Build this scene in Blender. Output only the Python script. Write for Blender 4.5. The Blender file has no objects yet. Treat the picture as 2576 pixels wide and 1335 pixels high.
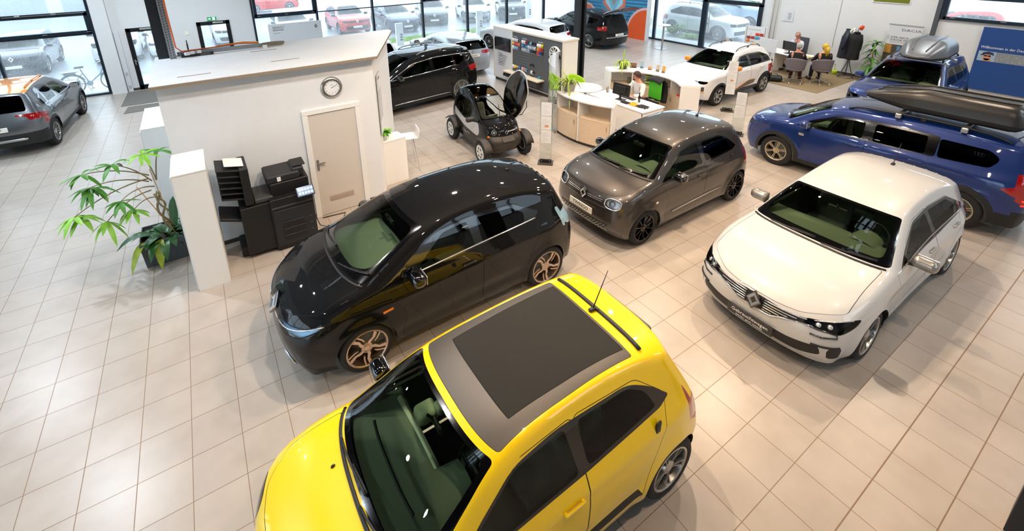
import bpy, bmesh, math, random
import numpy as np
from mathutils import Vector, Matrix, Euler
from mathutils.geometry import delaunay_2d_cdt
random.seed(7)
PI = math.pi
scn = bpy.context.scene
COL = scn.collection

# ------------------------------------------------------------------ materials
MATS = {}
def rgb(h):
    """sRGB hex string to linear colour"""
    c = [int(h[i:i+2], 16)/255 for i in (0, 2, 4)]
    return tuple(x/12.92 if x <= .04045 else ((x+.055)/1.055)**2.4 for x in c) + (1,)

def mat(name, col='808080', rough=.5, metal=0., coat=0., noise=0., nscale=40., bump=0., spec=.5,
        emit=None, estr=0., trans=0., alpha=1., bscale=None, sheen=0.):
    if name in MATS: return MATS[name]
    m = bpy.data.materials.new(name); m.use_nodes = True
    nt = m.node_tree; b = nt.nodes['Principled BSDF']
    c = rgb(col) if isinstance(col, str) else tuple(col)+(1,)
    b.inputs['Base Color'].default_value = c
    b.inputs['Roughness'].default_value = rough
    b.inputs['Metallic'].default_value = metal
    b.inputs['Coat Weight'].default_value = coat
    b.inputs['Coat Roughness'].default_value = .03
    b.inputs['Specular IOR Level'].default_value = spec
    b.inputs['Transmission Weight'].default_value = trans
    b.inputs['Alpha'].default_value = alpha
    if emit:
        b.inputs['Emission Color'].default_value = rgb(emit); b.inputs['Emission Strength'].default_value = estr
    tc = nt.nodes.new('ShaderNodeTexCoord')
    nz = nt.nodes.new('ShaderNodeTexNoise'); nz.inputs['Scale'].default_value = nscale
    nz.inputs['Detail'].default_value = 3
    nt.links.new(tc.outputs['Object'], nz.inputs['Vector'])
    if noise:
        mx = nt.nodes.new('ShaderNodeMix'); mx.data_type = 'RGBA'
        mx.inputs[6].default_value = tuple(min(1, v*(1-noise)) for v in c[:3])+(1,)
        mx.inputs[7].default_value = tuple(min(1, v*(1+noise)) for v in c[:3])+(1,)
        nt.links.new(nz.outputs['Fac'], mx.inputs[0]); nt.links.new(mx.outputs[2], b.inputs['Base Color'])
    if bump:
        bp = nt.nodes.new('ShaderNodeBump'); bp.inputs['Strength'].default_value = bump
        bp.inputs['Distance'].default_value = .01
        nt.links.new(nz.outputs['Fac'], bp.inputs['Height']); nt.links.new(bp.outputs[0], b.inputs['Normal'])
    MATS[name] = m
    return m

def glassmat(name, tint='ffffff', refl=1.0, rough=0.0, ior=1.45):
    """thin pane: tinted transmission plus mirror reflection by Fresnel"""
    if name in MATS: return MATS[name]
    m = bpy.data.materials.new(name); m.use_nodes = True
    nt = m.node_tree; nt.nodes.clear()
    o = nt.nodes.new('ShaderNodeOutputMaterial')
    t = nt.nodes.new('ShaderNodeBsdfTransparent'); t.inputs[0].default_value = rgb(tint)
    g = nt.nodes.new('ShaderNodeBsdfGlossy'); g.inputs['Roughness'].default_value = rough
    f = nt.nodes.new('ShaderNodeFresnel'); f.inputs[0].default_value = ior
    mx = nt.nodes.new('ShaderNodeMixShader')
    if refl != 1.0:
        mu = nt.nodes.new('ShaderNodeMath'); mu.operation = 'MULTIPLY'; mu.inputs[1].default_value = refl
        nt.links.new(f.outputs[0], mu.inputs[0]); nt.links.new(mu.outputs[0], mx.inputs[0])
    else: nt.links.new(f.outputs[0], mx.inputs[0])
    nt.links.new(t.outputs[0], mx.inputs[1]); nt.links.new(g.outputs[0], mx.inputs[2])
    nt.links.new(mx.outputs[0], o.inputs[0])
    MATS[name] = m
    return m

def paint(name, col, metal=0., rough=.35, flake=0.):
    return mat(name, col, rough=rough, metal=metal, coat=1., noise=flake, nscale=900, spec=.4)

# ------------------------------------------------------------------ objects
def tag(o, label=None, cat=None, group=None, kind=None):
    if label: o['label'] = label
    if cat: o['category'] = cat
    if group: o['group'] = group
    if kind: o['kind'] = kind
    return o

def thing(name, label, cat, loc=(0, 0, 0), rz=0., group=None):
    o = bpy.data.objects.new(name, None); COL.objects.link(o)
    o.empty_display_size = .1
    o.location = loc; o.rotation_euler = (0, 0, rz)
    return tag(o, label, cat, group)

class MB:
    """collects shapes, links them as ONE mesh object"""
    def __init__(s): s.v = []; s.f = []; s.M = Matrix()
    def add(s, vs, fs, M=None):
        n = len(s.v); T = s.M @ M if M is not None else s.M
        s.v += [tuple(T @ Vector(p)) for p in vs]
        s.f += [tuple(i+n for i in f) for f in fs]
        return s
    def box(s, x0, x1, y0, y1, z0, z1, M=None):
        v = [(x0, y0, z0), (x1, y0, z0), (x1, y1, z0), (x0, y1, z0), (x0, y0, z1), (x1, y0, z1), (x1, y1, z1), (x0, y1, z1)]
        return s.add(v, [(3, 2, 1, 0), (4, 5, 6, 7), (0, 1, 5, 4), (1, 2, 6, 5), (2, 3, 7, 6), (3, 0, 4, 7)], M)
    def rbox(s, c, size, r=.02, n=3, M=None, taper=0.):
        """rounded box"""
        hx, hy, hz = [k/2 for k in size]; r = min(r, hx*.999, hy*.999, hz*.999)
        vs = {}; fs = []; out = []
        def P(p):
            k = tuple(round(a, 6) for a in p)
            if k not in vs:
                vs[k] = len(out)
                q = [max(-h+r, min(h-r, a)) for a, h in zip(p, (hx, hy, hz))]
                d = Vector([a-b for a, b in zip(p, q)])
                if d.length > 1e-9: d = d.normalized()*r
                w = Vector(q)+d
                tp = 1-taper*(w.z+hz)/(2*hz)
                out.append((c[0]+w.x*tp, c[1]+w.y*tp, c[2]+w.z))
            return vs[k]
        def cuts(h):
            a = [-h + r*(1-math.cos(PI/2*i/n)) for i in range(n+1)] if False else [-h + r*i/n for i in range(n+1)]
            return a + [-x for x in reversed(a)]
        ax = [cuts(hx), cuts(hy), cuts(hz)]
        for d in range(3):
            e, g = (d+1) % 3, (d+2) % 3
            for sg in (-1, 1):
                for i in range(len(ax[e])-1):
                    for j in range(len(ax[g])-1):
                        q = []
                        for a, b in ((i, j), (i+1, j), (i+1, j+1), (i, j+1)):
                            p = [0, 0, 0]; p[d] = sg*(hx, hy, hz)[d]; p[e] = ax[e][a]; p[g] = ax[g][b]
                            q.append(P(p))
                        if len(set(q)) == 4: fs.append(tuple(q if sg > 0 else q[::-1]))
        return s.add(out, fs, M)
    def lathe(s, prof, n=24, M=None, cap=False):
        """prof [(r,z)] revolved round z"""
        v = []; f = []; k = len(prof)
        for i in range(n):
            a = 2*PI*i/n
            for r, z in prof: v.append((r*math.cos(a), r*math.sin(a), z))
        for i in range(n):
            j = (i+1) % n
            for t in range(k-1): f.append((i*k+t, j*k+t, j*k+t+1, i*k+t+1))
        if cap:
            f.append(tuple(i*k for i in reversed(range(n)))); f.append(tuple(i*k+k-1 for i in range(n)))
        return s.add(v, f, M)
    def cyl(s, c, r, h, n=16, r2=None, M=None):
        T = Matrix.Translation(c)
        if M is not None: T = M @ T
        return s.lathe([(r, 0), (r if r2 is None else r2, h)], n, T, cap=True)
    def tube(s, pts, r, n=6, M=None, closed=False, cap=True):
        pts = [Vector(p) for p in pts]; m = len(pts)
        rr = r if isinstance(r, (list, tuple)) else [r]*m
        v = []; f = []; up = None
        for i, p in enumerate(pts):
            if closed: t = pts[(i+1) % m]-pts[i-1]
            else: t = pts[min(i+1, m-1)]-pts[max(i-1, 0)]
            if t.length < 1e-9: t = Vector((0, 0, 1))
            t.normalize()
            if up is None:
                up = Vector((0, 0, 1)) if abs(t.z) < .9 else Vector((1, 0, 0))
            a = up - t*up.dot(t)
            if a.length < 1e-6: a = t.orthogonal()
            a.normalize(); up = a; b = t.cross(a)
            for k in range(n):
                w = 2*PI*k/n
                v.append(tuple(p+(a*math.cos(w)+b*math.sin(w))*rr[i]))
        for i in range(m if closed else m-1):
            j = (i+1) % m
            for k in range(n):
                f.append((i*n+k, i*n+(k+1) % n, j*n+(k+1) % n, j*n+k))
        if cap and not closed:
            f.append(tuple(reversed(range(n)))); f.append(tuple((m-1)*n+k for k in range(n)))
        return s.add(v, f, M)
    def bar(s, a, b, w, h=None, M=None):
        """rectangular bar from a to b"""
        a, b = Vector(a), Vector(b); h = h or w; t = (b-a).normalized()
        u = Vector((0, 0, 1)) if abs(t.z) < .95 else Vector((0, 1, 0))
        x = t.cross(u).normalized()*w/2; y = x.cross(t).normalized()*h/2
        v = [a-x-y, a+x-y, a+x+y, a-x+y, b-x-y, b+x-y, b+x+y, b-x+y]
        return s.add([tuple(p) for p in v], [(0, 1, 2, 3), (7, 6, 5, 4), (1, 0, 4, 5), (2, 1, 5, 6), (3, 2, 6, 7), (0, 3, 7, 4)], M)
    def prism(s, poly, z0, z1, M=None):
        n = len(poly)
        v = [(x, y, z0) for x, y in poly]+[(x, y, z1) for x, y in poly]
        f = [tuple(reversed(range(n))), tuple(range(n, 2*n))]+[(i, (i+1) % n, n+(i+1) % n, n+i) for i in range(n)]
        return s.add(v, f, M)
    def sphere(s, c, r, n=16, m=10, M=None):
        rx, ry, rz = r if isinstance(r, (list, tuple)) else (r, r, r)
        T = Matrix.Translation(c) @ Matrix.Diagonal((rx, ry, rz, 1))
        if M is not None: T = M @ T
        pr = [(math.sin(PI*i/m), -math.cos(PI*i/m)) for i in range(m+1)]
        pr[0] = (1e-4, -1); pr[-1] = (1e-4, 1)
        return s.lathe(pr, n, T)
    def grid(s, fn, nu, nv, M=None):
        v = [fn(i/nu, j/nv) for i in range(nu+1) for j in range(nv+1)]
        f = [(i*(nv+1)+j, (i+1)*(nv+1)+j, (i+1)*(nv+1)+j+1, i*(nv+1)+j+1) for i in range(nu) for j in range(nv)]
        return s.add(v, f, M)
    def loft(s, rings, M=None, cap=True):
        n = len(rings[0]); v = [p for r in rings for p in r]; f = []
        for i in range(len(rings)-1):
            for k in range(n): f.append((i*n+k, i*n+(k+1) % n, (i+1)*n+(k+1) % n, (i+1)*n+k))
        if cap: f.append(tuple(reversed(range(n)))); f.append(tuple((len(rings)-1)*n+k for k in range(n)))
        return s.add(v, f, M)
    def build(s, name, m, parent=None, smooth=False, bevel=0., loc=None, rot=None, auto=None, subsurf=0, solid=0.):
        me = bpy.data.meshes.new(name); me.from_pydata(s.v, [], s.f); me.update()
        o = bpy.data.objects.new(name, me); COL.objects.link(o)
        if m is not None:
            for mm in (m if isinstance(m, (list, tuple)) else [m]): me.materials.append(mm)
        bm = bmesh.new(); bm.from_mesh(me); bmesh.ops.recalc_face_normals(bm, faces=bm.faces)
        if auto:
            for e in bm.edges:
                if len(e.link_faces) == 2 and e.calc_face_angle(0) > auto: e.smooth = False
        bm.to_mesh(me); bm.free()
        if smooth or auto: me.polygons.foreach_set('use_smooth', [True]*len(me.polygons))
        if parent is not None: o.parent = parent
        if loc is not None: o.location = loc
        if rot is not None: o.rotation_euler = rot
        if solid:
            d = o.modifiers.new('solid', 'SOLIDIFY'); d.thickness = solid; d.offset = 0
        if bevel:
            d = o.modifiers.new('bevel', 'BEVEL'); d.width = bevel; d.segments = 2; d.limit_method = 'ANGLE'
            d.harden_normals = False
        if subsurf:
            d = o.modifiers.new('sub', 'SUBSURF'); d.levels = subsurf; d.render_levels = subsurf
        return o

def copy_tree(o, parent=None):
    c = o.copy(); COL.objects.link(c)
    if parent is not None:
        mi = o.matrix_parent_inverse.copy(); c.parent = parent; c.matrix_parent_inverse = mi
    for ch in list(o.children): copy_tree(ch, c)
    return c

def place(o, loc, rz=0., label=None, group=None):
    o.location = loc; o.rotation_euler = (0, 0, rz)
    if label: o['label'] = label
    if group: o['group'] = group
    return o

def text_mesh(name, txt, size, m, parent=None, loc=(0, 0, 0), rot=(0, 0, 0), depth=.001, align='CENTER', stretch=1., M=None, space=1.):
    cu = bpy.data.curves.new(name, 'FONT'); cu.body = txt; cu.size = size; cu.extrude = depth
    cu.align_x = align; cu.align_y = 'CENTER'; cu.resolution_u = 2; cu.space_character = space
    t = bpy.data.objects.new('tmp_text', cu); COL.objects.link(t)
    dg = bpy.context.evaluated_depsgraph_get(); dg.update()
    me = bpy.data.meshes.new_from_object(t.evaluated_get(dg))
    bpy.data.objects.remove(t)
    me.materials.clear(); me.materials.append(m)
    o = bpy.data.objects.new(name, me); COL.objects.link(o)
    if M is not None: T = M @ Matrix.Diagonal((stretch, 1, 1, 1))
    else: T = Matrix.Translation(loc) @ Euler(rot).to_matrix().to_4x4() @ Matrix.Diagonal((stretch, 1, 1, 1))
    me.transform(T)
    if parent is not None: o.parent = parent
    return o

def roundpoly(pts, r, n=4):
    out = []; m = len(pts)
    for i in range(m):
        p = pts[i]; ri = r
        if len(p) > 2: ri = p[2]
        a = Vector(pts[i-1][:2]); b = Vector(p[:2]); c = Vector(pts[(i+1) % m][:2])
        if ri <= 0: out.append(tuple(b)); continue
        u = (a-b); w = (c-b); lu, lw = u.length, w.length
        if lu < 1e-6 or lw < 1e-6: continue
        d = min(ri, lu*.45, lw*.45); u.normalize(); w.normalize()
        for k in range(n+1):
            t = k/n
            q = (b+u*d)*(1-t)**2 + b*2*t*(1-t) + (b+w*d)*t*t
            out.append(tuple(q))
    return out

def resample(pts, h, closed=True):
    out = []; m = len(pts)
    for i in range(m if closed else m-1):
        a = Vector(pts[i]); b = Vector(pts[(i+1) % m]); k = max(1, int(math.ceil((b-a).length/h)))
        for t in range(k): out.append(tuple(a.lerp(b, t/k)))
    if not closed: out.append(tuple(pts[-1]))
    return out

def inpoly(P, poly):
    """vectorised point in polygon"""
    x, y = P[:, 0], P[:, 1]; poly = np.asarray(poly, float)
    ins = np.zeros(len(P), bool); a = poly; b = np.roll(poly, -1, 0)
    for (x0, y0), (x1, y1) in zip(a, b):
        if y0 == y1: continue
        c = ((y0 > y) != (y1 > y)) & (x < (x1-x0)*(y-y0)/(y1-y0)+x0)
        ins ^= c
    return ins

def offpoly(pts, d):
    """shrink a polygon by d"""
    m = len(pts); A = sum(pts[i-1][0]*pts[i][1]-pts[i][0]*pts[i-1][1] for i in range(m)); sg = 1 if A > 0 else -1
    out = []
    for i in range(m):
        a = Vector(pts[i-1]); b = Vector(pts[i]); c = Vector(pts[(i+1) % m])
        u = (b-a); w = (c-b)
        n1 = Vector((-u.y, u.x)).normalized() if u.length > 1e-9 else Vector((0, 0))
        n2 = Vector((-w.y, w.x)).normalized() if w.length > 1e-9 else n1
        n = (n1+n2)
        if n.length < 1e-6: n = n1
        n.normalize(); k = max(.5, n.dot(n1)) if n1.length else 1
        out.append(tuple(b+n*(sg*d/k)))
    return out
# ------------------------------------------------------------------ camera solved from the floor tiles and the walls
def make_camera():
    f, cx, cy = 1172.643, 1238.673, 252.502; ya, pi, ro = .5629037, .3207945, .0169001
    F = Vector((math.sin(ya)*math.cos(pi), math.cos(ya)*math.cos(pi), -math.sin(pi)))
    r = Vector((math.cos(ya), -math.sin(ya), 0)); d = F.cross(r)
    R2 = r*math.cos(ro)+d*math.sin(ro); D2 = -r*math.sin(ro)+d*math.cos(ro)
    c = bpy.data.cameras.new('camera'); c.sensor_width = 36; c.lens = f/2576*36
    c.shift_x = (1288-cx)/2576; c.shift_y = -(667.5-cy)/2576
    c.clip_start = .05; c.clip_end = 400
    o = bpy.data.objects.new('camera', c); COL.objects.link(o)
    M = Matrix((R2, -D2, -F)).transposed().to_4x4(); M.translation = (0, 0, 4.65)
    o.matrix_world = M; scn.camera = o
make_camera()
VSET = scn.view_settings
scn.display_settings.display_device = 'sRGB'
VSET.view_transform = 'Standard'; VSET.look = 'None'; VSET.exposure = 0.0; VSET.gamma = 1; VSET.use_curve_mapping = False
scn.cycles.use_denoising = True
scn.cycles.max_bounces = 10; scn.cycles.transparent_max_bounces = 16
scn.cycles.sample_clamp_indirect = 6
# ------------------------------------------------------------------ shared materials
RUBBER = mat('tyre_rubber', '1b1b1c', .75, noise=.15, nscale=60, bump=.15)
BLACK = mat('black_plastic', '141415', .5, noise=.1, nscale=120, bump=.05)
GREYPL = mat('grey_plastic', '3a3b3c', .6, noise=.1, nscale=120, bump=.05)
GLOSSBLK = mat('gloss_black', '060607', .12, coat=1.)
SEAM = mat('shut_line', '050505', .9)
CHROME = mat('chrome', 'e2e3e6', .16, .85)
SILVER = mat('brushed_silver', 'b9b8b4', .3, .9)
UNDER = mat('underbody_black', '0a0a0a', .9)
CABIN = mat('cabin_trim', '4c504c', .8, noise=.12, nscale=150)
SEATM = mat('seat_cloth', '5a5f5c', .9, noise=.15, nscale=200)
DASH = mat('dashboard_grain', '6e7568', .7, noise=.1, nscale=250, bump=.1)
WSG = glassmat('windscreen_glass', 'd9e8d4', 1.0)
SIDEG = glassmat('side_glass', 'c2d2bd', 1.0)
PRIVG = glassmat('privacy_glass', '1c2220', 1.0)
LENS = glassmat('lamp_lens', 'f2f6fa', 1.0)
REFL = mat('lamp_reflector', 'd3d8dd', .3, .35)
REDL = mat('tail_lamp_red', '8a0d10', .12, coat=1., emit='ff1a10', estr=.05)
AMBER = mat('amber_lens', 'd9741a', .2, coat=1.)
DRL = mat('day_light_strip', 'f4f8ff', .2, emit='ffffff', estr=.6)
PLATEW = mat('plate_white', 'e9e4d6', .4)
PLATEB = mat('plate_black', '101013', .35, coat=.5)
INK = mat('print_black', '131313', .6)
WHITEINK = mat('print_white', 'f2f2f2', .5)
DISC = mat('brake_dark', '141414', .5, .4)

class Prof:
    """piecewise cubic through control rows, rows flagged sharp keep a crease"""
    def __init__(s, rows):
        s.sharp = [len(r) > 5 and r[5] for r in rows]
        s.P = np.array([r[:5] for r in rows], float); n = len(rows)
        d = np.hypot(np.diff(s.P[:, 0]), np.diff(s.P[:, 1]))+.5*np.hypot(np.diff(s.P[:, 2]), np.diff(s.P[:, 3]))
        s.h = np.maximum(d, .05); sec = np.diff(s.P, axis=0)/s.h[:, None]
        s.mL = np.zeros_like(s.P); s.mR = np.zeros_like(s.P)
        for i in range(n):
            if i == 0: s.mL[i] = s.mR[i] = sec[0]
            elif i == n-1: s.mL[i] = s.mR[i] = sec[-1]
            elif s.sharp[i]: s.mL[i] = sec[i-1]; s.mR[i] = sec[i]
            else:
                a, b = s.h[i-1], s.h[i]
                m = (sec[i-1]*b+sec[i]*a)/(a+b)
                s.mL[i] = s.mR[i] = m
        s.n = n-1
    def __call__(s, t):
        t = min(max(t, 0), s.n); i = min(int(t), s.n-1); u = t-i; h = s.h[i]
        u2, u3 = u*u, u*u*u
        return (2*u3-3*u2+1)*s.P[i]+(u3-2*u2+u)*h*s.mR[i]+(-2*u3+3*u2)*s.P[i+1]+(u3-u2)*h*s.mL[i+1]

def smooth_interp(pts):
    X = np.array([p[0] for p in pts], float); Y = np.array([p[1] for p in pts], float)
    o = np.argsort(X); X, Y = X[o], Y[o]; h = np.diff(X); sc = np.diff(Y)/h; m = np.zeros(len(X))
    m[0], m[-1] = sc[0], sc[-1]
    for i in range(1, len(X)-1): m[i] = 0 if sc[i-1]*sc[i] <= 0 else (sc[i-1]*h[i]+sc[i]*h[i-1])/(h[i-1]+h[i])
    def f(x):
        if x <= X[0]: return Y[0]+m[0]*(x-X[0])*.3
        if x >= X[-1]: return Y[-1]+m[-1]*(x-X[-1])
        i = int(np.searchsorted(X, x)-1); u = (x-X[i])/h[i]
        return ((2*u**3-3*u*u+1)*Y[i]+(u**3-2*u*u+u)*h[i]*m[i]+(3*u*u-2*u**3)*Y[i+1]+(u**3-u*u)*h[i]*m[i+1])
    return f

class Body:
    def __init__(s, sp):
        s.sp = sp; s.C = Prof(sp['rows']); s.hw = smooth_interp(sp['hw']); s.sec = smooth_interp(sp['sec'])
        s.wx = (sp['wb']/2, -sp['wb']/2); s.R = sp['R']; s.Ra = sp.get('Ra', sp['R']+.045)
        ts = np.linspace(0, s.C.n, s.C.n*24+1); c = np.array([s.C(t)[:2] for t in ts])
        s.ts = ts; s.us = np.concatenate([[0], np.cumsum(np.hypot(*np.diff(c, axis=0).T))])
    def u(s, t): return float(np.interp(t, s.ts, s.us))
    def t(s, u): return float(np.interp(u, s.us, s.ts))
    def Y(s, x, z):
        y = s.hw(x)-s.sec(z)
        fl = s.sp.get('flare', .012)
        for w in s.wx:
            r = math.hypot(x-w, z-s.R)
            y += fl*math.exp(-((r-s.Ra)/.07)**2)
        for (x0, z0, x1, z1, a, wd) in s.sp.get('creases', ()):
            if min(x0, x1)-.15 < x < max(x0, x1)+.15:
                k = (x-x0)/(x1-x0); zz = z0+(z1-z0)*k; e = min(1, max(0, (min(x-min(x0, x1), max(x0, x1)-x)+.15)/.3))
                y += a*e*math.exp(-((z-zz)/wd)**2)
        return y
    def band(s, t, q, off=0.):
        def f(t, q):
            Cx, Cz, Dx, Dz, p = s.C(t); q1 = min(abs(q), 1.); W = s.Y(Dx, Dz)
            g = 1-max(0., 1-q1**p)**(1/p)
            return Vector((Cx+(Dx-Cx)*g, math.copysign(W*q1, q), Cz+(Dz-Cz)*g))
        P = f(t, q)
        if off:
            q0 = max(-.985, min(.985, q)); e = .02
            a = f(min(t+e, s.C.n), q0)-f(max(t-e, 0), q0); b = f(t, q0+.01)-f(t, q0-.01)
            n = b.cross(a)
            if n.length > 0: P = P+n.normalized()*(-off)*s.sg(n, P)
        return P
    def sg(s, n, P):
        c = Vector((0, 0, .55)); return -1 if n.dot(P-c) > 0 else 1
    def bnormal(s, t, q):
        return (s.band(t, q, .01)-s.band(t, q)).normalized()
    def side(s, x, z, sg=1, off=0.): return Vector((x, sg*(s.Y(x, z)+off), z))

def patch(outer, regions, holes, h, hgrid=None, gx=None, gy=None):
    """constrained triangulation in 2D -> verts, tris, region index of each triangle (-1 base)"""
    V = []; E = []
    def loop(poly, closed=True):
        n0 = len(V); V.extend(poly)
        m = len(poly)
        for i in range(m if closed else m-1): E.append((n0+i, n0+(i+1) % m))
    loop(outer)
    polys = []
    for r in regions:
        p = resample(r, h*.8); polys.append(p); loop(p)
    hp = []
    for r in holes:
        p = resample(r, h*.8); hp.append(p); loop(p)
    O = np.array(outer); lo, hi = O.min(0), O.max(0)
    X = gx if gx is not None else np.arange(lo[0]+h/2, hi[0], h); Yg = gy if gy is not None else np.arange(lo[1]+h/2, hi[1], h)
    G = np.array([(x, y) for x in X for y in Yg])
    G = G[inpoly(G, outer)]
    B = np.array(V)
    if len(G):
        d = np.array([np.min((B[:, 0]-g[0])**2+(B[:, 1]-g[1])**2) for g in G])
        G = G[d > (h*.42)**2]
        V.extend([tuple(g) for g in G])
    vo, _, fo, *_ = delaunay_2d_cdt([Vector(v) for v in V], E, [], 0, 1e-5)
    vo = np.array([tuple(v) for v in vo]); T = np.array([f for f in fo if len(f) == 3])
    cen = vo[T].mean(1)
    keep = inpoly(cen, outer)
    for p in hp: keep &= ~inpoly(cen, p)
    T = T[keep]; cen = cen[keep]; idx = np.full(len(T), -1)
    for i, p in enumerate(polys): idx[inpoly(cen, p)] = i
    return vo, T, idx

def build_body(B, root, sp, h):
    """panels of the car from one continuous surface: hood, doors, panes, lamps ... each its own mesh"""
    verts = {}; VL = []; faces = {}
    def vid(P):
        k = (round(P.x*5000), round(P.y*5000), round(P.z*5000))
        if k not in verts: verts[k] = len(VL); VL.append(P)
        return verts[k]
    n = B.C.n
    # band over the middle
    ss = []
    for i in range(n):
        L = B.u(i+1)-B.u(i); Dd = np.hypot(*(B.C(i+1)[2:4]-B.C(i)[2:4])); k = max(2, int(max(L, Dd)/h)+1)
        ss += [i+j/k for j in range(k)]
    ss.append(n)
    VS = .8
    tv = lambda p: (B.u(p[0]), p[1]*VS)
    outer = [(B.u(t), -VS) for t in ss]
    qs = [0, .2, .4, .58, .73, .84, .92, .965, .99]
    qs = qs if h < .08 else [0, .3, .6, .8, .92, .98]
    Q = sorted(set([-q for q in qs]+qs))
    outer += [(B.u(n), q*VS) for q in Q] + [(B.u(t), VS) for t in reversed(ss)] + [(B.u(0), q*VS) for q in reversed(Q)]
    regs = []; names = []
    for (nm, poly, rd, mode, seam) in sp['band']:
        for sgn in ((1, -1) if mode == 'LR' else (0,)):
            if mode == 'C': pl = [tv((a, b)) for a, b in poly]+[tv((a, -b)) for a, b in reversed(poly)]
            elif mode == 'F': pl = [tv(p) for p in poly]
            else: pl = [tv((a, b*sgn)) for a, b in poly]
            pl = roundpoly(pl, rd)
            key = (nm, 'L' if sgn > 0 else 'R' if sgn < 0 else '')
            if seam:
                regs.append(pl); names.append(('panel_gap', '')); pl = offpoly(pl, seam)
            regs.append(pl); names.append(key)
    gx = np.array([B.u(t) for t in ss[1:-1]]); gy = np.array([q*VS for q in Q])
    vo, T, idx = patch(outer, regs, [], h, gx=gx, gy=gy)
    ids = [vid(B.band(B.t(a), max(-1, min(1, b/VS)))) for a, b in vo]
    for t, i in zip(T, idx):
        faces.setdefault(names[i] if i >= 0 else ('', ''), []).append([ids[k] for k in t])
    # sides
    outer = [tuple(B.C(t)[2:4]) for t in ss]
    holes = []
    for w in B.wx: holes.append([(w+B.Ra*math.cos(a), B.R+B.Ra*math.sin(a)) for a in np.linspace(0, 2*PI, 40)[:-1]])
    d0, d1 = outer[-1], outer[0]
    outer2 = outer+resample([d1, d0], h)[::-1][:-1]
    regs = []; names = []
    for (nm, poly, rd, seam) in sp['side']:
        pl = roundpoly(poly, rd)
        if seam: regs.append(pl); names.append('panel_gap'); pl = offpoly(pl, seam)
        regs.append(pl); names.append(nm)
    vo, T, idx = patch(outer2, regs, holes, h)
    for sgn in (1, -1):
        ids = [vid(B.side(a, b, sgn)) for a, b in vo]
        for t, i in zip(T, idx):
            nm = names[i] if i >= 0 else ''
            faces.setdefault((nm, 'L' if sgn > 0 else 'R') if nm not in ('', 'panel_gap') else (nm, ''), []).append([ids[k] for k in t])
    # continuous normals
    P = np.array([tuple(v) for v in VL]); N = np.zeros_like(P); cen = np.array((0, 0, .6))
    for key, fs in faces.items():
        F = np.array(fs); F = F[(F[:, 0] != F[:, 1]) & (F[:, 1] != F[:, 2]) & (F[:, 0] != F[:, 2])]
        F = F[np.unique(np.sort(F, 1), axis=0, return_index=True)[1]]
        a, b, c = P[F[:, 0]], P[F[:, 1]], P[F[:, 2]]
        nn = np.cross(b-a, c-a)
        m = (a+b+c)/3
        ref = m-np.stack([m[:, 0]*.72, np.zeros(len(m)), np.full(len(m), .62)], 1)
        fl = np.einsum('ij,ij->i', nn, ref) < 0
        F[fl] = F[fl][:, ::-1]; nn[fl] *= -1
        faces[key] = F
        ar = np.linalg.norm(nn, axis=1, keepdims=True); un = nn/np.maximum(ar, 1e-12)
        for k in range(3):
            p, q, r = P[F[:, k]], P[F[:, (k+1) % 3]], P[F[:, (k+2) % 3]]
            u = q-p; v = r-p
            cs = np.einsum('ij,ij->i', u, v)/np.maximum(np.linalg.norm(u, axis=1)*np.linalg.norm(v, axis=1), 1e-12)
            ang = np.arccos(np.clip(cs, -1, 1)); ang[ar[:, 0] < 1e-9] = 0
            np.add.at(N, F[:, k], un*ang[:, None])
    N /= np.maximum(np.linalg.norm(N, axis=1, keepdims=True), 1e-9)
    out = {}
    mats = sp['mats']
    for key, F in faces.items():
        nm, sd = key
        us, inv = np.unique(F, return_inverse=True); inv = inv.reshape(F.shape)
        def mk(name, off, m, flip=False):
            me = bpy.data.meshes.new(name)
            me.from_pydata([tuple(p) for p in (P[us]+N[us]*off)], [], [tuple(f) for f in inv]); me.validate(); me.update()
            me.materials.append(m); me.polygons.foreach_set('use_smooth', [True]*len(me.polygons))
            me.normals_split_custom_set_from_vertices([tuple(k) for k in N[us]])
            o = bpy.data.objects.new(name, me); COL.objects.link(o); return o
        name = nm or 'body'
        m = mats.get(nm, mats['']) if nm != 'panel_gap' else SEAM
        o = mk(name, 0, m); o.parent = root; out[key] = o
        if nm in sp.get('deep', ()):
            r = mk('reflector', -.035, mats.get(nm+'_deep', REFL)); r.parent = o
    return out

RIMS = {
 'five': (5, [[(.05, .022), (.55, .03), (.98, .055), (.98, .02), (.55, .006), (.05, .004)], [(.05, -.022), (.55, -.03), (.98, -.055), (.98, -.02), (.55, -.006), (.05, -.004)]]),
 'swirl': (5, [[(.12, .05), (.38, .10), (.62, .05), (.97, .13), (.97, .01), (.66, -.035), (.4, .0), (.12, -.03)], [(.45, -.09), (.62, -.10), (.97, -.07), (.97, -.12), (.6, -.15), (.42, -.12)]]),
 'multi': (10, [[(.1, .012), (.98, .018), (.98, -.018), (.1, -.012)]]),
 'twin': (5, [[(.1, .026), (.5, .040), (.98, .110), (.98, .078), (.5, .016), (.1, .008)], [(.1, -.026), (.5, -.040), (.98, -.110), (.98, -.078), (.5, -.016), (.1, -.008)]]),
 'six': (6, [[(.1, .03), (.98, .085), (.98, .025), (.1, .008)], [(.1, -.03), (.98, -.085), (.98, -.025), (.1, -.008)]]),
 'hex': (6, [[(.1, .03), (.6, .035), (.72, .10), (.98, .11), (.98, .06), (.8, .02), (.98, -.02), (.98, -.11), (.72, -.10), (.6, -.035), (.1, -.03)]]),
}
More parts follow.
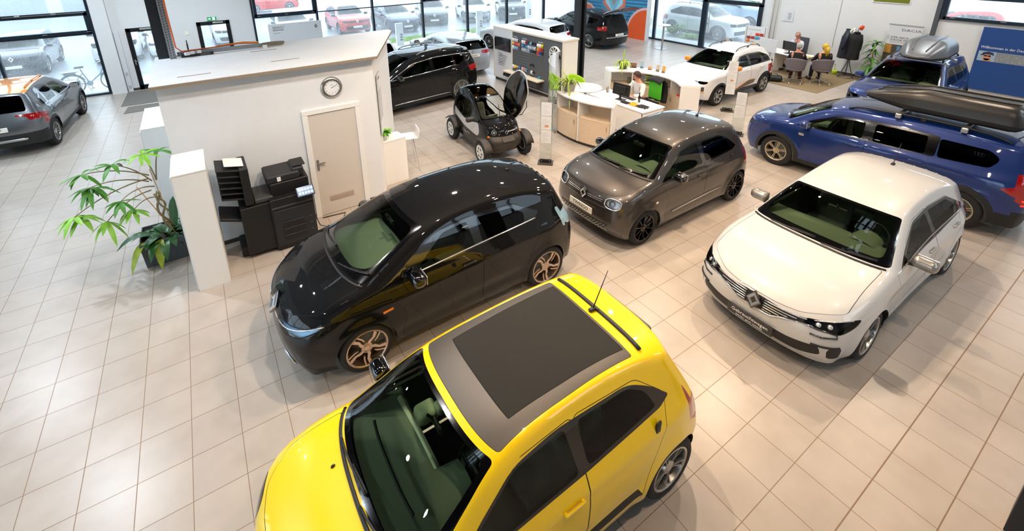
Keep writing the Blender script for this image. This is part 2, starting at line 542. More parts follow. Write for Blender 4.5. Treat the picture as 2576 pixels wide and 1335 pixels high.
def make_wheel(sp, root, x, y, sgn, shared):
    R, w, Rr = sp['R'], sp.get('tw', .19), sp.get('Rr', sp['R']*.72)
    X = Matrix.Rotation(-PI/2, 4, 'X')
    hr = w/2
    if 'tyre' not in shared:
        mb = MB(); mb.lathe([(Rr-.005, hr-.02), (Rr+.004, hr-.004), (Rr+.02, hr+.003), (R-.03, hr+.002), (R-.010, hr-.014), (R, hr-.04), (R, -hr+.04), (R-.03, -hr), (Rr, -hr+.01)], 40, X)
        o = mb.build('wheel', RUBBER, None, smooth=True)
        shared['tyre'] = o.data; bpy.data.objects.remove(o)
        n, polys = RIMS[sp.get('rim', 'five')]
        mb = MB(); mb.lathe([(Rr+.006, hr-.002), (Rr-.006, hr+.001), (Rr-.016, hr-.008), (Rr-.022, hr-.05), (Rr-.03, -hr+.02)], 40, X)
        for i in range(n):
            A = Matrix.Rotation(2*PI*i/n+.3, 4, 'Z')
            for pl in polys:
                k = Rr-.012
                pts = [(p[0]*k, p[1]*k*1.6) for p in pl]
                m = len(pts)
                z = lambda px: hr-.028+.022*min(1, abs(px)/k)
                v = [(a, b, z(a)) for a, b in pts]+[(a, b, z(a)-.03) for a, b in pts]
                f = [tuple(range(m)), tuple(reversed(range(m, 2*m)))]+[(j, m+j, m+(j+1) % m, (j+1) % m) for j in range(m)]
                mb.add(v, f, X @ A)
        mb.lathe([(.001, hr-.012), (.028, hr-.013), (.034, hr-.018), (.065, hr-.024), (.075, hr-.05)], 20, X)
        o = mb.build('rim', sp.get('rimmat', SILVER), None, auto=.6); shared['rim'] = o.data; bpy.data.objects.remove(o)
        mb = MB(); mb.lathe([(.002, hr-.075), (Rr*.62, hr-.07), (Rr*.63, hr-.075), (Rr-.015, hr-.10)], 32, X)
        o = mb.build('brake_disc', sp.get('rimback', DISC), None, smooth=True); shared['back'] = o.data; bpy.data.objects.remove(o)
    t = bpy.data.objects.new('wheel', shared['tyre']); COL.objects.link(t); t.parent = root; t.location = (x, y, R)
    t.rotation_euler = (0, 0, 0 if sgn > 0 else PI)
    for nm, k in (('rim', 'rim'), ('brake_disc', 'back')):
        r = bpy.data.objects.new(nm, shared[k]); COL.objects.link(r); r.parent = t
    return t

def make_seat(mb, x, y, z, w=.5, back=.62):
    mb.rbox((x, y, z), (.5, w, .16), .06)
    M = Matrix.Translation((x-.24, y, z+.02)) @ Matrix.Rotation(-.32, 4, 'Y')
    mb.rbox((0, 0, back/2), (.14, w*.94, back), .06, M=M)
    mb.rbox((-.0, 0, back+.12), (.09, w*.5, .17), .04, M=M)
    mb.tube([(0, -.06, back-.02), (0, -.06, back+.1)], .008, M=M); mb.tube([(0, .06, back-.02), (0, .06, back+.1)], .008, M=M)

def interior(B, root, sp):
    I = sp['interior']; xb, zb, xs, zs = I['dash_x'], I['dash_z'], I['seat_x'], I['seat_z']
    ins = .07
    w = B.Y(xb-.3, zb-.05)-ins
    # lining of doors and floor
    mb = MB(); xr = I['rear_x']
    for sg in (1, -1):
        mb.grid(lambda a, b: tuple(B.side(xb+.1+(xr-xb-.1)*a, .24+(I['belt']-.02+(a*I.get('rise', .05))-.24)*b, sg, -.05)), 16, 6)
        mb.grid(lambda a, b: (lambda p, k: (p.x, p.y-sg*k*b, p.z))(B.side(xb+.1+(xr-xb-.1)*a, I['belt']-.02+a*I.get('rise', .05), sg, -.012), .06), 16, 1)
    mb.box(xr, xb+.2, -w, w, .2, .24)
    mb.box(xr, xr+.4, -w, w, .24, I['belt']-.05)
    mb.build('cabin_lining', sp.get('cabin', CABIN), root, smooth=False)
    # dashboard following the screen base
    cs = I['cowl_s']
    def dashf(a, b):
        q = (a*2-1)*.93
        P = B.band(cs, q, -.035)
        d = I.get('dash_d', .55)*(1-.25*q*q)
        x = P.x-.03-d*min(1, b*1.25); z = P.z-.02-.03*math.sin(b*PI*.8)-(0 if b < .8 else (b-.8)*1.6)
        lim = B.Y(x, min(z, I['belt']))-.055
        return (x, max(-lim, min(lim, P.y)), z)
    db = MB(); db.grid(dashf, 20, 12); d = db.build('dashboard', sp.get('dash', DASH), root, smooth=True)
    yd = I.get('drv_y', .36)
    hx = I['dash_x']-I.get('dash_d', .55)
    hd = MB(); hd.grid(lambda a, b: (hx+.16-.30*b, yd-.19*(1-.2*b)+.38*(1-.2*b)*a, zb+.0+.085*math.sin(a*PI)**.6*(1-.35*(1-b))-.02), 12, 6)
    hd.build('instrument_hood', sp.get('hoodm', DASH), d, smooth=True)
    # wheel
    sw = MB(); sx = hx-.20
    M = Matrix.Translation((sx, yd, zb-.02)) @ Matrix.Rotation(-.42-PI/2+PI, 4, 'Y')
    sw.tube([(.18*math.cos(a), .18*math.sin(a), 0) for a in np.linspace(0, 2*PI, 29)[:-1]], .014, 8, M=M, closed=True)
    sw.rbox((0, 0, .0), (.13, .16, .05), .02, M=M)
    for a in (PI/2, -PI/2, PI): sw.bar((.03*math.cos(a), .03*math.sin(a), 0), (.175*math.cos(a), .175*math.sin(a), 0), .03, .014, M=M)
    sw.build('steering_wheel', BLACK, root, smooth=True)
    st = MB()
    for sg in (1, -1):
        make_seat(st, xs, sg*yd, zs)
        st.build('seat', sp.get('seat', SEATM), root, smooth=True); st = MB()
    make_seat(st, I['rear_seat_x'], 0, zs+.02, 2*w-.25, .55)
    st.build('rear_bench', sp.get('seat', SEATM), root, smooth=True)
    # mirror behind the screen
    rm = MB(); P = B.band(I['mirror_s'], 0, -.06)
    rm.rbox((P.x-.02, 0, P.z-.04), (.03, .24, .065), .014); rm.tube([(P.x-.01, 0, P.z-.02), (P.x+.03, 0, P.z+.04)], .012)
    rm.build('rear_view_mirror', BLACK, root, smooth=True)

def door_mirror(B, root, x, z, m, size=(.15, .22, .15), out=.13):
    for sg in (1, -1):
        P = B.side(x, z, sg)
        mb = MB(); mb.rbox((x-.01, sg*(abs(P.y)+out), z+.03), size, min(size)*.45, 4)
        h = mb.build('door_mirror', m, root, smooth=True)
        st = MB(); st.bar((x+.02, P.y-sg*.03, z-.02), (x, P.y+sg*(out-.05), z-.01), .07, .04); st.build('mirror_stalk', BLACK, h)
        gl = MB(); gl.rbox((x-.01-size[0]/2+.004, sg*(abs(P.y)+out), z+.03), (.012, size[1]*.8, size[2]*.72), .006); gl.build('mirror_glass', CHROME, h)

def door_handles(B, root, pts, m, L=.19):
    for (x, z) in pts:
        for sg in (1, -1):
            mb = MB(); P = B.side(x, z, sg); mb.rbox((x, P.y+sg*.018, z), (L, .022, .03), .010)
            mb.rbox((x+L/2-.015, P.y+sg*.006, z), (.03, .03, .028), .01); mb.rbox((x-L/2+.015, P.y+sg*.006, z), (.03, .03, .028), .01)
            mb.build('door_handle', m, root, smooth=True)

def frame_at(P, n, up=(0, 0, 1)):
    """matrix whose z is n and whose y is up"""
    n = Vector(n).normalized(); u = Vector(up); x = u.cross(n).normalized(); y = n.cross(x)
    return Matrix(((x.x, y.x, n.x, P.x), (x.y, y.y, n.y, P.y), (x.z, y.z, n.z, P.z), (0, 0, 0, 1)))

def diamond_badge(root, M, w, h, name='maker_badge', m=None, back=True):
    mb = MB()
    def ring(a, b, z0, z1):
        o = [(0, b), (a, 0), (0, -b), (-a, 0)]
        return o
    ow, oh, iw, ih = w/2, h/2, w/2*.42, h/2*.42
    o = [(0, oh), (ow, 0), (0, -oh), (-ow, 0)]; i = [(0, ih), (iw, 0), (0, -ih), (-iw, 0)]
    md = [((a[0]+b[0])/2, (a[1]+b[1])/2) for a, b in zip(o, i)]
    v = [(x, y, .0) for x, y in o]+[(x, y, .02) for x, y in md]+[(x, y, .0) for x, y in i]
    f = []
    for k in range(4):
        j = (k+1) % 4; f += [(k, j, 4+j, 4+k), (4+k, 4+j, 8+j, 8+k)]
    mb.add(v, f, M)
    b = mb.build(name, m or CHROME, root)
    if back:
        mb = MB(); mb.prism([(x*1.22, y*1.15) for x, y in o], -.02, .002, M); mb.build('badge_backing', GLOSSBLK, b)
    return b

def plate(root, M, txt, w=.52, h=.11, dark=False, sub=None, size=None):
    mb = MB(); mb.rbox((0, 0, 0), (w, h, .016), .006, M=M)
    p = mb.build('licence_plate', PLATEB if dark else PLATEW, root)
    if txt: text_mesh('lettering', txt, size or h*.75, WHITEINK if dark else INK, p, M=M @ Matrix.Translation((0, .012 if sub else 0, .009)))
    if sub: text_mesh('lettering', sub, h*.2, WHITEINK, p, M=M @ Matrix.Translation((0, -h*.33, .009)))
    return p

def wiper(B, root, pts, off=.018, sweep=(0, 0)):
    mb = MB(); P = [B.band(s, q, off) for s, q in pts]
    mb.tube(P, .009, 5); mb.tube([p+Vector((-.012, 0, .012)) for p in P[len(P)//2:]], .006, 4)
    return mb.build('wiper', BLACK, root, smooth=True)

def lerp_path(a, b, k): return [(a[0]+(b[0]-a[0])*i/k, a[1]+(b[1]-a[1])*i/k) for i in range(k+1)]

def car(name, label, sp, loc, rz, group=None, h=.06, cat='car'):
    root = thing(name, label, cat, loc, rz, group)
    B = Body(sp); parts = build_body(B, root, sp, h)
    sh = {}
    tw = sp.get('tw', .19)
    for x in B.wx:
        for sg in (1, -1):
            y = B.hw(x)-.012-tw/2+sp.get('wout', 0); make_wheel(sp, root, x, sg*y, sg, sh)
    # underside and wheel wells
    mb = MB(); r0, r1 = sp['rows'][0], sp['rows'][-1]; zb = r0[1]+.02
    N = 24; xs = [r1[0]+.05+(r0[0]-r1[0]-.1)*i/N for i in range(N+1)]
    for i in range(N):
        a, b = xs[i], xs[i+1]
        def ww(x):
            k = .93 if min(abs(x-w) for w in B.wx) > B.Ra else .62
            e = min(1, (r0[0]-x+.12)/.4, (x-r1[0]+.12)/.35)
            return (B.hw(x)-.04)*k*max(.5, e)
        mb.add([(a, -ww(a), zb), (b, -ww(b), zb), (b, ww(b), zb), (a, ww(a), zb)], [(0, 1, 2, 3)])
    for x in B.wx:
        for sg in (1, -1):
            def arc(a, b):
                an = PI*1.06*a-.03*PI; X = x+B.Ra*math.cos(an); Z = B.R+B.Ra*math.sin(an)
                yo = B.Y(X, max(Z, zb)); return (X, sg*(yo-.004-(yo-.42)*b), Z)
            mb.grid(arc, 18, 2)
            mb.add([(x+B.Ra*math.cos(t), sg*.42, B.R+B.Ra*math.sin(t)) for t in np.linspace(0, PI, 15)], [tuple(range(15))])
    mb.build('underbody', UNDER, root)
    if 'interior' in sp: interior(B, root, sp)
    return root, B, parts
# ------------------------------------------------------------------ car shapes (local frame: x forward, z up, origin between the axles)
def base_mats(P, **kw):
    m = {'': P, 'windscreen_frame': GLOSSBLK, 'windscreen': WSG, 'rear_window': PRIVG, 'rear_window_frame': GLOSSBLK, 'window_trim': GLOSSBLK,
         'front_window': SIDEG, 'rear_side_window': PRIVG, 'quarter_window': PRIVG, 'headlamp': LENS, 'tail_lamp': REDL, 'spoiler_vent': BLACK,
         'grille': BLACK, 'lower_grille': BLACK, 'wheel_arch_trim': BLACK, 'rear_arch_trim': BLACK, 'sill_trim': BLACK, 'bumper_trim': BLACK, 'fuel_flap': P, 'roof_panel': P,
         'fog_lamp': LENS, 'skid_plate': SILVER}
    m.update(kw); return m

def twingo_spec(P, face='grey', **kw):
    rows = [(1.74, .20, 1.56, .20, 2.4), (1.86, .36, 1.60, .34, 2.6), (1.87, .64, 1.58, .64, 2.6), (1.80, .85, 1.46, .85, 2.6),
            (1.52, 1.00, 1.25, .925, 3.0), (1.20, 1.075, .88, 1.0, 2.6, 1), (.46, 1.475, .23, 1.385, 2.8, 0), (-.30, 1.548, -.30, 1.45, 3.2),
            (-1.0, 1.515, -.98, 1.41, 3.2), (-1.34, 1.465, -1.18, 1.34, 3.0, 1), (-1.58, .98, -1.44, .98, 2.8), (-1.72, .62, -1.50, .62, 2.8), (-1.64, .24, -1.54, .24, 2.6)]
    band = [('hood', [(3.22, 0), (3.15, .4), (3.22, .7), (3.7, .88), (4.98, .885), (4.93, 0)], .05, 'C', .005),
            ('windscreen_frame', [(5.04, 0), (5.04, .93), (5.6, .93), (5.96, .91), (5.99, 0)], .05, 'C', 0),
            ('windscreen', [(5.10, 0), (5.10, .84), (5.6, .87), (5.91, .86), (5.96, 0)], .08, 'C', 0),
            ('rear_window', [(9.12, 0), (9.12, .80), (9.9, .84), (9.98, 0)], .06, 'C', 0),
            ('headlamp', [(2.71+.38*math.copysign(abs(math.cos(a))**.7, math.cos(a)), .715+.165*math.copysign(abs(math.sin(a))**.7, math.sin(a))) for a in np.linspace(0, 2*PI, 29)[:-1]], 0, 'LR', .012),
            ('tail_lamp', [(9.95, .80), (9.95, 1), (10.9, 1), (10.9, .84)], .06, 'LR', 0)]
    if face == 'grey':
        band += [('grille', [(2.36, 0), (2.42, .22), (2.58, .52), (2.78, .55), (2.72, .25), (2.86, .12), (2.9, 0)], .02, 'C', 0),
                 ('lower_grille', [(.72, 0), (.72, .62), (1.35, .70), (1.35, 0)], .03, 'C', 0)]
    else:
        band += [('fabric_roof_frame', [(6.03, 0), (6.03, .90), (7, .90), (7.93, .88), (7.93, 0)], .03, 'C', .004),
                 ('fabric_roof', [(6.33, 0), (6.33, .72), (7, .745), (7.90, .755), (7.90, 0)], .01, 'C', .007)]
    return dict(wb=2.492, R=.302, Ra=.345, tw=.185, Rr=.215, rows=rows,
        hw=[(1.9, .70), (1.6, .775), (1.25, .81), (.6, .815), (0, .815), (-.9, .823), (-1.25, .823), (-1.5, .785), (-1.75, .72)],
        sec=[(.15, .06), (.28, .02), (.55, 0), (.80, .005), (.95, .03), (1.05, .075), (1.2, .135), (1.35, .195), (1.45, .245), (1.6, .33)],
        flare=.018, creases=[(1.0, .42, -.8, .47, -.012, .05), (1.3, .84, -1.45, .93, .008, .035)], band=band,
        side=[('front_door', [(.80, .30), (.72, .62), (.90, 1.0), (.30, 1.385), (-.24, 1.415), (-.26, .80), (-.24, .30)], .06, .005),
              ('rear_door', [(-.24, .30), (-.26, .80), (-.24, 1.415), (-.88, 1.385), (-1.16, 1.16), (-1.10, .92), (-.98, .72), (-.90, .55), (-.84, .30)], .06, .005),
              ('window_trim', [(.93, .99), (.30, 1.36), (-.08, 1.40), (-.80, 1.38), (-1.02, 1.27), (-1.20, 1.125, .03), (-1.08, 1.075, .03), (-.24, 1.02)], .10, 0),
              ('front_window', [(.84, 1.01, .03), (.29, 1.34), (-.15, 1.375), (-.20, 1.04)], .04, 0),
              ('rear_side_window', [(-.29, 1.05), (-.27, 1.37), (-.78, 1.355), (-.95, 1.265), (-1.04, 1.105)], .05, 0),
              ('tail_lamp', [(-1.36, 1.16), (-1.60, 1.10), (-1.62, .70), (-1.45, .72)], .04, 0),
              ('side_guard', [(.68, .40, .01), (-.80, .46, .01), (-.86, .36, .01), (.70, .31, .01)], .01, 0)],
        mats=base_mats(P, **kw), deep=('headlamp',),
        interior=dict(dash_x=1.12, dash_z=1.02, seat_x=-.18, seat_z=.55, rear_x=-1.35, belt=.98, cowl_s=5.06, dash_d=.50, drv_y=.29, rear_seat_x=-1.0, mirror_s=5.8))

def zoe_spec(P, **kw):
    rows = [(2.00, .17, 1.80, .18, 2.3), (2.10, .36, 1.80, .36, 2.4), (2.125, .60, 1.76, .64, 2.4), (2.03, .82, 1.50, .84, 2.4),
            (1.75, 1.00, 1.32, .94, 2.7), (1.42, 1.10, 1.02, 1.02, 2.5, 1), (.46, 1.49, .20, 1.395, 2.6), (-.35, 1.562, -.35, 1.455, 2.9),
            (-1.15, 1.52, -1.10, 1.41, 2.9), (-1.66, 1.42, -1.46, 1.29, 2.7, 1), (-1.84, 1.02, -1.62, 1.02, 2.6), (-1.96, .70, -1.68, .70, 2.6), (-1.90, .24, -1.72, .26, 2.5)]
    return dict(wb=2.588, R=.315, Ra=.352, tw=.2, Rr=.238, rim='swirl', rows=rows,
        hw=[(2.13, .70), (1.8, .80), (1.3, .85), (.6, .855), (0, .855), (-.9, .865), (-1.3, .865), (-1.65, .80), (-1.95, .72)],
        sec=[(.15, .07), (.28, .025), (.55, 0), (.80, .0), (.97, .03), (1.08, .08), (1.2, .135), (1.35, .205), (1.45, .255), (1.6, .35)],
        flare=.02, creases=[(1.0, .36, -.9, .46, -.02, .06), (.9, .82, -1.6, .96, .012, .04)],
        band=[('hood', [(3.0, 0), (2.95, .2), (3.02, .5), (3.5, .86), (4.98, .885), (4.93, 0)], .05, 'C', .005),
              ('windscreen_frame', [(5.04, 0), (5.04, .90), (5.6, .90), (5.96, .87), (5.99, 0)], .05, 'C', 0),
              ('windscreen', [(5.16, 0), (5.13, .55), (5.22, .80), (5.6, .83), (5.88, .80), (5.94, 0)], .14, 'C', 0),
              ('rear_window', [(9.12, 0), (9.12, .80), (9.85, .80), (9.92, 0)], .08, 'C', 0),
              ('chrome_smile', [(2.42, 0), (2.44, .16), (2.45, .62), (2.38, .62), (2.34, .16), (2.3, 0)], .01, 'C', 0),
              ('headlamp', [(2.36, .26), (2.24, .55), (2.36, .84), (2.70, .965), (3.06, .985), (3.04, .955), (2.84, .84), (2.72, .58), (2.60, .26)], .03, 'LR', .01),
              ('lower_grille', [(.45, 0), (.45, .62), (.75, .72), (1.30, .55), (1.22, 0)], .05, 'C', 0),
              ('tail_lamp', [(9.80, .90), (9.80, 1), (10.55, 1), (10.5, .88)], .06, 'LR', 0)],
        side=[('front_door', [(.88, .26), (.80, .60), (1.05, 1.01), (.30, 1.385), (-.22, 1.42), (-.26, .80), (-.24, .26)], .06, .005),
              ('rear_door', [(-.24, .26), (-.26, .80), (-.22, 1.42), (-.88, 1.39), (-1.18, 1.16), (-1.10, .80), (-.98, .62), (-.90, .26)], .06, .005),
              ('window_trim', [(1.10, 1.0, .02), (.30, 1.365), (-.22, 1.405), (-.85, 1.375), (-1.22, 1.19, .03), (-1.12, 1.13, .02), (-.26, 1.055)], .08, 0),
              ('front_window', [(.66, 1.035, .03), (.20, 1.34), (-.14, 1.37), (-.19, 1.065)], .04, 0),
              ('rear_side_window', [(-.30, 1.075), (-.28, 1.375), (-.80, 1.345), (-.98, 1.24), (-.96, 1.125)], .04, 0),
              ('tail_lamp', [(-1.50, 1.15), (-1.8, 1.10), (-1.8, .86), (-1.62, .84)], .04, 0)],
        mats=base_mats(P, chrome_smile=CHROME, **kw), deep=('headlamp',), rimmat=mat('bronze_silver_rim', 'c9b3a2', .28, .9), rimback=mat('rim_dark', '3b342f', .4, .6),
        interior=dict(dash_x=1.3, dash_z=1.02, seat_x=-.15, seat_z=.56, rear_x=-1.45, belt=1.02, cowl_s=5.10, dash_d=.75, rear_seat_x=-1.05, mirror_s=5.8))

def megane_spec(P, **kw):
    rows = [(2.12, .15, 1.84, .17, 2.4), (2.23, .33, 1.84, .33, 2.5), (2.25, .56, 1.80, .58, 2.5), (2.18, .73, 1.44, .76, 2.5),
            (1.78, .91, 1.26, .855, 3.0), (1.10, 1.01, .72, .93, 2.7, 1), (.27, 1.375, .06, 1.285, 2.8), (-.45, 1.447, -.45, 1.335, 3.2),
            (-1.18, 1.42, -1.16, 1.30, 3.2), (-1.74, 1.33, -1.56, 1.20, 2.9, 1), (-1.95, .99, -1.66, .97, 2.6), (-2.09, .72, -1.74, .72, 2.6), (-2.03, .22, -1.78, .24, 2.5)]
    return dict(wb=2.669, R=.322, Ra=.358, tw=.215, Rr=.238, rim='twin', rows=rows,
        hw=[(2.25, .74), (1.85, .84), (1.35, .895), (.6, .89), (0, .885), (-.9, .90), (-1.35, .907), (-1.7, .85), (-2.1, .74)],
        sec=[(.13, .08), (.26, .03), (.52, 0), (.76, .0), (.90, .03), (1.0, .08), (1.1, .13), (1.25, .21), (1.33, .255), (1.5, .36)],
        flare=.022, creases=[(1.0, .34, -.9, .42, -.03, .06), (1.2, .74, -1.7, .86, .012, .035)],
        band=[('hood', [(2.98, 0), (2.92, .2), (3.0, .5), (3.3, .86), (4.98, .885), (4.93, 0)], .05, 'C', .005),
              ('windscreen_frame', [(5.04, 0), (5.04, .94), (5.6, .94), (5.96, .93), (5.99, 0)], .05, 'C', 0),
              ('windscreen', [(5.12, 0), (5.16, .84), (5.6, .88), (5.91, .88), (5.96, 0)], .07, 'C', 0),
              ('rear_window', [(9.10, 0), (9.10, .80), (9.85, .80), (9.92, 0)], .08, 'C', 0),
              ('grille', [(1.95, 0), (2.0, .22), (2.28, .36), (2.50, .62), (2.80, .60), (2.72, .36), (2.82, .14), (2.86, 0)], .03, 'C', 0),
              ('headlamp', [(2.48, .56), (2.36, .72), (2.20, .93), (2.50, .975), (3.04, .965), (2.95, .80), (2.84, .56)], .04, 'LR', .01),
              ('lower_grille', [(.55, 0), (.55, .58), (1.0, .84), (1.50, .80), (1.36, .50), (1.30, 0)], .04, 'C', 0),
              ('fog_surround', [(.75, .90), (1.30, .88), (1.52, .91), (1.48, .985), (.75, .985)], .03, 'LR', 0),
              ('tail_lamp', [(9.9, .50), (9.9, 1), (10.6, 1), (10.5, .5)], .05, 'LR', 0)],
        side=[('front_door', [(.78, .26), (.72, .60), (.84, .935), (.05, 1.275), (-.42, 1.30), (-.44, .80), (-.40, .26)], .06, .005),
              ('rear_door', [(-.40, .26), (-.44, .80), (-.42, 1.30), (-1.10, 1.275), (-1.38, 1.06), (-1.18, .76), (-1.02, .60), (-.95, .26)], .06, .005),
              ('window_trim', [(.86, .915, .02), (.04, 1.255), (-.45, 1.29), (-1.10, 1.265), (-1.55, 1.06, .03), (-1.46, 1.01, .03), (-.4, .95)], .07, 0),
              ('front_window', [(.64, .935, .03), (.06, 1.225), (-.36, 1.25), (-.37, .965)], .03, 0),
              ('rear_side_window', [(-.47, .97), (-.46, 1.255), (-1.06, 1.235), (-1.24, 1.14), (-1.18, 1.02)], .03, 0),
              ('quarter_window', [(-1.22, 1.025), (-1.28, 1.12), (-1.48, 1.05)], .02, 0),
              ('tail_lamp', [(-1.62, 1.0), (-1.8, .96), (-1.8, .82), (-1.7, .80)], .03, 0),
              ('fender_vent', [(.98, .66), (.98, .72), (.80, .70), (.82, .66)], .01, 0)],
        mats=base_mats(P, rear_side_window=SIDEG, fog_surround=BLACK, fender_vent=CHROME, **kw), deep=('headlamp',), headlamp_deep=1,
        rimback=mat('rim_black', '1a1a1a', .35, .6),
        interior=dict(dash_x=1.0, dash_z=.95, seat_x=-.30, seat_z=.50, rear_x=-1.5, belt=.93, cowl_s=5.10, dash_d=.62, rear_seat_x=-1.2, mirror_s=5.8))

def jogger_spec(P, **kw):
    rows = [(2.20, .22, 1.92, .22, 2.5), (2.28, .42, 1.92, .42, 2.6), (2.29, .68, 1.90, .68, 2.6), (2.21, .89, 1.80, .88, 2.6),
            (1.85, 1.02, 1.55, .96, 3.2), (1.52, 1.09, 1.16, 1.02, 2.6, 1), (.72, 1.50, .50, 1.41, 2.7), (-.2, 1.575, -.2, 1.48, 3.2),
            (-1.5, 1.58, -1.45, 1.485, 3.2), (-2.02, 1.54, -1.90, 1.44, 3.0, 1), (-2.18, 1.05, -2.04, 1.05, 2.8), (-2.25, .70, -2.04, .70, 2.8), (-2.18, .26, -2.06, .26, 2.6)]
    k = 1.4485
    return dict(wb=2.897, R=.33, Ra=.375, tw=.205, Rr=.215, rim='six', rows=rows,
        hw=[(2.29, .74), (1.92, .84), (1.45, .88), (.6, .875), (-.6, .88), (-1.45, .892), (-1.9, .86), (-2.25, .80)],
        sec=[(.18, .05), (.3, .015), (.6, 0), (.85, .0), (1.0, .03), (1.1, .075), (1.25, .13), (1.4, .19), (1.5, .235), (1.65, .32)],
        flare=.03, creases=[(1.0, .42, -1.0, .46, -.02, .06), (1.6, .92, -1.9, .98, .010, .035)],
        band=[('hood', [(3.1, 0), (3.05, .4), (3.15, .7), (3.5, .86), (4.98, .885), (4.93, 0)], .05, 'C', .005),
              ('windscreen_frame', [(5.04, 0), (5.04, .91), (5.6, .91), (5.96, .88), (5.99, 0)], .05, 'C', 0),
              ('windscreen', [(5.10, 0), (5.10, .83), (5.6, .85), (5.93, .84), (5.965, 0)], .06, 'C', 0),
              ('rear_window', [(9.12, 0), (9.12, .82), (9.95, .82), (9.98, 0)], .06, 'C', 0),
              ('grille', [(2.15, 0), (2.15, .60), (2.80, .60), (2.80, 0)], .04, 'C', 0),
              ('headlamp', [(2.3, .62), (2.25, .85), (2.5, .95), (2.9, .93), (2.86, .62)], .04, 'LR', .01),
              ('lower_grille', [(.4, 0), (.4, .72), (1.4, .80), (1.4, 0)], .05, 'C', 0),
              ('tail_lamp', [(9.7, .86), (9.7, 1), (11.0, 1), (11.0, .70), (10.6, .70), (10.5, .86)], .03, 'LR', 0),
              ('bumper_trim', [(11.35, 0), (11.35, 1), (12, 1), (12, 0)], 0, 'C', 0)],
        side=[('wheel_arch_trim', [(k+.45*math.cos(a), .33+.45*math.sin(a)) for a in np.linspace(-.3, PI+.3, 24)], 0, 0),
              ('rear_arch_trim', [(-k+.45*math.cos(a), .33+.45*math.sin(a)) for a in np.linspace(-.3, PI+.3, 24)], 0, 0),
              ('sill_trim', [(1.1, .20), (1.1, .32), (-1.1, .32), (-1.1, .20)], .02, 0),
              ('front_door', [(1.0, .34), (.95, .62), (1.20, 1.03), (.52, 1.39), (-.02, 1.45), (-.04, .80), (0, .34)], .06, .005),
              ('rear_door', [(0, .34), (-.04, .80), (-.02, 1.45), (-.90, 1.45), (-.95, .95), (-.98, .75), (-.98, .34)], .06, .005),
              ('window_trim', [(1.22, 1.02, .02), (.52, 1.365), (-.05, 1.425), (-1.0, 1.43), (-1.0, 1.09), (-.02, 1.055)], .05, 0),
              ('front_window', [(.98, 1.05, .03), (.50, 1.325), (.06, 1.375), (.04, 1.075)], .04, 0),
              ('rear_side_window', [(-.12, 1.08), (-.10, 1.385), (-.84, 1.395), (-.86, 1.10)], .04, 0),
              ('quarter_window', [(-1.03, 1.10), (-1.0, 1.40), (-1.60, 1.40), (-1.76, 1.30, .08), (-1.66, 1.14)], .05, 0),
              ('tail_lamp', [(-1.98, 1.15), (-2.2, 1.15), (-2.2, .78), (-2.0, .80), (-1.85, .88), (-2.0, .95)], .02, 0),
              ('bumper_trim', [(-1.88, .48), (-2.2, .48), (-2.2, .2), (-1.8, .2)], .03, 0)],
        mats=base_mats(P, **kw), deep=(), rimmat=mat('champagne_rim', 'bdb19a', .35, .8), rimback=DISC, tail=1,
        interior=dict(dash_x=1.4, dash_z=1.03, seat_x=.10, seat_z=.58, rear_x=-1.9, belt=1.03, cowl_s=5.10, dash_d=.55, rear_seat_x=-1.1, mirror_s=5.8))

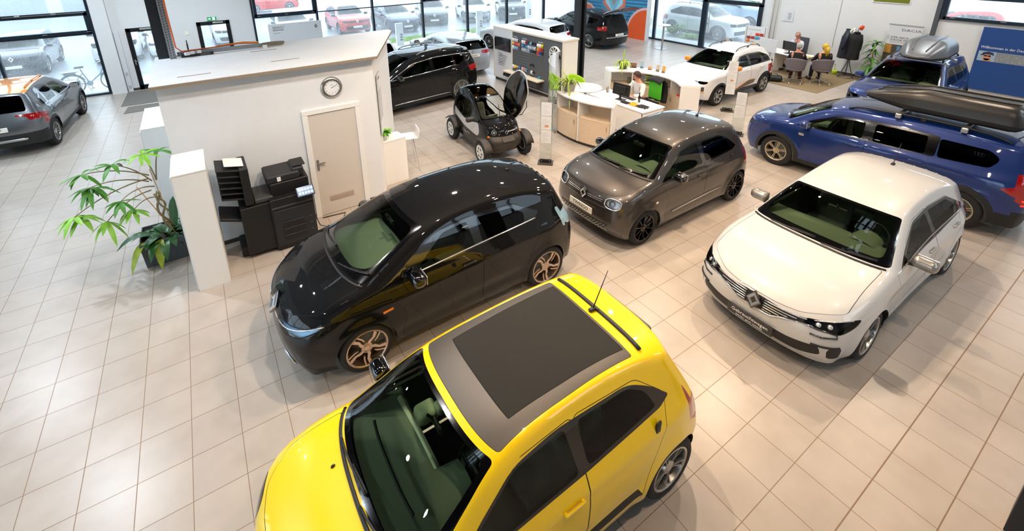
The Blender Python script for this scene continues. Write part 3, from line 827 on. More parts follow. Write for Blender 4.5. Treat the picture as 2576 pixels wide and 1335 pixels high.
def suv_spec(P, L=4.34, W=1.804, H=1.63, wb=2.673, R=.344, arch=True, fr=.83, orange=False, **kw):
    k = wb/2; nx = k+fr; rx = -(L-nx); b = H*.655; hw = W/2
    rows = [(nx-.10, .25, k+.46, .25, 2.5), (nx-.02, .45, k+.46, .45, 2.6), (nx, .70, k+.44, .70, 2.6), (nx-.08, b-.16, k+.36, b-.15, 2.6),
            (nx-.50, b-.03, k+.10, b-.09, 3.4), (k-.20, b+.04, k-.58, b-.03, 2.7, 1), (k-1.02, H-.06, k-1.25, H-.15, 2.7), (-.50, H, -.50, H-.10, 3.2),
            (-1.2, H-.02, -1.2, H-.12, 3.2), (rx+.38, H-.07, rx+.52, H-.17, 3.0, 1), (rx+.10, b+.02, rx+.30, b+.0, 2.8), (rx, .72, rx+.30, .72, 2.8), (rx+.07, .28, rx+.34, .28, 2.6)]
    t = b; h = H
    side = [] if not arch else [
        ('wheel_arch_trim', [(k+(R+.115)*math.cos(a), R+(R+.115)*math.sin(a)) for a in np.linspace(-.3, PI+.3, 24)], 0, 0),
        ('rear_arch_trim', [(-k+(R+.115)*math.cos(a), R+(R+.115)*math.sin(a)) for a in np.linspace(-.3, PI+.3, 24)], 0, 0),
        ('sill_trim', [(k-.4, .22), (k-.4, .36), (-k+.4, .36), (-k+.4, .22)], .02, 0)]
    side += [('front_door', [(k-.58, .38), (k-.62, .62), (k-.50, t-.01), (k-1.22, h-.17), (-.36, h-.14), (-.40, .80), (-.36, .38)], .06, .005),
             ('rear_door', [(-.36, .38), (-.40, .80), (-.36, h-.14), (-.98, h-.15), (-1.12, t-.08), (-k+.42, .74), (-k+.45, .38)], .06, .005),
             ('window_trim', [(k-.53, t-.03, .02), (k-1.20, h-.20), (-.40, h-.165), (-1.05, h-.18), (-1.62, t+.14, .04), (-1.5, t+.02, .03), (-.4, t)], .06, 0),
             ('front_window', [(k-.76, t, .03), (k-1.22, h-.235), (-.30, h-.205), (-.33, t+.02)], .04, 0),
             ('rear_side_window', [(-.44, t+.025), (-.42, h-.205), (-.98, h-.215), (-1.06, t+.04)], .04, 0),
             ('quarter_window', [(-1.14, t+.05), (-1.08, h-.235), (-1.48, t+.14), (-1.45, t+.06)], .03, 0),
             ('tail_lamp', [(rx+.28, t-.06), (rx+.5, t-.06), (rx+.5, t-.32), (rx+.28, t-.32)], .03, 0)]
    return dict(wb=wb, R=R, Ra=R+.045, tw=.215, Rr=R*.68, rim='five', rows=rows,
        hw=[(nx, hw-.14), (k+.45, hw-.05), (k, hw-.01), (.5, hw-.015), (-.5, hw-.012), (-k, hw), (-k-.45, hw-.04), (rx, hw-.12)],
        sec=[(.2, .05), (.35, .015), (.6, 0), (b-.2, .0), (b-.06, .03), (b+.05, .08), (b+.2, .14), (h-.2, .22), (h-.1, .27), (h+.05, .36)],
        flare=.03, creases=[(k-.3, .46, -k+.4, .50, -.02, .06), (k+.3, b-.12, -k-.4, b-.06, .010, .035)],
        band=[('hood', [(3.1, 0), (3.05, .4), (3.15, .7), (3.5, .86), (4.98, .885), (4.93, 0)], .05, 'C', .005),
              ('windscreen_frame', [(5.04, 0), (5.04, .91), (5.6, .91), (5.96, .88), (5.99, 0)], .05, 'C', 0),
              ('windscreen', [(5.10, 0), (5.10, .83), (5.6, .85), (5.93, .84), (5.965, 0)], .06, 'C', 0),
              ('rear_window', [(9.12, 0), (9.12, .80), (9.9, .80), (9.95, 0)], .06, 'C', 0),
              ('grille', [(2.2, 0), (2.2, .60), (2.78, .60), (2.78, 0)], .03, 'C', 0),
              ('headlamp', [(2.25, .62), (2.2, .88), (2.5, .95), (2.85, .93), (2.82, .62)], .03, 'LR', .01),
              ('lower_grille', [(.4, 0), (.4, .70), (1.35, .78), (1.35, 0)], .05, 'C', 0),
              ('tail_lamp', [(10.1, .80), (10.1, 1), (10.85, 1), (10.85, .80)], .03, 'LR', 0),
              ('bumper_trim', [(11.3, 0), (11.3, 1), (12, 1), (12, 0)], 0, 'C', 0)],
        side=side, mats=base_mats(P, **kw), deep=(),
        interior=dict(dash_x=k-.3, dash_z=t-.03, seat_x=-.25, seat_z=.60, rear_x=-1.5, belt=t-.03, cowl_s=5.10, dash_d=.55, rear_seat_x=-1.05, mirror_s=5.8))

def estate_spec(P, L=4.70, W=1.86, H=1.48, wb=2.81, R=.335, mpv=False, **kw):
    k = wb/2; nx = k+.95; rx = -(L-nx); b = H*.66; hw = W/2; h = H
    dx = .25 if mpv else 0
    rows = [(nx-.12, .18, k+.46, .19, 2.4), (nx-.02, .36, k+.46, .36, 2.5), (nx, .58, k+.43, .60, 2.5), (nx-.08, b-.22, k+.36, b-.19, 2.5),
            (nx-.55, b-.05, k+.08, b-.10, 3.0), (k-.32+dx, b+.05, k-.72+dx, b-.03, 2.6, 1), (k-1.32+dx*.6, h-.06, k-1.55+dx*.6, h-.16, 2.7), (-.6, h, -.6, h-.11, 3.0),
            (-1.45, h-.02, -1.42, h-.13, 3.0), (rx+.30, h-.09, rx+.50, h-.20, 2.8, 1), (rx+.10, b+.02, rx+.36, b, 2.7), (rx, .74, rx+.34, .74, 2.6), (rx+.06, .24, rx+.38, .25, 2.5)]
    t = b
    side = [('front_door', [(k-.6, .27), (k-.66, .6), (k-.62+dx, t-.02), (k-1.52+dx*.6, h-.18), (-.42, h-.15), (-.46, .8), (-.4, .27)], .06, .005),
            ('rear_door', [(-.4, .27), (-.46, .8), (-.42, h-.15), (-1.2, h-.16), (-1.3, t-.06), (-k+.4, .72), (-k+.45, .27)], .06, .005),
            ('window_trim', [(k-.64+dx, t-.03, .02), (k-1.50+dx*.6, h-.205), (-.45, h-.17), (-1.3, h-.18), (rx+.52, h-.26, .06), (rx+.62, t+.10, .06), (-1.2, t+.02), (-.4, t)], .07, 0),
            ('front_window', [(k-.9+dx, t, .03), (k-1.50+dx*.6, h-.24), (-.36, h-.205), (-.38, t+.02)], .04, 0),
            ('rear_side_window', [(-.5, t+.02), (-.48, h-.205), (-1.15, h-.215), (-1.2, t+.04)], .04, 0),
            ('quarter_window', [(-1.28, t+.05), (-1.24, h-.22), (rx+.62, h-.28), (rx+.72, t+.12)], .05, 0),
            ('tail_lamp', [(rx+.34, t-.02), (rx+.55, t-.03), (rx+.5, t-.2), (rx+.34, t-.2)], .03, 0)]
    return dict(wb=wb, R=R, Ra=R+.035, tw=.22, Rr=R*.74, rim='multi', rows=rows,
        hw=[(nx, hw-.17), (k+.45, hw-.05), (k, hw-.01), (.5, hw-.015), (-.5, hw-.012), (-k, hw), (-k-.45, hw-.05), (rx, hw-.15)],
        sec=[(.15, .07), (.28, .025), (.55, 0), (b-.2, .0), (b-.06, .03), (b+.05, .08), (b+.2, .14), (h-.2, .215), (h-.1, .26), (h+.05, .35)],
        flare=.02, creases=[(k-.3, .36, -k+.4, .42, -.025, .06), (k+.2, b-.18, -k-.4, b-.10, .010, .035)],
        band=[('hood', [(3.0, 0), (2.95, .2), (3.05, .5), (3.4, .86), (4.98, .885), (4.93, 0)], .05, 'C', .005),
              ('windscreen_frame', [(5.04, 0), (5.04, .91), (5.6, .91), (5.96, .88), (5.99, 0)], .05, 'C', 0),
              ('windscreen', [(5.10, 0), (5.10, .83), (5.6, .85), (5.93, .84), (5.965, 0)], .06, 'C', 0),
              ('rear_window', [(9.08, 0), (9.08, .82), (9.85, .82), (9.92, 0)], .07, 'C', 0),
              ('grille', [(1.95, 0), (2.0, .22), (2.3, .36), (2.5, .6), (2.78, .58), (2.7, .36), (2.8, .14), (2.84, 0)], .03, 'C', 0),
              ('headlamp', [(2.40, .62), (2.25, .90), (2.50, .95), (3.0, .93), (2.85, .62)], .03, 'LR', .01),
              ('lower_grille', [(.4, 0), (.4, .70), (1.35, .72), (1.35, 0)], .05, 'C', 0),
              ('tail_lamp', [(10.02, .45), (10.02, 1), (10.55, 1), (10.45, .45)], .03, 'LR', 0)],
        side=side, mats=base_mats(P, **kw), deep=(),
        interior=dict(dash_x=k-.45+dx, dash_z=t-.03, seat_x=-.25, seat_z=.52, rear_x=-1.7, belt=t-.03, cowl_s=5.10, dash_d=.5, rear_seat_x=-1.05, mirror_s=5.8))
# ------------------------------------------------------------------ the cars on the floor
GAP = 'showroom cars'
YEL = paint('yellow_paint', 'fad200')
GRY = paint('stone_grey_paint', '4c4845', metal=.75, flake=.25, rough=.38)
BLK = paint('black_paint', '040405', rough=.6); BLK.node_tree.nodes['Principled BSDF'].inputs['Specular IOR Level'].default_value = .1; BLK.node_tree.nodes['Principled BSDF'].inputs['Coat Weight'].default_value = .75
WHT = paint('pearl_white_paint', 'c9c8c5')
BLU = paint('iron_blue_paint', '0d2c6b', metal=.35, flake=.15)
WHT2 = paint('plain_white_paint', 'd9d9d8')
SILV = paint('silver_paint', 'a7aaae', metal=.7, flake=.1)
CAPG = paint('cassiopee_grey_paint', '6f7276', metal=.75, flake=.2)
ORG = paint('orange_paint', 'e08a12', metal=.2)

def yellow_car():
    fab = mat('fabric_roof_black', '262420', .92, noise=.2, nscale=400, bump=.3)
    frm = mat('roof_frame_graphite', '57524d', .45, .4, noise=.05, nscale=300)
    sp = twingo_spec(YEL, 'yellow', fabric_roof=fab, fabric_roof_frame=frm, side_guard=BLACK)
    sp['rim'] = 'twin'; sp['rimback'] = mat('rim_black', '0e0e0e', .5, .2); sp['mats']['rear_side_window'] = SIDEG
    root, B, parts = car('hatchback', 'yellow hatchback with a black fabric folding roof', sp, (1.53, 2.40, 0), PI, h=.045)
    door_mirror(B, root, .72, 1.03, GLOSSBLK)
    door_handles(B, root, [(-.10, .88)], YEL)
    mb = MB(); mb.grid(lambda a, b: (-.42-.30*a+.02*math.sin(b*9), .52-.10*b+.02*math.sin(a*13+b*7), .70+.34*b), 10, 10); mb.build('seat_wrap', mat('plastic_wrap', 'c9d796', .25, coat=1.), root, smooth=True)
    # hidden rear handle, spoiler slot, antenna, wipers, washer jets
    for sg in (1, -1):
        mb = MB(); P = B.side(-1.0, .96, sg); mb.rbox((-1.0, P.y+sg*.004, .96), (.06, .02, .14), .01); mb.build('door_handle', BLACK, root, smooth=True)
    mb = MB(); mb.tube([B.band(8.17, q, .006) for q in np.linspace(-.84, .84, 25)], .020, 6); v = mb.build('spoiler_slot', BLACK, root, smooth=True)
    mb = MB(); P = B.band(8.02, .0, .0); mb.rbox((P.x, P.y, P.z+.015), (.07, .04, .035), .014); mb.tube([P, P+Vector((-.17, 0, .36))], [.006, .003]); mb.build('antenna', BLACK, root, smooth=True)
    wiper(B, root, lerp_path((5.02, .15), (5.10, .80), 10)); wiper(B, root, lerp_path((5.02, -.55), (5.09, .12), 10))
    mb = MB()
    for q in (-.35, .35): P = B.band(4.75, q, .006); mb.sphere(P, (.018, .012, .01), 8, 6)
    mb.build('washer_jet', BLACK, root)
    mb = MB(); P = B.band(4.97, 0); mb.tube([B.band(5.0, q, .0) for q in np.linspace(-.9, .9, 25)], .016, 6); mb.build('cowl', BLACK, root, smooth=True)
    # things seen through the screen: white trim strip of the dashboard and the toll tag behind the mirror
    mb = MB(); M = Matrix.Translation((.63, -.22, .975)) @ Matrix.Rotation(.5, 4, 'Y'); mb.rbox((0, 0, 0), (.05, .72, .10), .02, M=M); mb.build('dashboard_strip', mat('dash_white', 'c9cbb9', .4), root, smooth=True)
    mb = MB(); mb.rbox((.60, -.08, 1.33), (.17, .15, .10), .04); mb.rbox((.50, -.02, 1.38), (.10, .10, .08), .03); mb.build('mirror_foot', mat('mirror_beige', 'c5c8a8', .6), root, smooth=True)
    mb = MB()
    P = [B.band(5.30, q, -.075) for q in np.linspace(-.55, .55, 20)]
    mb.tube(P, .012, 5); mb.build('defrost_vent', BLACK, root)
    diamond_badge(root, frame_at(B.band(2.62, 0, .01), (1, 0, .1)), .13, .17)
    return root
yellow_car()

def grey_car():
    sp = twingo_spec(GRY, 'grey'); sp['rim'] = 'multi'
    sp['rimmat'] = mat('rim_gloss_black', '0c0c0d', .25, .5, coat=.6); sp['Rr'] = .225
    root, B, parts = car('hatchback', 'stone grey hatchback with black rims facing the camera, in front of the reception counter', sp, (6.72, 4.96, 0), PI, h=.05)
    door_mirror(B, root, .60, 1.02, GLOSSBLK); door_handles(B, root, [(-.10, .88)], GRY)
    for sg in (1, -1):
        mb = MB(); P = B.side(-1.0, .96, sg); mb.rbox((-1.0, P.y+sg*.004, .96), (.05, .02, .12), .01); mb.build('door_handle', BLACK, root, smooth=True)
        mb = MB(); mb.tube([B.side(.60-1.35*t, .40+.055*t, sg, .006) for t in np.linspace(0, 1, 20)], .011); mb.build('side_strip', SILVER, root, smooth=True)
        mb = MB(); P = B.band(2.72, sg*.70, -.02); mb.sphere(P, .05); mb.build('lamp_projector', LENS, root, smooth=True)
        mb = MB(); mb.tube([B.band(2.71+.36*math.copysign(abs(math.cos(a))**.7, math.cos(a)), sg*(.715+.155*math.copysign(abs(math.sin(a))**.7, math.sin(a))), .006) for a in np.linspace(0, 2*PI, 33)[:-1]], .011, closed=True); mb.build('lamp_ring', CHROME, root, smooth=True)
        mb = MB(); P = B.side(1.02, .70, sg); mb.sphere(P, (.035, .01, .02)); mb.build('side_indicator', mat('indicator_clear', 'd6cdb0', .2), root)
    mb = MB()
    for s in (2.50, 2.62): mb.tube([B.band(s+.05*abs(q)/.5+(.08 if abs(q) > .1 else 0), q, .008) for q in np.linspace(-.5, .5, 30)], .006)
    mb.build('grille_bar', CHROME, root)
    mb = MB()
    for r in range(5):
        s = .80+.11*r
        for i in range(16):
            q = -.60+.08*i+(.04 if r % 2 else 0); a = B.band(s, q, .006); b = B.band(s, q+.045, .006); mb.bar(a, b, .012)
    mb.build('grille_dashes', SILVER, root)
    mb = MB(); mb.tube([B.band(2.30-.14*max(0, 1-abs(q)/.2), q, .008) for q in np.linspace(-.62, .62, 40)], .008); mb.build('grille_lip', GRY, root, smooth=True)
    diamond_badge(root, frame_at(B.band(2.62, 0, .02), (1, 0, .12)), .15, .20)
    plate(root, frame_at(B.band(1.72, 0, .02), (1, 0, .05)), 'TWINGO', size=.085)
    mb = MB(); P = B.band(8.05, 0); mb.rbox((P.x, 0, P.z+.012), (.06, .04, .03), .012); mb.tube([P, P+Vector((-.16, 0, .30))], [.006, .003]); mb.build('antenna', BLACK, root, smooth=True)
    wiper(B, root, lerp_path((5.03, .15), (5.10, .80), 8)); wiper(B, root, lerp_path((5.03, -.55), (5.09, .12), 8))
    mb = MB(); mb.tube([B.band(5.0, q) for q in np.linspace(-.9, .9, 25)], .016, 6); mb.build('cowl', BLACK, root, smooth=True)
grey_car()

def black_car():
    sp = zoe_spec(BLK, headlamp=glassmat('lamp_lens_blue', 'cfe6f4'), tail_lamp=mat('clear_blue_lamp', '9fc6dd', .1, .3, coat=1.), tail=1)
    root, B, parts = car('hatchback', 'glossy black hatchback with bronze two-tone rims beside the copier', sp, (2.27, 5.13, 0), PI, h=.045)
    door_mirror(B, root, .68, 1.03, GLOSSBLK, size=(.17, .24, .16)); door_handles(B, root, [(-.06, .92)], GLOSSBLK)
    for sg in (1, -1):
        mb = MB(); mb.tube([B.side(.66-1.80*t, 1.035+.095*t, sg, .004) for t in np.linspace(0, 1, 26)], .009); mb.build('waist_strip', CHROME, root, smooth=True)
        mb = MB(); mb.tube([B.band(2.44+.5*t*t, sg*(.32+.64*t), .004) for t in np.linspace(0, 1, 14)], .007); mb.build('lamp_edge', CHROME, root, smooth=True)
        mb = MB(); mb.grid(lambda a, b: tuple(B.band(2.50+.22*a+.05*b, sg*(.38+.5*a), -.015)), 8, 2); mb.build('lamp_blue_trim', mat('lamp_blue', '4fa4cf', .25, .3), root)
        mb = MB(); mb.tube([B.band(s, sg*q, .008) for s, q in ((1.28, .55), (.80, .71), (.56, .70), (.48, .60))], .012); mb.build('bumper_chrome', CHROME, root, smooth=True)
        mb = MB(); P = B.side(1.02, .73, sg); mb.bar(P+Vector((.06, sg*.004, 0)), P+Vector((-.06, sg*.004, .015)), .02, .02); mb.build('side_indicator', AMBER, root)
    diamond_badge(root, frame_at(B.band(2.66, 0, .012), B.bnormal(2.66, 0)), .19, .26)
    mb = MB(); P = B.band(8.1, 0); mb.rbox((P.x, 0, P.z+.012), (.06, .04, .03), .012); mb.tube([P, P+Vector((-.10, 0, .14))], [.006, .003]); mb.build('antenna', BLACK, root, smooth=True)
    wiper(B, root, lerp_path((5.05, .30), (5.16, .84), 8)); wiper(B, root, lerp_path((5.05, -.75), (5.12, -.1), 8))
    mb = MB(); mb.tube([B.band(5.0, q) for q in np.linspace(-.9, .9, 25)], .016, 6); mb.build('cowl', BLACK, root, smooth=True)
black_car()

def white_car():
    sp = megane_spec(WHT, headlamp_deep=mat('lamp_dark', '24272b', .2, .6))
    root, B, parts = car('hatchback', 'pearl white hatchback with a black dealer plate and silver mirrors', sp, (7.21, 2.15, 0), PI, h=.045)
    door_mirror(B, root, .46, .96, mat('mirror_silver', '97938c', .3, .7, coat=1.), size=(.16, .25, .15), out=.15); door_handles(B, root, [(-.24, .85), (-1.10, .91)], SILVER)
    for sg in (1, -1):
        for q in (.70, .80):
            mb = MB(); P = B.band(2.62, sg*q, -.02); mb.sphere(P, .032); mb.build('lamp_projector', CHROME, root, smooth=True)
        mb = MB(); mb.tube([B.band(s, sg*q, .006) for s, q in ((2.44, .64), (2.38, .72), (2.24, .90), (2.05, .92), (2.0, .80), (2.04, .68))], .010); mb.build('day_light', mat('drl_dark', '15171a', .2, coat=1), root, smooth=True)
        mb = MB(); mb.tube([B.band(s, sg*q, .006) for s, q in ((2.80, .64), (2.92, .80), (3.0, .92))], .006); mb.build('lamp_brow', CHROME, root, smooth=True)
        mb = MB(); mb.tube([B.band(1.52, sg*q, .004) for q in np.linspace(.72, .97, 8)], .012); mb.build('fog_brow', BLACK, root, smooth=True)
        mb = MB(); mb.tube([B.side(.82-2.3*t, .925+.10*t+.02*math.sin(PI*t), sg, .004) for t in np.linspace(0, 1, 26)], .008); mb.build('waist_strip', CHROME, root, smooth=True)
    mb = MB()
    for r in range(5):
        s = 2.10+.15*r; qm = .24+.085*r
        for sg in (1, -1): mb.tube([B.band(s+.05*abs(q), sg*q, .008) for q in np.linspace(.12, qm, 12)], .007)
    mb.build('grille_bar', CHROME, root, smooth=True)
    mb = MB(); mb.tube([B.band(s, q, .006) for s, q in [(2.46, -.66), (2.24, -.36), (1.96, -.22), (1.92, 0), (1.96, .22), (2.24, .36), (2.46, .66)]], .009); mb.build('grille_frame', CHROME, root, smooth=True)
    diamond_badge(root, frame_at(B.band(2.42, 0, .035), (1, 0, .12)), .16, .21)
    plate(root, frame_at(B.band(1.20, 0, .03), (1, 0, -.05)), 'Gebrauchtwagen', w=.54, h=.12, dark=True, sub='Garantiert · gepr\u00fcft · finanzierbar', size=.064)
    mb = MB(); P = B.band(8.2, 0); mb.rbox((P.x, 0, P.z+.014), (.07, .045, .035), .014); mb.tube([P, P+Vector((-.13, 0, .32))], [.006, .003]); mb.build('antenna', BLACK, root, smooth=True)
    wiper(B, root, lerp_path((5.03, .15), (5.09, .80), 8)); wiper(B, root, lerp_path((5.03, -.60), (5.07, .05), 8))
    mb = MB(); mb.tube([B.band(5.0, q) for q in np.linspace(-.9, .9, 25)], .016, 6); mb.build('cowl', BLACK, root, smooth=True)
white_car()

def roof_rails(B, root, x0, x1, m, z=.06, pads=None):
    for sg in (1, -1):
        def sp(x):
            # point on the roof band at this x, well out to the side
            lo, hi = 5.9, 9.0
            for _ in range(30):
                mid = (lo+hi)/2
                if B.band(mid, .80).x > x: lo = mid
                else: hi = mid
            return B.band(lo, sg*.84)
        pts = []
        for i in range(17):
            t = i/16; P = sp(x0+(x1-x0)*t); e = min(1, t/.12, (1-t)/.12); pts.append(P+Vector((0, 0, .005+z*math.sin(e*PI/2))))
        mb = MB(); mb.tube(pts, .018, 8)
        mb.rbox(pts[8]-Vector((0, 0, .03)), (.08, .03, .06), .01)
        r = mb.build('roof_rail', m, root, smooth=True)
        if pads:
            mb = MB(); mb.tube(pts[11:14], .024, 8); mb.build('rail_cap', pads, r, smooth=True)

def roof_box(name, label, loc, rz, L, W, H, m, dark, group=None, pitch=0., wedge=0.):
    t = thing(name, label, 'roof box', loc, rz, group)
    def ring(x, lo, hi, wf, n=28):
        w = W/2*wf; pts = []
        for i in range(n):
            a = 2*PI*i/n; c, s = math.cos(a), math.sin(a)
            y = w*math.copysign(abs(c)**.45, c); zz = math.copysign(abs(s)**.6, s)
            z = hi*zz if zz > 0 else lo*-zz
            pts.append((x, y*(1 if zz <= 0 else (1-.10*zz)), z))
        return pts
    def shell(top):
        R = []
        N = 26
        for i in range(N+1):
            u = i/N; x = L*(.5-u)
            nose = min(1, (u/.42))**.55; tail = min(1, ((1-u)/.06))**.5
            wf = max(.05, (.42+.58*min(1, u/.36)**.75)*min(1, (u/.035)**.5 if u < .035 else 1)*(.86+.14*tail))
            hi = H*max(.05, nose**1.2)*(.55+.45*tail if u > .9 else 1)*(1-wedge*max(0, u-.5))
            if top: R.append(ring(x, -.012, hi, wf))
            else: R.append(ring(x, -.13*max(.15, min(1, nose*1.1))*(.4+.6*tail), .012, wf*.985))
        return R
    mb = MB(); mb.loft(shell(True)); lid = mb.build('lid', m, t, auto=.7)
    mb = MB(); mb.loft(shell(False)); mb.build('base', dark, t, auto=.7)
    mb = MB()
    for sg in (1, -1): mb.tube([(L*(.40-.84*k), sg*(W/2*.40*(.55+.45*min(1, (.1+k)/.36))), H*(.42+.60*min(1, k/.4)**.6)) for k in np.linspace(0, 1, 20)], .012)
    mb.build('rib', m, lid, smooth=True)
    for x in (L*.18, -L*.22):
        mb = MB(); mb.bar((x, -.52, -.16), (x, .52, -.16), .06, .03)
        for sg in (1, -1): mb.rbox((x, sg*.52, -.185), (.09, .07, .09), .02)
        mb.build('crossbar', SILVER, t)
    return t

def jogger():
    sp = jogger_spec(BLU); root, B, parts = car('estate_car', 'long dark blue family car with a roof box, side on behind the white hatchback', sp, (11.02, 3.12, 0), PI/2+.035, h=.055)
    door_mirror(B, root, .98, 1.07, BLU); door_handles(B, root, [(.15, .93), (-.80, .95)], BLU)
    roof_rails(B, root, .42, -1.80, BLACK)
    for sg in (1, -1):
        mb = MB(); P = B.side(1.02, .86, sg); mb.rbox(P, (.10, .03, .05), .012); mb.build('side_badge', CHROME, root, smooth=True)
        for dz in (.80, .90):
            mb = MB(); mb.tube([B.band(10.6+(1.02-dz)*2, sg*q, .01) for q in np.linspace(.72, .98, 8)], .014); mb.build('tail_light_bar', mat('tail_bar', 'ff3a22', .2, emit='ff2a14', estr=1.), root)
    wiper(B, root, lerp_path((5.03, .15), (5.09, .80), 8)); wiper(B, root, lerp_path((5.03, -.60), (5.07, .05), 8))
    mb = MB(); P = B.band(8.6, .35); mb.tube([P, P+Vector((-.25, 0, .30))], [.007, .004]); mb.build('antenna', BLACK, root, smooth=True)
jogger()
BOXM = mat('box_shell_black', '2a2927', .30, noise=.15, nscale=300, bump=.08, spec=.4)
BOXD = mat('box_base_black', '131313', .6)
roof_box('roof_box', 'long black roof box with a silver stripe on the dark blue family car', (10.93, 2.36, 1.80), PI/2+.03, 2.20, .80, .30, BOXM, BOXD, 'roof boxes')

def duster():
    sp = suv_spec(BLU); root, B, parts = car('suv', 'dark blue off-road car with a grey roof box, beneath the blue welcome banner', sp, (16.10, 4.18, 0), PI+.06, h=.055)
    door_mirror(B, root, .82, 1.10, BLU); door_handles(B, root, [(-.22, .97), (-.98, 1.0)], BLU); roof_rails(B, root, .15, -1.4, BLACK)
    mb = MB()
    for s in (2.3, 2.45, 2.6): mb.tube([B.band(s, q, .008) for q in np.linspace(-.55, .55, 14)], .008)
    mb.build('grille_bar', SILVER, root)
    mb = MB(); mb.bar((.72, .30, 1.12), (.72, .62, 1.12), .22, .003); mb.build('price_sheet', PLATEW, root)
    mb = MB(); P = B.side(.45, 1.12, 1, .02); mb.box(P.x-.16, P.x+.16, P.y, P.y+.006, .86, 1.12); mb.build('price_sheet', PLATEW, root)
    wiper(B, root, lerp_path((5.03, .15), (5.09, .80), 8)); wiper(B, root, lerp_path((5.03, -.60), (5.07, .05), 8))
duster()
BOXG = mat('box_shell_silver', '6c7075', .38, .5, noise=.1, nscale=300)
roof_box('roof_box', 'squat silver-grey roof box on the off-road car beneath the welcome banner', (15.62, 3.92, 1.87), PI+.06, 1.80, .95, .36, BOXG, BOXD, 'roof boxes', wedge=.2)

def spring():
    sp = suv_spec(WHT2, L=3.734, W=1.62, H=1.50, wb=2.423, R=.30, fr=.70); sp['rim'] = 'hex'; sp['rimback'] = DISC
    root, B, parts = car('small_suv', 'small white electric car with orange mirrors behind the reception counter', sp, (13.88, 8.31, 0), PI, h=.055)
    door_mirror(B, root, .50, 1.02, ORG); door_handles(B, root, [(-.22, .88), (-.95, .9)], WHT2); roof_rails(B, root, .05, -1.25, mat('rail_grey', '6b675f', .4, .5), pads=ORG)
    for sg in (1, -1):
        mb = MB(); mb.prism([(.60, .30), (-.62, .42), (-.75, .60), (-.25, .53)], -.004, .004, Matrix(((1, 0, 0, 0), (0, 0, 1, sg*(B.Y(0, .45)+.008)), (0, 1, 0, 0), (0, 0, 0, 1)))); g = mb.build('door_graphic', mat('graphic_bronze', '6e6056', .4, .4), root)
        mb = MB(); mb.tube([(.62, sg*(B.Y(0, .45)+.012), .30), (-.26, sg*(B.Y(0, .45)+.012), .535), (-.76, sg*(B.Y(0, .45)+.012), .605)], .008); mb.build('graphic_edge', ORG, g)
        mb = MB(); mb.tube([B.band(1.2, sg*q, .008) for q in np.linspace(.62, .90, 8)], .016); mb.build('lamp_trim', ORG, root)
        mb = MB(); mb.grid(lambda a, b: tuple(B.band(1.3+.5*a, sg*(.62+.28*b), .006)), 3, 4); mb.build('driving_lamp', mat('lamp_smoke', '4a4c4a', .15, .6, coat=1), root)
    wiper(B, root, lerp_path((5.03, -.5), (5.09, .5), 8))
    mb = MB(); P = B.band(8.5, 0); mb.tube([P, P+Vector((-.2, 0, .34))], [.006, .003]); mb.build('antenna', BLACK, root, smooth=True)
spring()

def far_car(name, label, sp, loc, rz, h=.08, m=None, group=None, mz=None, light=True):
    root, B, parts = car(name, label, sp, loc, rz, group, h=h)
    k = sp['wb']/2; b = sp['interior']['belt']
    door_mirror(B, root, k-.62, b+.02, m or GLOSSBLK); door_handles(B, root, [(-.22, b-.13), (-1.0, b-.1)], sp['mats'][''])
    return root, B
P = estate_spec(BLK, L=4.63, W=1.866, H=1.65, wb=2.80, R=.36, mpv=True); P['rim'] = 'twin'; P['rimback'] = DISC; P['Rr'] = .285
r, B = far_car('people_carrier', 'large black people carrier with chrome window line behind the white office box', P, (5.23, 13.22, 0), PI+.12, h=.065)
for sg in (1, -1):
    mb = MB(); mb.tube([B.side(*p, sg, .006) for p in ((1.05, 1.06), (.2, 1.40), (-.6, 1.475), (-1.5, 1.46), (-1.95, 1.40), (-1.80, 1.22), (-.9, 1.13), (0, 1.09), (1.0, 1.06))], .010); mb.build('window_chrome', CHROME, r, smooth=True)
    mb = MB(); mb.tube([B.side(.95-1.9*t, .33+.02*t, sg, .012) for t in np.linspace(0, 1, 12)], .012); mb.build('sill_chrome', CHROME, r, smooth=True)
roof_rails(B, r, -.05, -1.75, SILVER, .05)
P = estate_spec(SILV, L=4.62, H=1.46, wb=2.71); P['rim'] = 'multi'
r, B = far_car('estate_car', 'silver estate car seen from behind between the black people carrier and the window', P, (8.43, 16.77, 0), PI/2-.03, h=.07)
plate(r, frame_at(B.band(10.65, 0, .02), (-1, 0, .05)), 'RENAULT', size=.07); diamond_badge(r, frame_at(B.band(10.15, 0, .01), (-1, 0, .2)), .10, .13, back=False)
P = estate_spec(WHT2, L=4.63, H=1.46, wb=2.71); P['rim'] = 'multi'
r, B = far_car('estate_car', 'white estate car parked behind the paint sample wall', P, (12.75, 17.45, 0), PI/2+.22, h=.07)
P = suv_spec(WHT2, L=4.5, H=1.57, wb=2.68, W=1.82, arch=False)
r, B = far_car('suv', 'white car mostly hidden behind the right end of the office box roof', P, (5.15, 17.65, 0), PI/2, h=.08)
P = estate_spec(BLK, L=4.85, W=1.888, H=1.66, wb=2.884, R=.37); P['rim'] = 'twin'; P['Rr'] = .28; P['rimback'] = DISC
P['band'] = [b for b in P['band'] if b[0] != 'rear_window']
P['mats']['tailgate_opening'] = mat('boot_dark', '0b0b0c', .9)
P['band'].append(('tailgate_opening', [(9.08, 0), (9.08, .80), (10.9, .78), (10.9, 0)], .06, 'C', 0))
r, B = far_car('large_suv', 'black crossover with its tailgate raised beside the orange and blue wall', P, (16.22, 17.22, 0), PI/2, h=.065)
M = Matrix.Translation((-2.05, 0, 1.56)) @ Matrix.Rotation(.38, 4, 'Y')
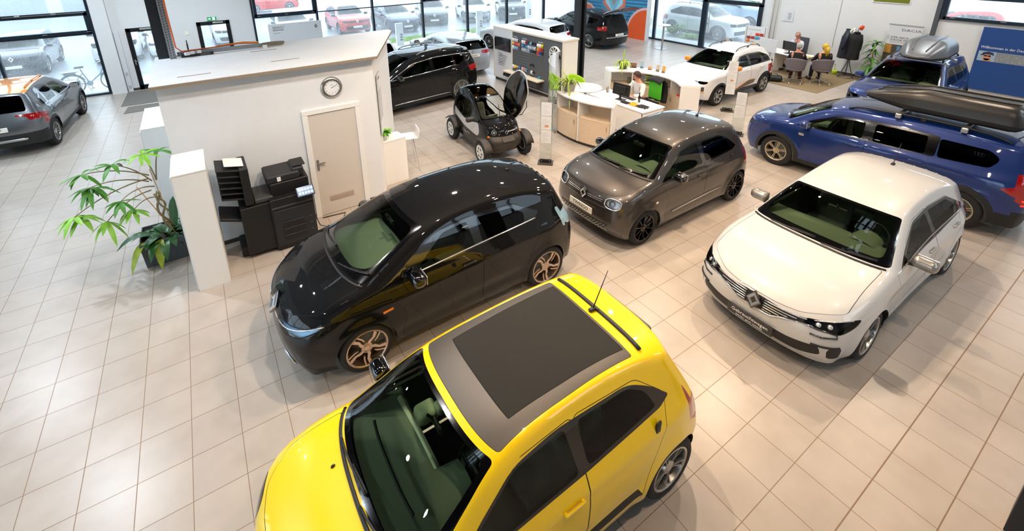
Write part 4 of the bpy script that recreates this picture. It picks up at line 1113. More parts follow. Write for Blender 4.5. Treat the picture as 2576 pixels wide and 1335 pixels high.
mb = MB(); mb.grid(lambda a, b: ((-1.02*a), (b-.5)*1.30*(1-.06*a), .10*(1-(2*b-1)**4)-.14*a*a+.05), 10, 12, M); tg = mb.build('tailgate', paint('dark_red_black', '2a0508', .3), r, smooth=True, solid=.04)
diamond_badge(tg, M @ Matrix.Translation((-.78, 0, .10)) @ Matrix.Rotation(.5, 4, 'Y') @ Matrix.Rotation(PI/2, 4, 'Z'), .12, .16, back=False)
for sg in (1, -1):
    mb = MB(); mb.tube([(-2.15, sg*.6, 1.05), (-2.55, sg*.58, 1.70)], .014); mb.build('gas_strut', BLACK, tg)
mb = MB(); mb.box(-2.40, -1.5, -.55, .55, .66, .70); mb.build('boot_floor', mat('boot_carpet', '3a3634', .95), r)
mb = MB(); mb.tube([B.band(11.3, q, .01) for q in np.linspace(-.8, .8, 16)], .02); mb.build('bumper_chrome', CHROME, r, smooth=True)
plate(r, frame_at(B.band(11.1, 0, .03), (-1, 0, .1)), 'RENAULT', size=.07)

def captur(label, loc, rz):
    sp = suv_spec(CAPG, L=4.227, W=1.797, H=1.576, wb=2.639, R=.335, fr=.86, roof_panel=ORG); sp['rim'] = 'multi'; sp['rimmat'] = SILVER
    sp['band'].append(('roof_panel', [(6.06, 0), (6.06, .93), (7, .96), (9.0, .95), (9.0, 0)], .03, 'C', .004))
    sp['band'] = [b for b in sp['band'] if b[0] != 'tail_lamp'] + [('tail_lamp', [(10.05, .52), (10.08, 1), (10.55, 1), (10.5, .76), (10.25, .72), (10.16, .5)], .02, 'LR', 0)]
    root, B = far_car('suv', label, sp, loc, rz, h=.055)
    roof_rails(B, root, .0, -1.3, ORG, .03)
    plate(root, frame_at(B.band(10.95, 0, .02), (-1, 0, .05)), 'RENAULT', size=.075)
    text_mesh('lettering', 'C A P T U R', .065, CHROME, root, M=frame_at(B.band(10.42, 0, .006), (-1, 0, .1)))
    mb = MB(); mb.tube([B.band(11.62, q, .012) for q in np.linspace(-.6, .6, 14)], .035); mb.build('skid_plate', SILVER, root, smooth=True)
    for sg in (1, -1):
        mb = MB(); mb.tube([B.side(.70-1.9*t, 1.02+.03*t, sg, .006) for t in np.linspace(0, 1, 14)], .009); mb.build('waist_strip', CHROME, root, smooth=True)
    wiper(B, root, lerp_path((9.9, -.1), (9.6, .4), 6))
    return root
captur('grey crossover with an orange roof seen from behind by the wet window', (-4.27, 16.74, 0), PI/2-.07)
cp = estate_spec(BLK, L=4.5, H=1.5, wb=2.7); r, B = far_car('hatchback', 'dark car of which only one wheel shows at the left edge', cp, (-4.85, 10.35, 0), PI/2, h=.09)
# ------------------------------------------------------------------ narrow two-seat electric quadricycle
def quad():
    BRZ = mat('bumper_bronze_grey', '2d2925', .5, noise=.12, nscale=150, bump=.05)
    rows = [(.93, .20, .78, .22, 2.6), (1.08, .36, .80, .36, 2.8), (1.10, .52, .76, .53, 2.8), (1.0, .64, .66, .64, 2.6), (.90, .84, .58, .80, 2.4),
            (.70, .93, .40, .89, 2.4), (.12, 1.32, -.04, 1.24, 2.6), (-.30, 1.44, -.33, 1.35, 2.8), (-.72, 1.38, -.68, 1.28, 2.8), (-1.0, 1.0, -.86, 1.0, 2.6), (-1.10, .60, -.90, .60, 2.5), (-1.0, .25, -.88, .25, 2.5)]
    sp = dict(wb=1.686, R=.275, Ra=.01, tw=.15, Rr=.175, rows=rows, rim='six', rimmat=mat('white_wheel_cover', 'dcdcd8', .4), rimback=mat('cover_hole', '232323', .6),
        hw=[(1.15, .38), (.8, .44), (.3, .47), (-.4, .48), (-.9, .44), (-1.1, .38)], sec=[(.2, .03), (.5, 0), (.8, .01), (.95, .04), (1.1, .07), (1.25, .105), (1.36, .15), (1.5, .22)], flare=0,
        band=[('nose_cover', [(1.0, 0), (1.0, 1), (2.93, 1), (2.93, .8), (2.86, .5), (2.8, 0)], 0, 'C', 0),
              ('windscreen_frame', [(5.02, 0), (5.02, .92), (5.97, .90), (5.99, 0)], .05, 'C', 0), ('windscreen', [(5.06, 0), (5.08, .86), (5.93, .84), (5.96, 0)], .08, 'C', 0),
              ('glass_roof', [(6.05, 0), (6.05, .84), (7.9, .84), (7.9, 0)], .06, 'C', 0),
              ('rear_window', [(8.1, 0), (8.1, .8), (8.8, .8), (8.8, 0)], .06, 'C', 0)],
        side=[('nose_cover', [(.85, .53), (.62, .56), (.66, .2), (.85, .2)], .03, 0),
              ('door_window', [(.42, .88), (-.02, 1.22), (-.30, 1.33), (-.62, 1.26), (-.80, .92), (-.2, .80)], .10, 0),
              ('door_panel', [(.56, .62), (.50, .84), (-.2, .76), (-.82, .90), (-.78, .72), (-.2, .56), (.45, .50)], .08, .006),
              ('door_lower', [(.45, .48), (-.2, .54), (-.55, .60), (-.5, .28), (.45, .28)], .08, .005)],
        mats=base_mats(BLK, nose_cover=BRZ, glass_roof=glassmat('roof_amber_glass', '9a7d55'), windscreen=glassmat('quad_screen', 'dfe6e2'), door_window=SIDEG, door_panel=mat('door_silver', 'c4c7c9', .35, .3, coat=1.)), deep=(),
        interior=dict(dash_x=.66, dash_z=.88, seat_x=-.05, seat_z=.40, rear_x=-.85, belt=.80, cowl_s=5.08, dash_d=.35, rear_seat_x=-.62, mirror_s=5.8, drv_y=.0))
    root = thing('quadricycle', 'little black two-seat electric quadricycle with one door swung up', 'car', (5.47, 8.98, 0), -PI/2-.07)
    B = Body(sp); parts = build_body(B, root, sp, .05)
    for k in (('door_panel', 'L'), ('door_window', 'L')):
        if k in parts: bpy.data.objects.remove(parts[k])
    sh = {}
    cover = mat('wheel_cover_white', 'd6d6d2', .4)
    for x in B.wx:
        for sg in (1, -1):
            w = make_wheel(sp, root, x, sg*(.53 if x > 0 else .50), sg, sh)
            c = MB(); X = Matrix.Rotation(-PI/2, 4, 'X'); c.lathe([(.001, .082), (.06, .080), (.13, .074), (.178, .062)], 30, X); cv = c.build('wheel_cover', cover, w, smooth=True)
            c = MB()
            for q in range(6): c.lathe([(.001, .0805), (.026, .0795)], 12, X @ Matrix.Rotation(q*PI/3, 4, 'Z') @ Matrix.Translation((.10, 0, .0)))
            c.build('cover_hole', BLACK, w)
            mb = MB(); mb.grid(lambda a, b: (x+.325*math.cos(-.15+2.1*a+.45), sg*((.53 if x > 0 else .50)-.10+.20*b), .275+.325*math.sin(-.15+2.1*a+.45)-.02*(2*b-1)**4), 12, 6)
            mb.build('mudguard', BRZ, root, smooth=True, solid=.012)
            ax = MB(); ax.bar((x, sg*.30, .27), (x, sg*.46, .275), .07); ax.bar((x-.1, sg*.30, .36), (x, sg*.46, .36), .035); ax.build('suspension_arm', UNDER, root)
    mb = MB(); mb.box(-.95, .85, -.34, .34, .17, .25); mb.build('underbody', UNDER, root)
    # lighter interior: one seat behind the other
    mb = MB(); make_seat(mb, -.10, 0, .42, .42, .55); mb.build('seat', SEATM, root, smooth=True)
    mb = MB(); make_seat(mb, -.62, 0, .50, .34, .45); mb.build('rear_seat', SEATM, root, smooth=True)
    d = MB(); d.rbox((.45, 0, .78), (.34, .70, .12), .05); d.build('dashboard', DASH, root, smooth=True)
    mb = MB(); M = Matrix.Translation((.24, 0, .84)) @ Matrix.Rotation(-.5, 4, 'Y'); mb.tube([(.17*math.cos(a), .17*math.sin(a), 0) for a in np.linspace(0, 2*PI, 25)[:-1]], .014, 8, M=M, closed=True); mb.rbox((0, 0, -.01), (.12, .14, .05), .02, M=M)
    for a in (0, 2.1, 4.2): mb.bar((0, 0, 0), (.165*math.cos(a), .165*math.sin(a), 0), .03, .015, M=M)
    mb.build('steering_wheel', SILVER, root, smooth=True)
    for sg in (1, -1):
        mb = MB(); P = B.band(3.35, sg*.62); n = B.bnormal(3.35, sg*.62); F = frame_at(P, n); mb.lathe([(.001, .028), (.045, .024), (.06, .005), (.06, -.02)], 18, F); hl = mb.build('headlamp', LENS, root, smooth=True)
        mb = MB(); mb.lathe([(.001, -.015), (.05, .0), (.06, .006)], 18, F); mb.sphere((0, 0, .01), .02, 10, 6, F); mb.build('reflector', REFL, hl, smooth=True)
        mb = MB(); P = B.band(2.82, sg*.88, .01); mb.sphere(P, (.03, .03, .025), 10, 8); mb.build('indicator', AMBER, root, smooth=True)
        mb = MB(); mb.rbox((.42, sg*.62, .93), (.10, .20, .11), .04); m = mb.build('door_mirror', BRZ, root, smooth=True); mb = MB(); mb.bar((.46, sg*.44, .86), (.43, sg*.58, .90), .04, .03); mb.build('mirror_stalk', BLACK, m)
    mb = MB(); F = frame_at(B.band(2.35, 0, .006), B.bnormal(2.35, 0)); mb.rbox((0, 0, 0), (.30, .14, .012), .01, M=F); mb.build('charge_flap', BRZ, root); mb = MB(); F = frame_at(B.band(2.02, 0, .004), B.bnormal(2.02, 0)); mb.rbox((0, 0, 0), (.30, .035, .01), .008, M=F); mb.build('flap_slot', BLACK, root)
    mb = MB(); mb.tube([B.band(3.3, q, .012) for q in np.linspace(.1, .55, 8)], .016); mb.build('lamp_bar', CHROME, root, smooth=True)
    diamond_badge(root, frame_at(B.band(3.22, 0, .015), (1, 0, .1)), .10, .13)
    wiper(B, root, lerp_path((5.03, 0), (5.5, .3), 6))
    # lifted door
    M = Matrix.Translation((.34, .50, .74)) @ Matrix.Rotation(.55, 4, 'Z') @ Matrix.Rotation(-.06, 4, 'X') @ Matrix.Rotation(-1.45, 4, 'Y')
    o = [(0, -.10), (.25, -.26), (.65, -.28), (.98, -.18), (1.20, .04), (1.12, .22), (.70, .34), (.22, .24), (.0, .10)]
    pl = roundpoly(o, .12); mb = MB()
    rings = []
    for f, z in ((.9, -.035), (1, -.02), (1, .02), (.93, .04)): rings.append([(a*f+.05*(1-f)*10*.5, b*f, z+.04*math.sin(PI*min(1, max(0, a)))) for a, b in pl])
    R = Matrix(((1, 0, 0, 0), (0, 0, 1, 0), (0, -1, 0, 0), (0, 0, 0, 1)))
    mb.loft(rings, M @ R); dr = mb.build('lifted_door', GLOSSBLK, root, auto=.8)
    mb = MB(); mb.tube([M @ R @ Vector((a, b, .0+.04*math.sin(PI*min(1, max(0, a))))) for a, b in pl], .022, 6, closed=True); mb.build('door_edge', MATS['door_silver'], dr, smooth=True)
    mb = MB(); mb.tube([(.24, .66, 1.90), (.10, .84, 1.86), (.08, 1.0, 1.55), (.18, 1.04, 1.2), (.34, .94, .92), (.44, .74, .80), (.46, .55, .84)], .013, 6); mb.build('door_strap', BLACK, dr, smooth=True)
    mb = MB(); mb.tube([B.side(x_, z_, -1, .008) for x_, z_ in ((.1, .44), (-.02, .47))], .012); mb.tube([B.side(x_, z_, -1, .008) for x_, z_ in ((-.06, .42), (-.18, .46))], .012); mb.build('door_badge', SILVER, root)
quad()
# ------------------------------------------------------------------ the hall
def tile_material():
    m = bpy.data.materials.new('floor_tiles'); m.use_nodes = True; nt = m.node_tree; b = nt.nodes['Principled BSDF']; L = nt.links.new
    g = nt.nodes.new('ShaderNodeNewGeometry'); sp = nt.nodes.new('ShaderNodeSeparateXYZ'); L(g.outputs['Position'], sp.inputs[0])
    def M(op, a, bb=None, c=None):
        n = nt.nodes.new('ShaderNodeMath'); n.operation = op
        for i, v in enumerate((a, bb, c)):
            if v is None: continue
            if isinstance(v, (int, float)): n.inputs[i].default_value = v
            else: L(v, n.inputs[i])
        return n.outputs[0]
    tx, ty = .43423, .45453
    ux = M('DIVIDE', M('ADD', sp.outputs[0], .79+tx*40), tx); uy = M('DIVIDE', M('ADD', sp.outputs[1], -4.745+ty*60), ty)
    fx, fy = M('FRACT', ux), M('FRACT', uy)
    dx = M('MULTIPLY', M('MINIMUM', fx, M('SUBTRACT', 1, fx)), tx); dy = M('MULTIPLY', M('MINIMUM', fy, M('SUBTRACT', 1, fy)), ty)
    line = M('LESS_THAN', M('MINIMUM', dx, dy), .0032)
    # movement joints run along X
    j1 = M('LESS_THAN', M('ABSOLUTE', M('SUBTRACT', sp.outputs[1], .654)), .0055); j2 = M('LESS_THAN', M('ABSOLUTE', M('SUBTRACT', sp.outputs[1], .1995)), .005)
    line = M('MAXIMUM', line, M('MAXIMUM', j1, j2))
    cell = nt.nodes.new('ShaderNodeCombineXYZ'); L(M('FLOOR', ux), cell.inputs[0]); L(M('FLOOR', uy), cell.inputs[1])
    wn = nt.nodes.new('ShaderNodeTexWhiteNoise'); wn.noise_dimensions = '2D'; L(cell.outputs[0], wn.inputs['Vector'])
    nz = nt.nodes.new('ShaderNodeTexNoise'); nz.inputs['Scale'].default_value = 3.2; nz.inputs['Detail'].default_value = 3; nz.inputs['Roughness'].default_value = .5; L(g.outputs['Position'], nz.inputs['Vector'])
    v = M('ADD', M('MULTIPLY', wn.outputs['Value'], .16), M('MULTIPLY', nz.outputs['Fac'], .84))
    mx = nt.nodes.new('ShaderNodeMix'); mx.data_type = 'RGBA'; mx.inputs[6].default_value = rgb('9c9186'); mx.inputs[7].default_value = rgb('b7ada2'); L(v, mx.inputs[0])
    m2 = nt.nodes.new('ShaderNodeMix'); m2.data_type = 'RGBA'; L(line, m2.inputs[0]); L(mx.outputs[2], m2.inputs[6]); m2.inputs[7].default_value = rgb('7d6650')
    L(m2.outputs[2], b.inputs['Base Color'])
    r = M('ADD', .27, M('MULTIPLY', nz.outputs['Fac'], .05)); L(M('ADD', r, M('MULTIPLY', line, .4)), b.inputs['Roughness'])
    bp = nt.nodes.new('ShaderNodeBump'); bp.inputs['Strength'].default_value = .25; bp.inputs['Distance'].default_value = .002
    L(M('SUBTRACT', 1, line), bp.inputs['Height']); L(bp.outputs[0], b.inputs['Normal'])
    b.inputs['Specular IOR Level'].default_value = .42
    return m
def struct(o): o['kind'] = 'structure'; return o
FLOORM = tile_material()
WALLM = mat('wall_white_plaster', 'dcdcda', .85, noise=.03, nscale=5, bump=.03)
CEILM = mat('ceiling_dark_metal', '24262a', .7, noise=.1, nscale=3)
FRAMEM = mat('anthracite_aluminium', '1d2a36', .4, .3, noise=.08, nscale=200)
STEELM = mat('black_steel', '1c1f24', .5, .2, noise=.12, nscale=120)
SKIRT = mat('skirting_dark', '3b3633', .6)
WHITEM = mat('white_lacquer', 'e6e5e2', .35, noise=.015, nscale=8)
WHITEB = mat('white_board', 'dedfe0', .5, noise=.02, nscale=20)
GALV = mat('galvanised_steel', '8d9296', .45, .6, noise=.2, nscale=60)

def wetglass():
    m = bpy.data.materials.new('rain_misted_glass'); m.use_nodes = True; nt = m.node_tree; nt.nodes.clear(); L = nt.links.new
    o = nt.nodes.new('ShaderNodeOutputMaterial'); t = nt.nodes.new('ShaderNodeBsdfTransparent'); t.inputs[0].default_value = rgb('f1f7f9')
    g = nt.nodes.new('ShaderNodeBsdfGlossy'); g.inputs['Roughness'].default_value = .0
    tr = nt.nodes.new('ShaderNodeBsdfTranslucent'); tr.inputs[0].default_value = rgb('f4f8fa')
    f = nt.nodes.new('ShaderNodeFresnel'); f.inputs[0].default_value = 1.45
    ge = nt.nodes.new('ShaderNodeNewGeometry'); nz = nt.nodes.new('ShaderNodeTexNoise'); nz.inputs['Scale'].default_value = 38; nz.inputs['Detail'].default_value = 4; L(ge.outputs['Position'], nz.inputs['Vector'])
    n2 = nt.nodes.new('ShaderNodeTexNoise'); n2.inputs['Scale'].default_value = 1.1; L(ge.outputs['Position'], n2.inputs['Vector'])
    r = nt.nodes.new('ShaderNodeMapRange'); r.inputs[1].default_value = .35; r.inputs[2].default_value = .75; r.inputs[3].default_value = .06; r.inputs[4].default_value = .24; L(nz.outputs['Fac'], r.inputs[0])
    mu = nt.nodes.new('ShaderNodeMath'); mu.operation = 'MULTIPLY'; L(r.outputs[0], mu.inputs[0])
    a = nt.nodes.new('ShaderNodeMapRange'); a.inputs[1].default_value = .3; a.inputs[2].default_value = .7; a.inputs[3].default_value = .6; a.inputs[4].default_value = 1.25; L(n2.outputs['Fac'], a.inputs[0]); L(a.outputs[0], mu.inputs[1])
    m1 = nt.nodes.new('ShaderNodeMixShader'); L(mu.outputs[0], m1.inputs[0]); L(t.outputs[0], m1.inputs[1]); L(tr.outputs[0], m1.inputs[2])
    m2 = nt.nodes.new('ShaderNodeMixShader'); L(f.outputs[0], m2.inputs[0]); L(m1.outputs[0], m2.inputs[1]); L(g.outputs[0], m2.inputs[2]); L(m2.outputs[0], o.inputs[0])
    return m
WETG = wetglass()
CLEARG = glassmat('clear_acrylic', 'f3f6f5', 1.0)

ZC = 6.6
struct(MB().box(-9.2, 19.8, -4.2, 20.4, -.12, 0).build('floor', FLOORM))
cl = MB(); SKX = (-9.2, -1.7, -.3, 7.0, 8.6, 19.8); SKY = (-4.2, 1.5, 2.7, 9.3, 10.5, 20.4)
for i in range(5):
    for j in range(5):
        if i in (1, 3) and j in (1, 3): continue
        cl.box(SKX[i], SKX[i+1], SKY[j], SKY[j+1], ZC, ZC+.2)
k_ = 7
for i in (1, 3):
    for j in (1, 3):
        a, b, c, d = SKX[i], SKX[i+1], SKY[j], SKY[j+1]
        mb = MB()
        for e in ((a, b, c-.02, c+.05), (a, b, d-.05, d+.02), (a-.02, a+.05, c, d), (b-.05, b+.02, c, d), ((a+b)/2-.03, (a+b)/2+.03, c, d)): mb.box(*e, ZC+.02, ZC+.30)
        wk = struct(mb.build('window_%d' % k_, mat('skylight_white', 'd8dadc', .5))); k_ += 1
        g = MB(); g.box(a, b, c, d, ZC+.26, ZC+.272); g.build('pane', WETG, wk)
struct(cl.build('ceiling', CEILM))
rb = MB()
for i in range(60): rb.box(-9, 19.5, -4+i*.4, -4+i*.4+.14, ZC-.05, ZC)
struct(rb.build('trim_1', CEILM))
bm_ = MB()
for x in (-3.2, 2.0, 7.2, 10.7, 15.6): bm_.box(x-.12, x+.12, -4, 20.1, ZC-.55, ZC-.05)
struct(bm_.build('trim_2', STEELM))

YB, XR = 20.1, 19.5
# back wall: masonry between the glazing
def wallbox(name, *b): return struct(MB().box(*b).build(name, WALLM))
mb = MB()
mb.box(-9.2, -2.88, YB, YB+.25, 4.6, ZC); mb.box(-2.88, -2.07, YB, YB+.25, 0, ZC); mb.box(-1.22, 0.01, YB, YB+.25, 0, ZC); mb.box(1.08, 1.87, YB, YB+.25, 0, ZC)
mb.box(-2.07, -1.22, YB, YB+.25, 2.16, ZC); mb.box(.01, 1.08, YB, YB+.25, 2.17, ZC); mb.box(1.87, 19.8, YB, YB+.25, 4.6, ZC)
struct(mb.build('wall_back', WALLM))
# pilaster and cable duct beside the door
mb = MB(); mb.box(-2.83, -2.42, YB-.22, YB+.01, 0, ZC); struct(mb.build('wall_pier', WALLM))
mb = MB(); mb.box(-2.40, -2.26, YB-.10, YB+.01, 0, 2.1); struct(mb.build('trim_3', WHITEB, bevel=.004))
mb = MB(); mb.box(-2.6, -2.05, YB-.02, YB+.01, 0, .08); mb.box(-1.22, 0.0, YB-.02, YB+.01, 0, .08); struct(mb.build('baseboard_back', SKIRT))
def glazing(name, axis, a0, a1, z0, z1, pos, mull, trans, depth=.14, fw=.07, sashes=()):
    """frame of posts and rails with one pane behind; axis 'x' runs along X at Y=pos"""
    def bx(mb, a, b, c, d, e0=-.02, e1=None):
        e1 = depth if e1 is None else e1
        if axis == 'x': mb.box(a, b, pos+e0, pos+e1, c, d)
        else: mb.box(pos+e0, pos+e1, a, b, c, d)
    mb = MB()
    for m in mull: bx(mb, m-fw/2, m+fw/2, z0, z1, -.06)
    bx(mb, a0, a1, z0, z0+.06); bx(mb, a0, a1, z1-.08, z1)
    for (p, q, z, w) in trans: bx(mb, p, q, z-w/2, z+w/2)
    for (p, q, c, d) in sashes:
        w = .10
        bx(mb, p, q, c, c+w, -.05, .05); bx(mb, p, q, d-w, d, -.05, .05); bx(mb, p, p+w, c, d, -.05, .05); bx(mb, q-w, q, c, d, -.05, .05)
    f = struct(mb.build(name, FRAMEM, bevel=.004))
    g = MB(); bx(g, a0, a1, z0+.02, z1-.02, .05, .062); g.build('pane', WETG, f)
    return f
w1 = glazing('window_1', 'x', -9.2, -2.86, 0, 4.6, YB, (-7.75, -5.33, -2.90), [(-9.2, -2.9, 2.80, .07), (-9.2, -2.9, 2.11, .08)], sashes=[(-5.30, -2.94, 2.12, 2.80), (-7.72, -5.37, 2.12, 2.80)])
h = MB(); h.bar((-4.95, YB-.075, 2.79), (-3.0, YB-.075, 2.80), .025); h.rbox((-4.6, YB-.08, 2.80), (.12, .04, .05), .01); h.rbox((-3.75, YB-.08, 2.80), (.12, .04, .05), .01); h.build('window_opener', SILVER, w1)
h = MB()
for x in (-5.2, -4.1, -3.0): h.rbox((x, YB-.06, 2.17), (.12, .02, .02), .006)
h.build('sash_hinge', SILVER, w1)
w2 = glazing('window_2', 'x', 1.87, 19.5, 0, 4.6, YB, (1.90, 4.26, 6.60, 8.95, 11.33, 13.66, 16.08, 18.45),
    [(1.9, 4.26, 2.17, .08), (4.26, 8.95, 2.19, .035), (8.95, 11.33, 2.29, .09), (11.33, 19.5, 2.9, .05)], sashes=[(1.95, 4.22, 2.18, 3.0), (8.99, 11.29, 2.27, 3.0)])
h = MB()
for x in (2.1, 3.1, 4.1, 9.1): h.rbox((x, YB-.06, 2.21), (.11, .02, .02), .006)
h.build('sash_hinge', SILVER, w2)
def leaf_door(name, x0, x1, z1, handle=True):
    mb = MB(); y0, y1 = YB-.03, YB+.09; w = .13
    mb.box(x0, x0+w, y0, y1, 0, z1); mb.box(x1-w, x1, y0, y1, 0, z1); mb.box(x0, x1, y0, y1, z1-.13, z1); mb.box(x0, x1, y0, y1, 0, .16)
    d = struct(mb.build(name, mat('door_frame_dark', '15171b', .4, .3), bevel=.004))
    g = MB(); g.box(x0+w, x1-w, YB+.03, YB+.042, .16, z1-.13); g.build('pane', WETG, d)
    h = MB(); h.cyl((x0+.07, YB-.045, 1.05), .03, .02, 12, M=Matrix()); h.rbox((x0+.07, YB-.06, .98), (.03, .05, .16), .01); h.bar((x0+.07, YB-.08, 1.02), (x0+.19, YB-.08, 1.02), .02); h.build('door_handle', SILVER, d, smooth=True)
    c = MB(); c.rbox(((x0+x1)/2+.15, YB-.06, z1-.05), (.34, .06, .06), .015); c.build('door_closer', SILVER, d)
    return d
leaf_door('door_1', -2.07, -1.22, 2.16); leaf_door('door_2', .01, 1.08, 2.17)

# right wall
mb = MB()
mb.box(XR, XR+.3, 15.5, 20.4, 4.6, ZC); mb.box(XR, XR+.3, 10.2, 15.5, 3.4, ZC); mb.box(XR, XR+.3, 4.80, 10.2, 0, ZC); mb.box(XR, XR+.3, -4.2, 4.80, 0, 2.28); mb.box(XR, XR+.3, -4.2, 4.8, 3.6, ZC); mb.box(XR, XR+.3, -4.2, -1.8, 2.28, 3.6)
struct(mb.build('wall_right', WALLM))
mb = MB(); mb.box(XR-.02, XR+.01, 5.0, 9.7, 0, .09); mb.box(XR-.02, XR+.01, -4, 4.8, 0, .09); struct(mb.build('baseboard_right', SKIRT))
w3 = glazing('window_3', 'y', 12.82, 20.1, 0, 4.6, XR, (12.86, 15.48), [(12.9, 20.1, 2.9, .06)])
w4 = glazing('window_4', 'y', -1.8, 4.80, 2.28, 3.6, XR, (4.76, 1.7), [(-1.8, 4.8, 2.96, .06)], sashes=[(1.75, 4.76, 2.26, 3.0)], fw=.09)
h = MB()
for y in (4.5, 3.4, 2.3): h.rbox((XR-.06, y, 2.33), (.02, .12, .02), .006)
h.build('sash_hinge', SILVER, w4)
mb = MB()
mb.box(XR-.06, XR+.10, 12.66, 12.84, 0, 2.2); mb.box(XR-.06, XR+.10, 10.2, 10.36, 0, 2.2); mb.box(XR-.06, XR+.10, 10.2, 12.84, 2.10, 2.26); mb.box(XR-.06, XR+.1, 10.2, 12.84, 3.3, 3.42); mb.box(XR-.04, XR+.1, 10.2, 10.28, 2.2, 3.4); mb.box(XR-.04, XR+.08, 10.4, 12.8, 0, .05)
d3 = struct(mb.build('door_3', FRAMEM, bevel=.004))
g = MB(); g.box(XR+.02, XR+.03, 10.36, 12.66, .03, 2.1); g.box(XR+.02, XR+.03, 10.36, 12.66, 2.26, 3.3); g.build('pane', WETG, d3)
h = MB(); h.tube([(XR-.11, 12.45, .6), (XR-.11, 12.45, 1.75)], .014); h.tube([(XR-.11, 12.45, 1.15), (XR-.02, 12.62, 1.15)], .014); h.build('door_handle', SILVER, d3)
h = MB(); h.bar((XR-.07, 10.3, 2.27), (XR-.07, 12.8, 2.27), .03); h.build('door_rail', SILVER, d3)
# steel post, pipes and cable on the right wall
mb = MB(); mb.box(XR-.10, XR+.02, 4.80, 4.91, 0, ZC); struct(mb.build('trim_4', mat('post_grey', '53585c', .5, .3), bevel=.004))
mb = MB(); mb.tube([(XR-.05, 9.78, .02), (XR-.05, 9.78, ZC)], .022, 8); mb.tube([(XR-.05, 9.62, .02), (XR-.05, 9.62, ZC)], .016, 8); struct(mb.build('trim_5', mat('pipe_beige', 'cfc6b2', .4), smooth=True))
mb = MB(); mb.tube([(XR-.01, 7.50, 2.7), (XR-.012, 7.52, .9)], .007, 6); mb.tube([(XR-.01, 7.50, 2.7), (XR-.01, 7.50, ZC)], .007, 6); struct(mb.build('trim_6', mat('cable_grey', '8d8f8f', .5)))
# left facade and the wall behind the camera
glazing('window_5', 'y', -4.2, 20.1, 0, 4.6, -9.2, (-4, -1.6, .8, 3.2, 5.6, 8.0, 10.4, 12.8, 15.2, 17.6, 20), [(-4.2, 20.1, 2.5, .08)])
mb = MB(); mb.box(-9.4, -9.15, -4.2, 20.4, 4.6, ZC); struct(mb.build('wall_left', WALLM))
mb = MB(); mb.box(-9.2, 19.8, -4.4, -4.2, 0, 3.2); mb.box(-9.2, 4, -4.4, -4.2, 3.2, ZC); mb.box(10, 19.8, -4.4, -4.2, 3.2, ZC); mb.box(4, 10, -4.4, -4.2, 5.4, ZC); struct(mb.build('wall_front', WALLM))
glazing('window_6', 'x', 4, 10, 3.2, 5.4, -4.35, (4.05, 6, 8, 9.95), [])
# black steel column at the right edge of the frame
mb = MB(); mb.box(4.80, 5.2, -.50, -.075, 1.30, 3.55); mb.box(4.86, 5.2, -.50, -.09, 0, 1.30); mb.box(4.77, 5.2, -.5, -.06, 1.25, 1.31)
c = struct(mb.build('pillar_black', STEELM, bevel=.006))

# ------------------------------------------------------------------ emergency signs, switch plates, ducts
def exit_sign(loc, rz, label, w=.30, h=.15):
    t = thing('exit_sign', label, 'sign', loc, rz, 'emergency exit signs')
    mb = MB(); mb.box(-w/2-.03, w/2+.03, -.03, 0, 0, h); mb.build('housing', WHITEB, t, bevel=.004)
    mb = MB(); mb.box(-w/2, w/2, -.034, -.031, .012, h-.012); f = mb.build('sign_face', mat('exit_green', '0f8f4e', .4, emit='0f8f4e', estr=.5), t)
    m = mat('exit_white', 'ffffff', .4, emit='ffffff', estr=.8); s = h/.15
    mb = MB(); F = Matrix(((s, 0, 0, 0), (0, 0, -1, -.0355), (0, s, 0, h/2), (0, 0, 0, 1)))
    mb.prism([(.02, -.05), (.10, -.05), (.10, .05), (.02, .05)], 0, .001, F)                     # door
    mb.prism([(-.12, -.012), (-.07, -.012), (-.07, -.035), (-.03, 0), (-.07, .035), (-.07, .012), (-.12, .012)], 0, .001, F)   # arrow
    mb.build('pictogram', m, f)
    mb = MB(); G = Matrix(((s, 0, 0, 0), (0, 0, -1, -.0372), (0, s, 0, h/2), (0, 0, 0, 1)))
    mb.prism([(.055+.012*math.cos(a), .032+.012*math.sin(a)) for a in np.linspace(0, 2*PI, 11)[:-1]], 0, .001, G)
    for a, b in (((.055, .02), (.05, -.008)), ((.05, -.008), (.075, -.042)), ((.05, -.008), (.025, -.03)), ((.055, .014), (.03, .0)), ((.055, .014), (.085, .002))):
        d = Vector((b[0]-a[0], b[1]-a[1])); n = Vector((-d.y, d.x)).normalized()*.005
        mb.prism([(a[0]-n.x, a[1]-n.y), (b[0]-n.x, b[1]-n.y), (b[0]+n.x, b[1]+n.y), (a[0]+n.x, a[1]+n.y)], 0, .001, G)
    mb.build('running_figure', MATS['exit_green'], f)
    return t
exit_sign((.53, YB, 2.19), 0, 'green emergency exit sign over the narrow door behind the office box')
exit_sign((XR-.02, 10.55, 2.17), -PI/2, 'green emergency exit sign at the corner of the glass entrance door')
def plate_thing(name, label, cat, loc, rz, w, h, m=WHITEB, d=.02):
    o = MB().box(-w/2, w/2, -d, 0, -h/2, h/2).build(name, m, bevel=.003); o.location = (loc[0], loc[1]+.004, loc[2]); o.rotation_euler = (0, 0, rz); return tag(o, label, cat)
plate_thing('wall_plate', 'square cream wall plate beside the narrow door', 'wall plate', (-.33, YB, 1.82), 0, .13, .13, mat('cream_plate', 'efeeda', .5))
for i, x in enumerate((-.72, -.52)):
    o = plate_thing('alarm_sensor', 'small white sensor on the pier, %s' % ('nearer the steel column' if i == 0 else 'nearer the narrow door'), 'sensor', (x, YB, 2.30), 0, .06, .05); o['group'] = 'wall sensors'
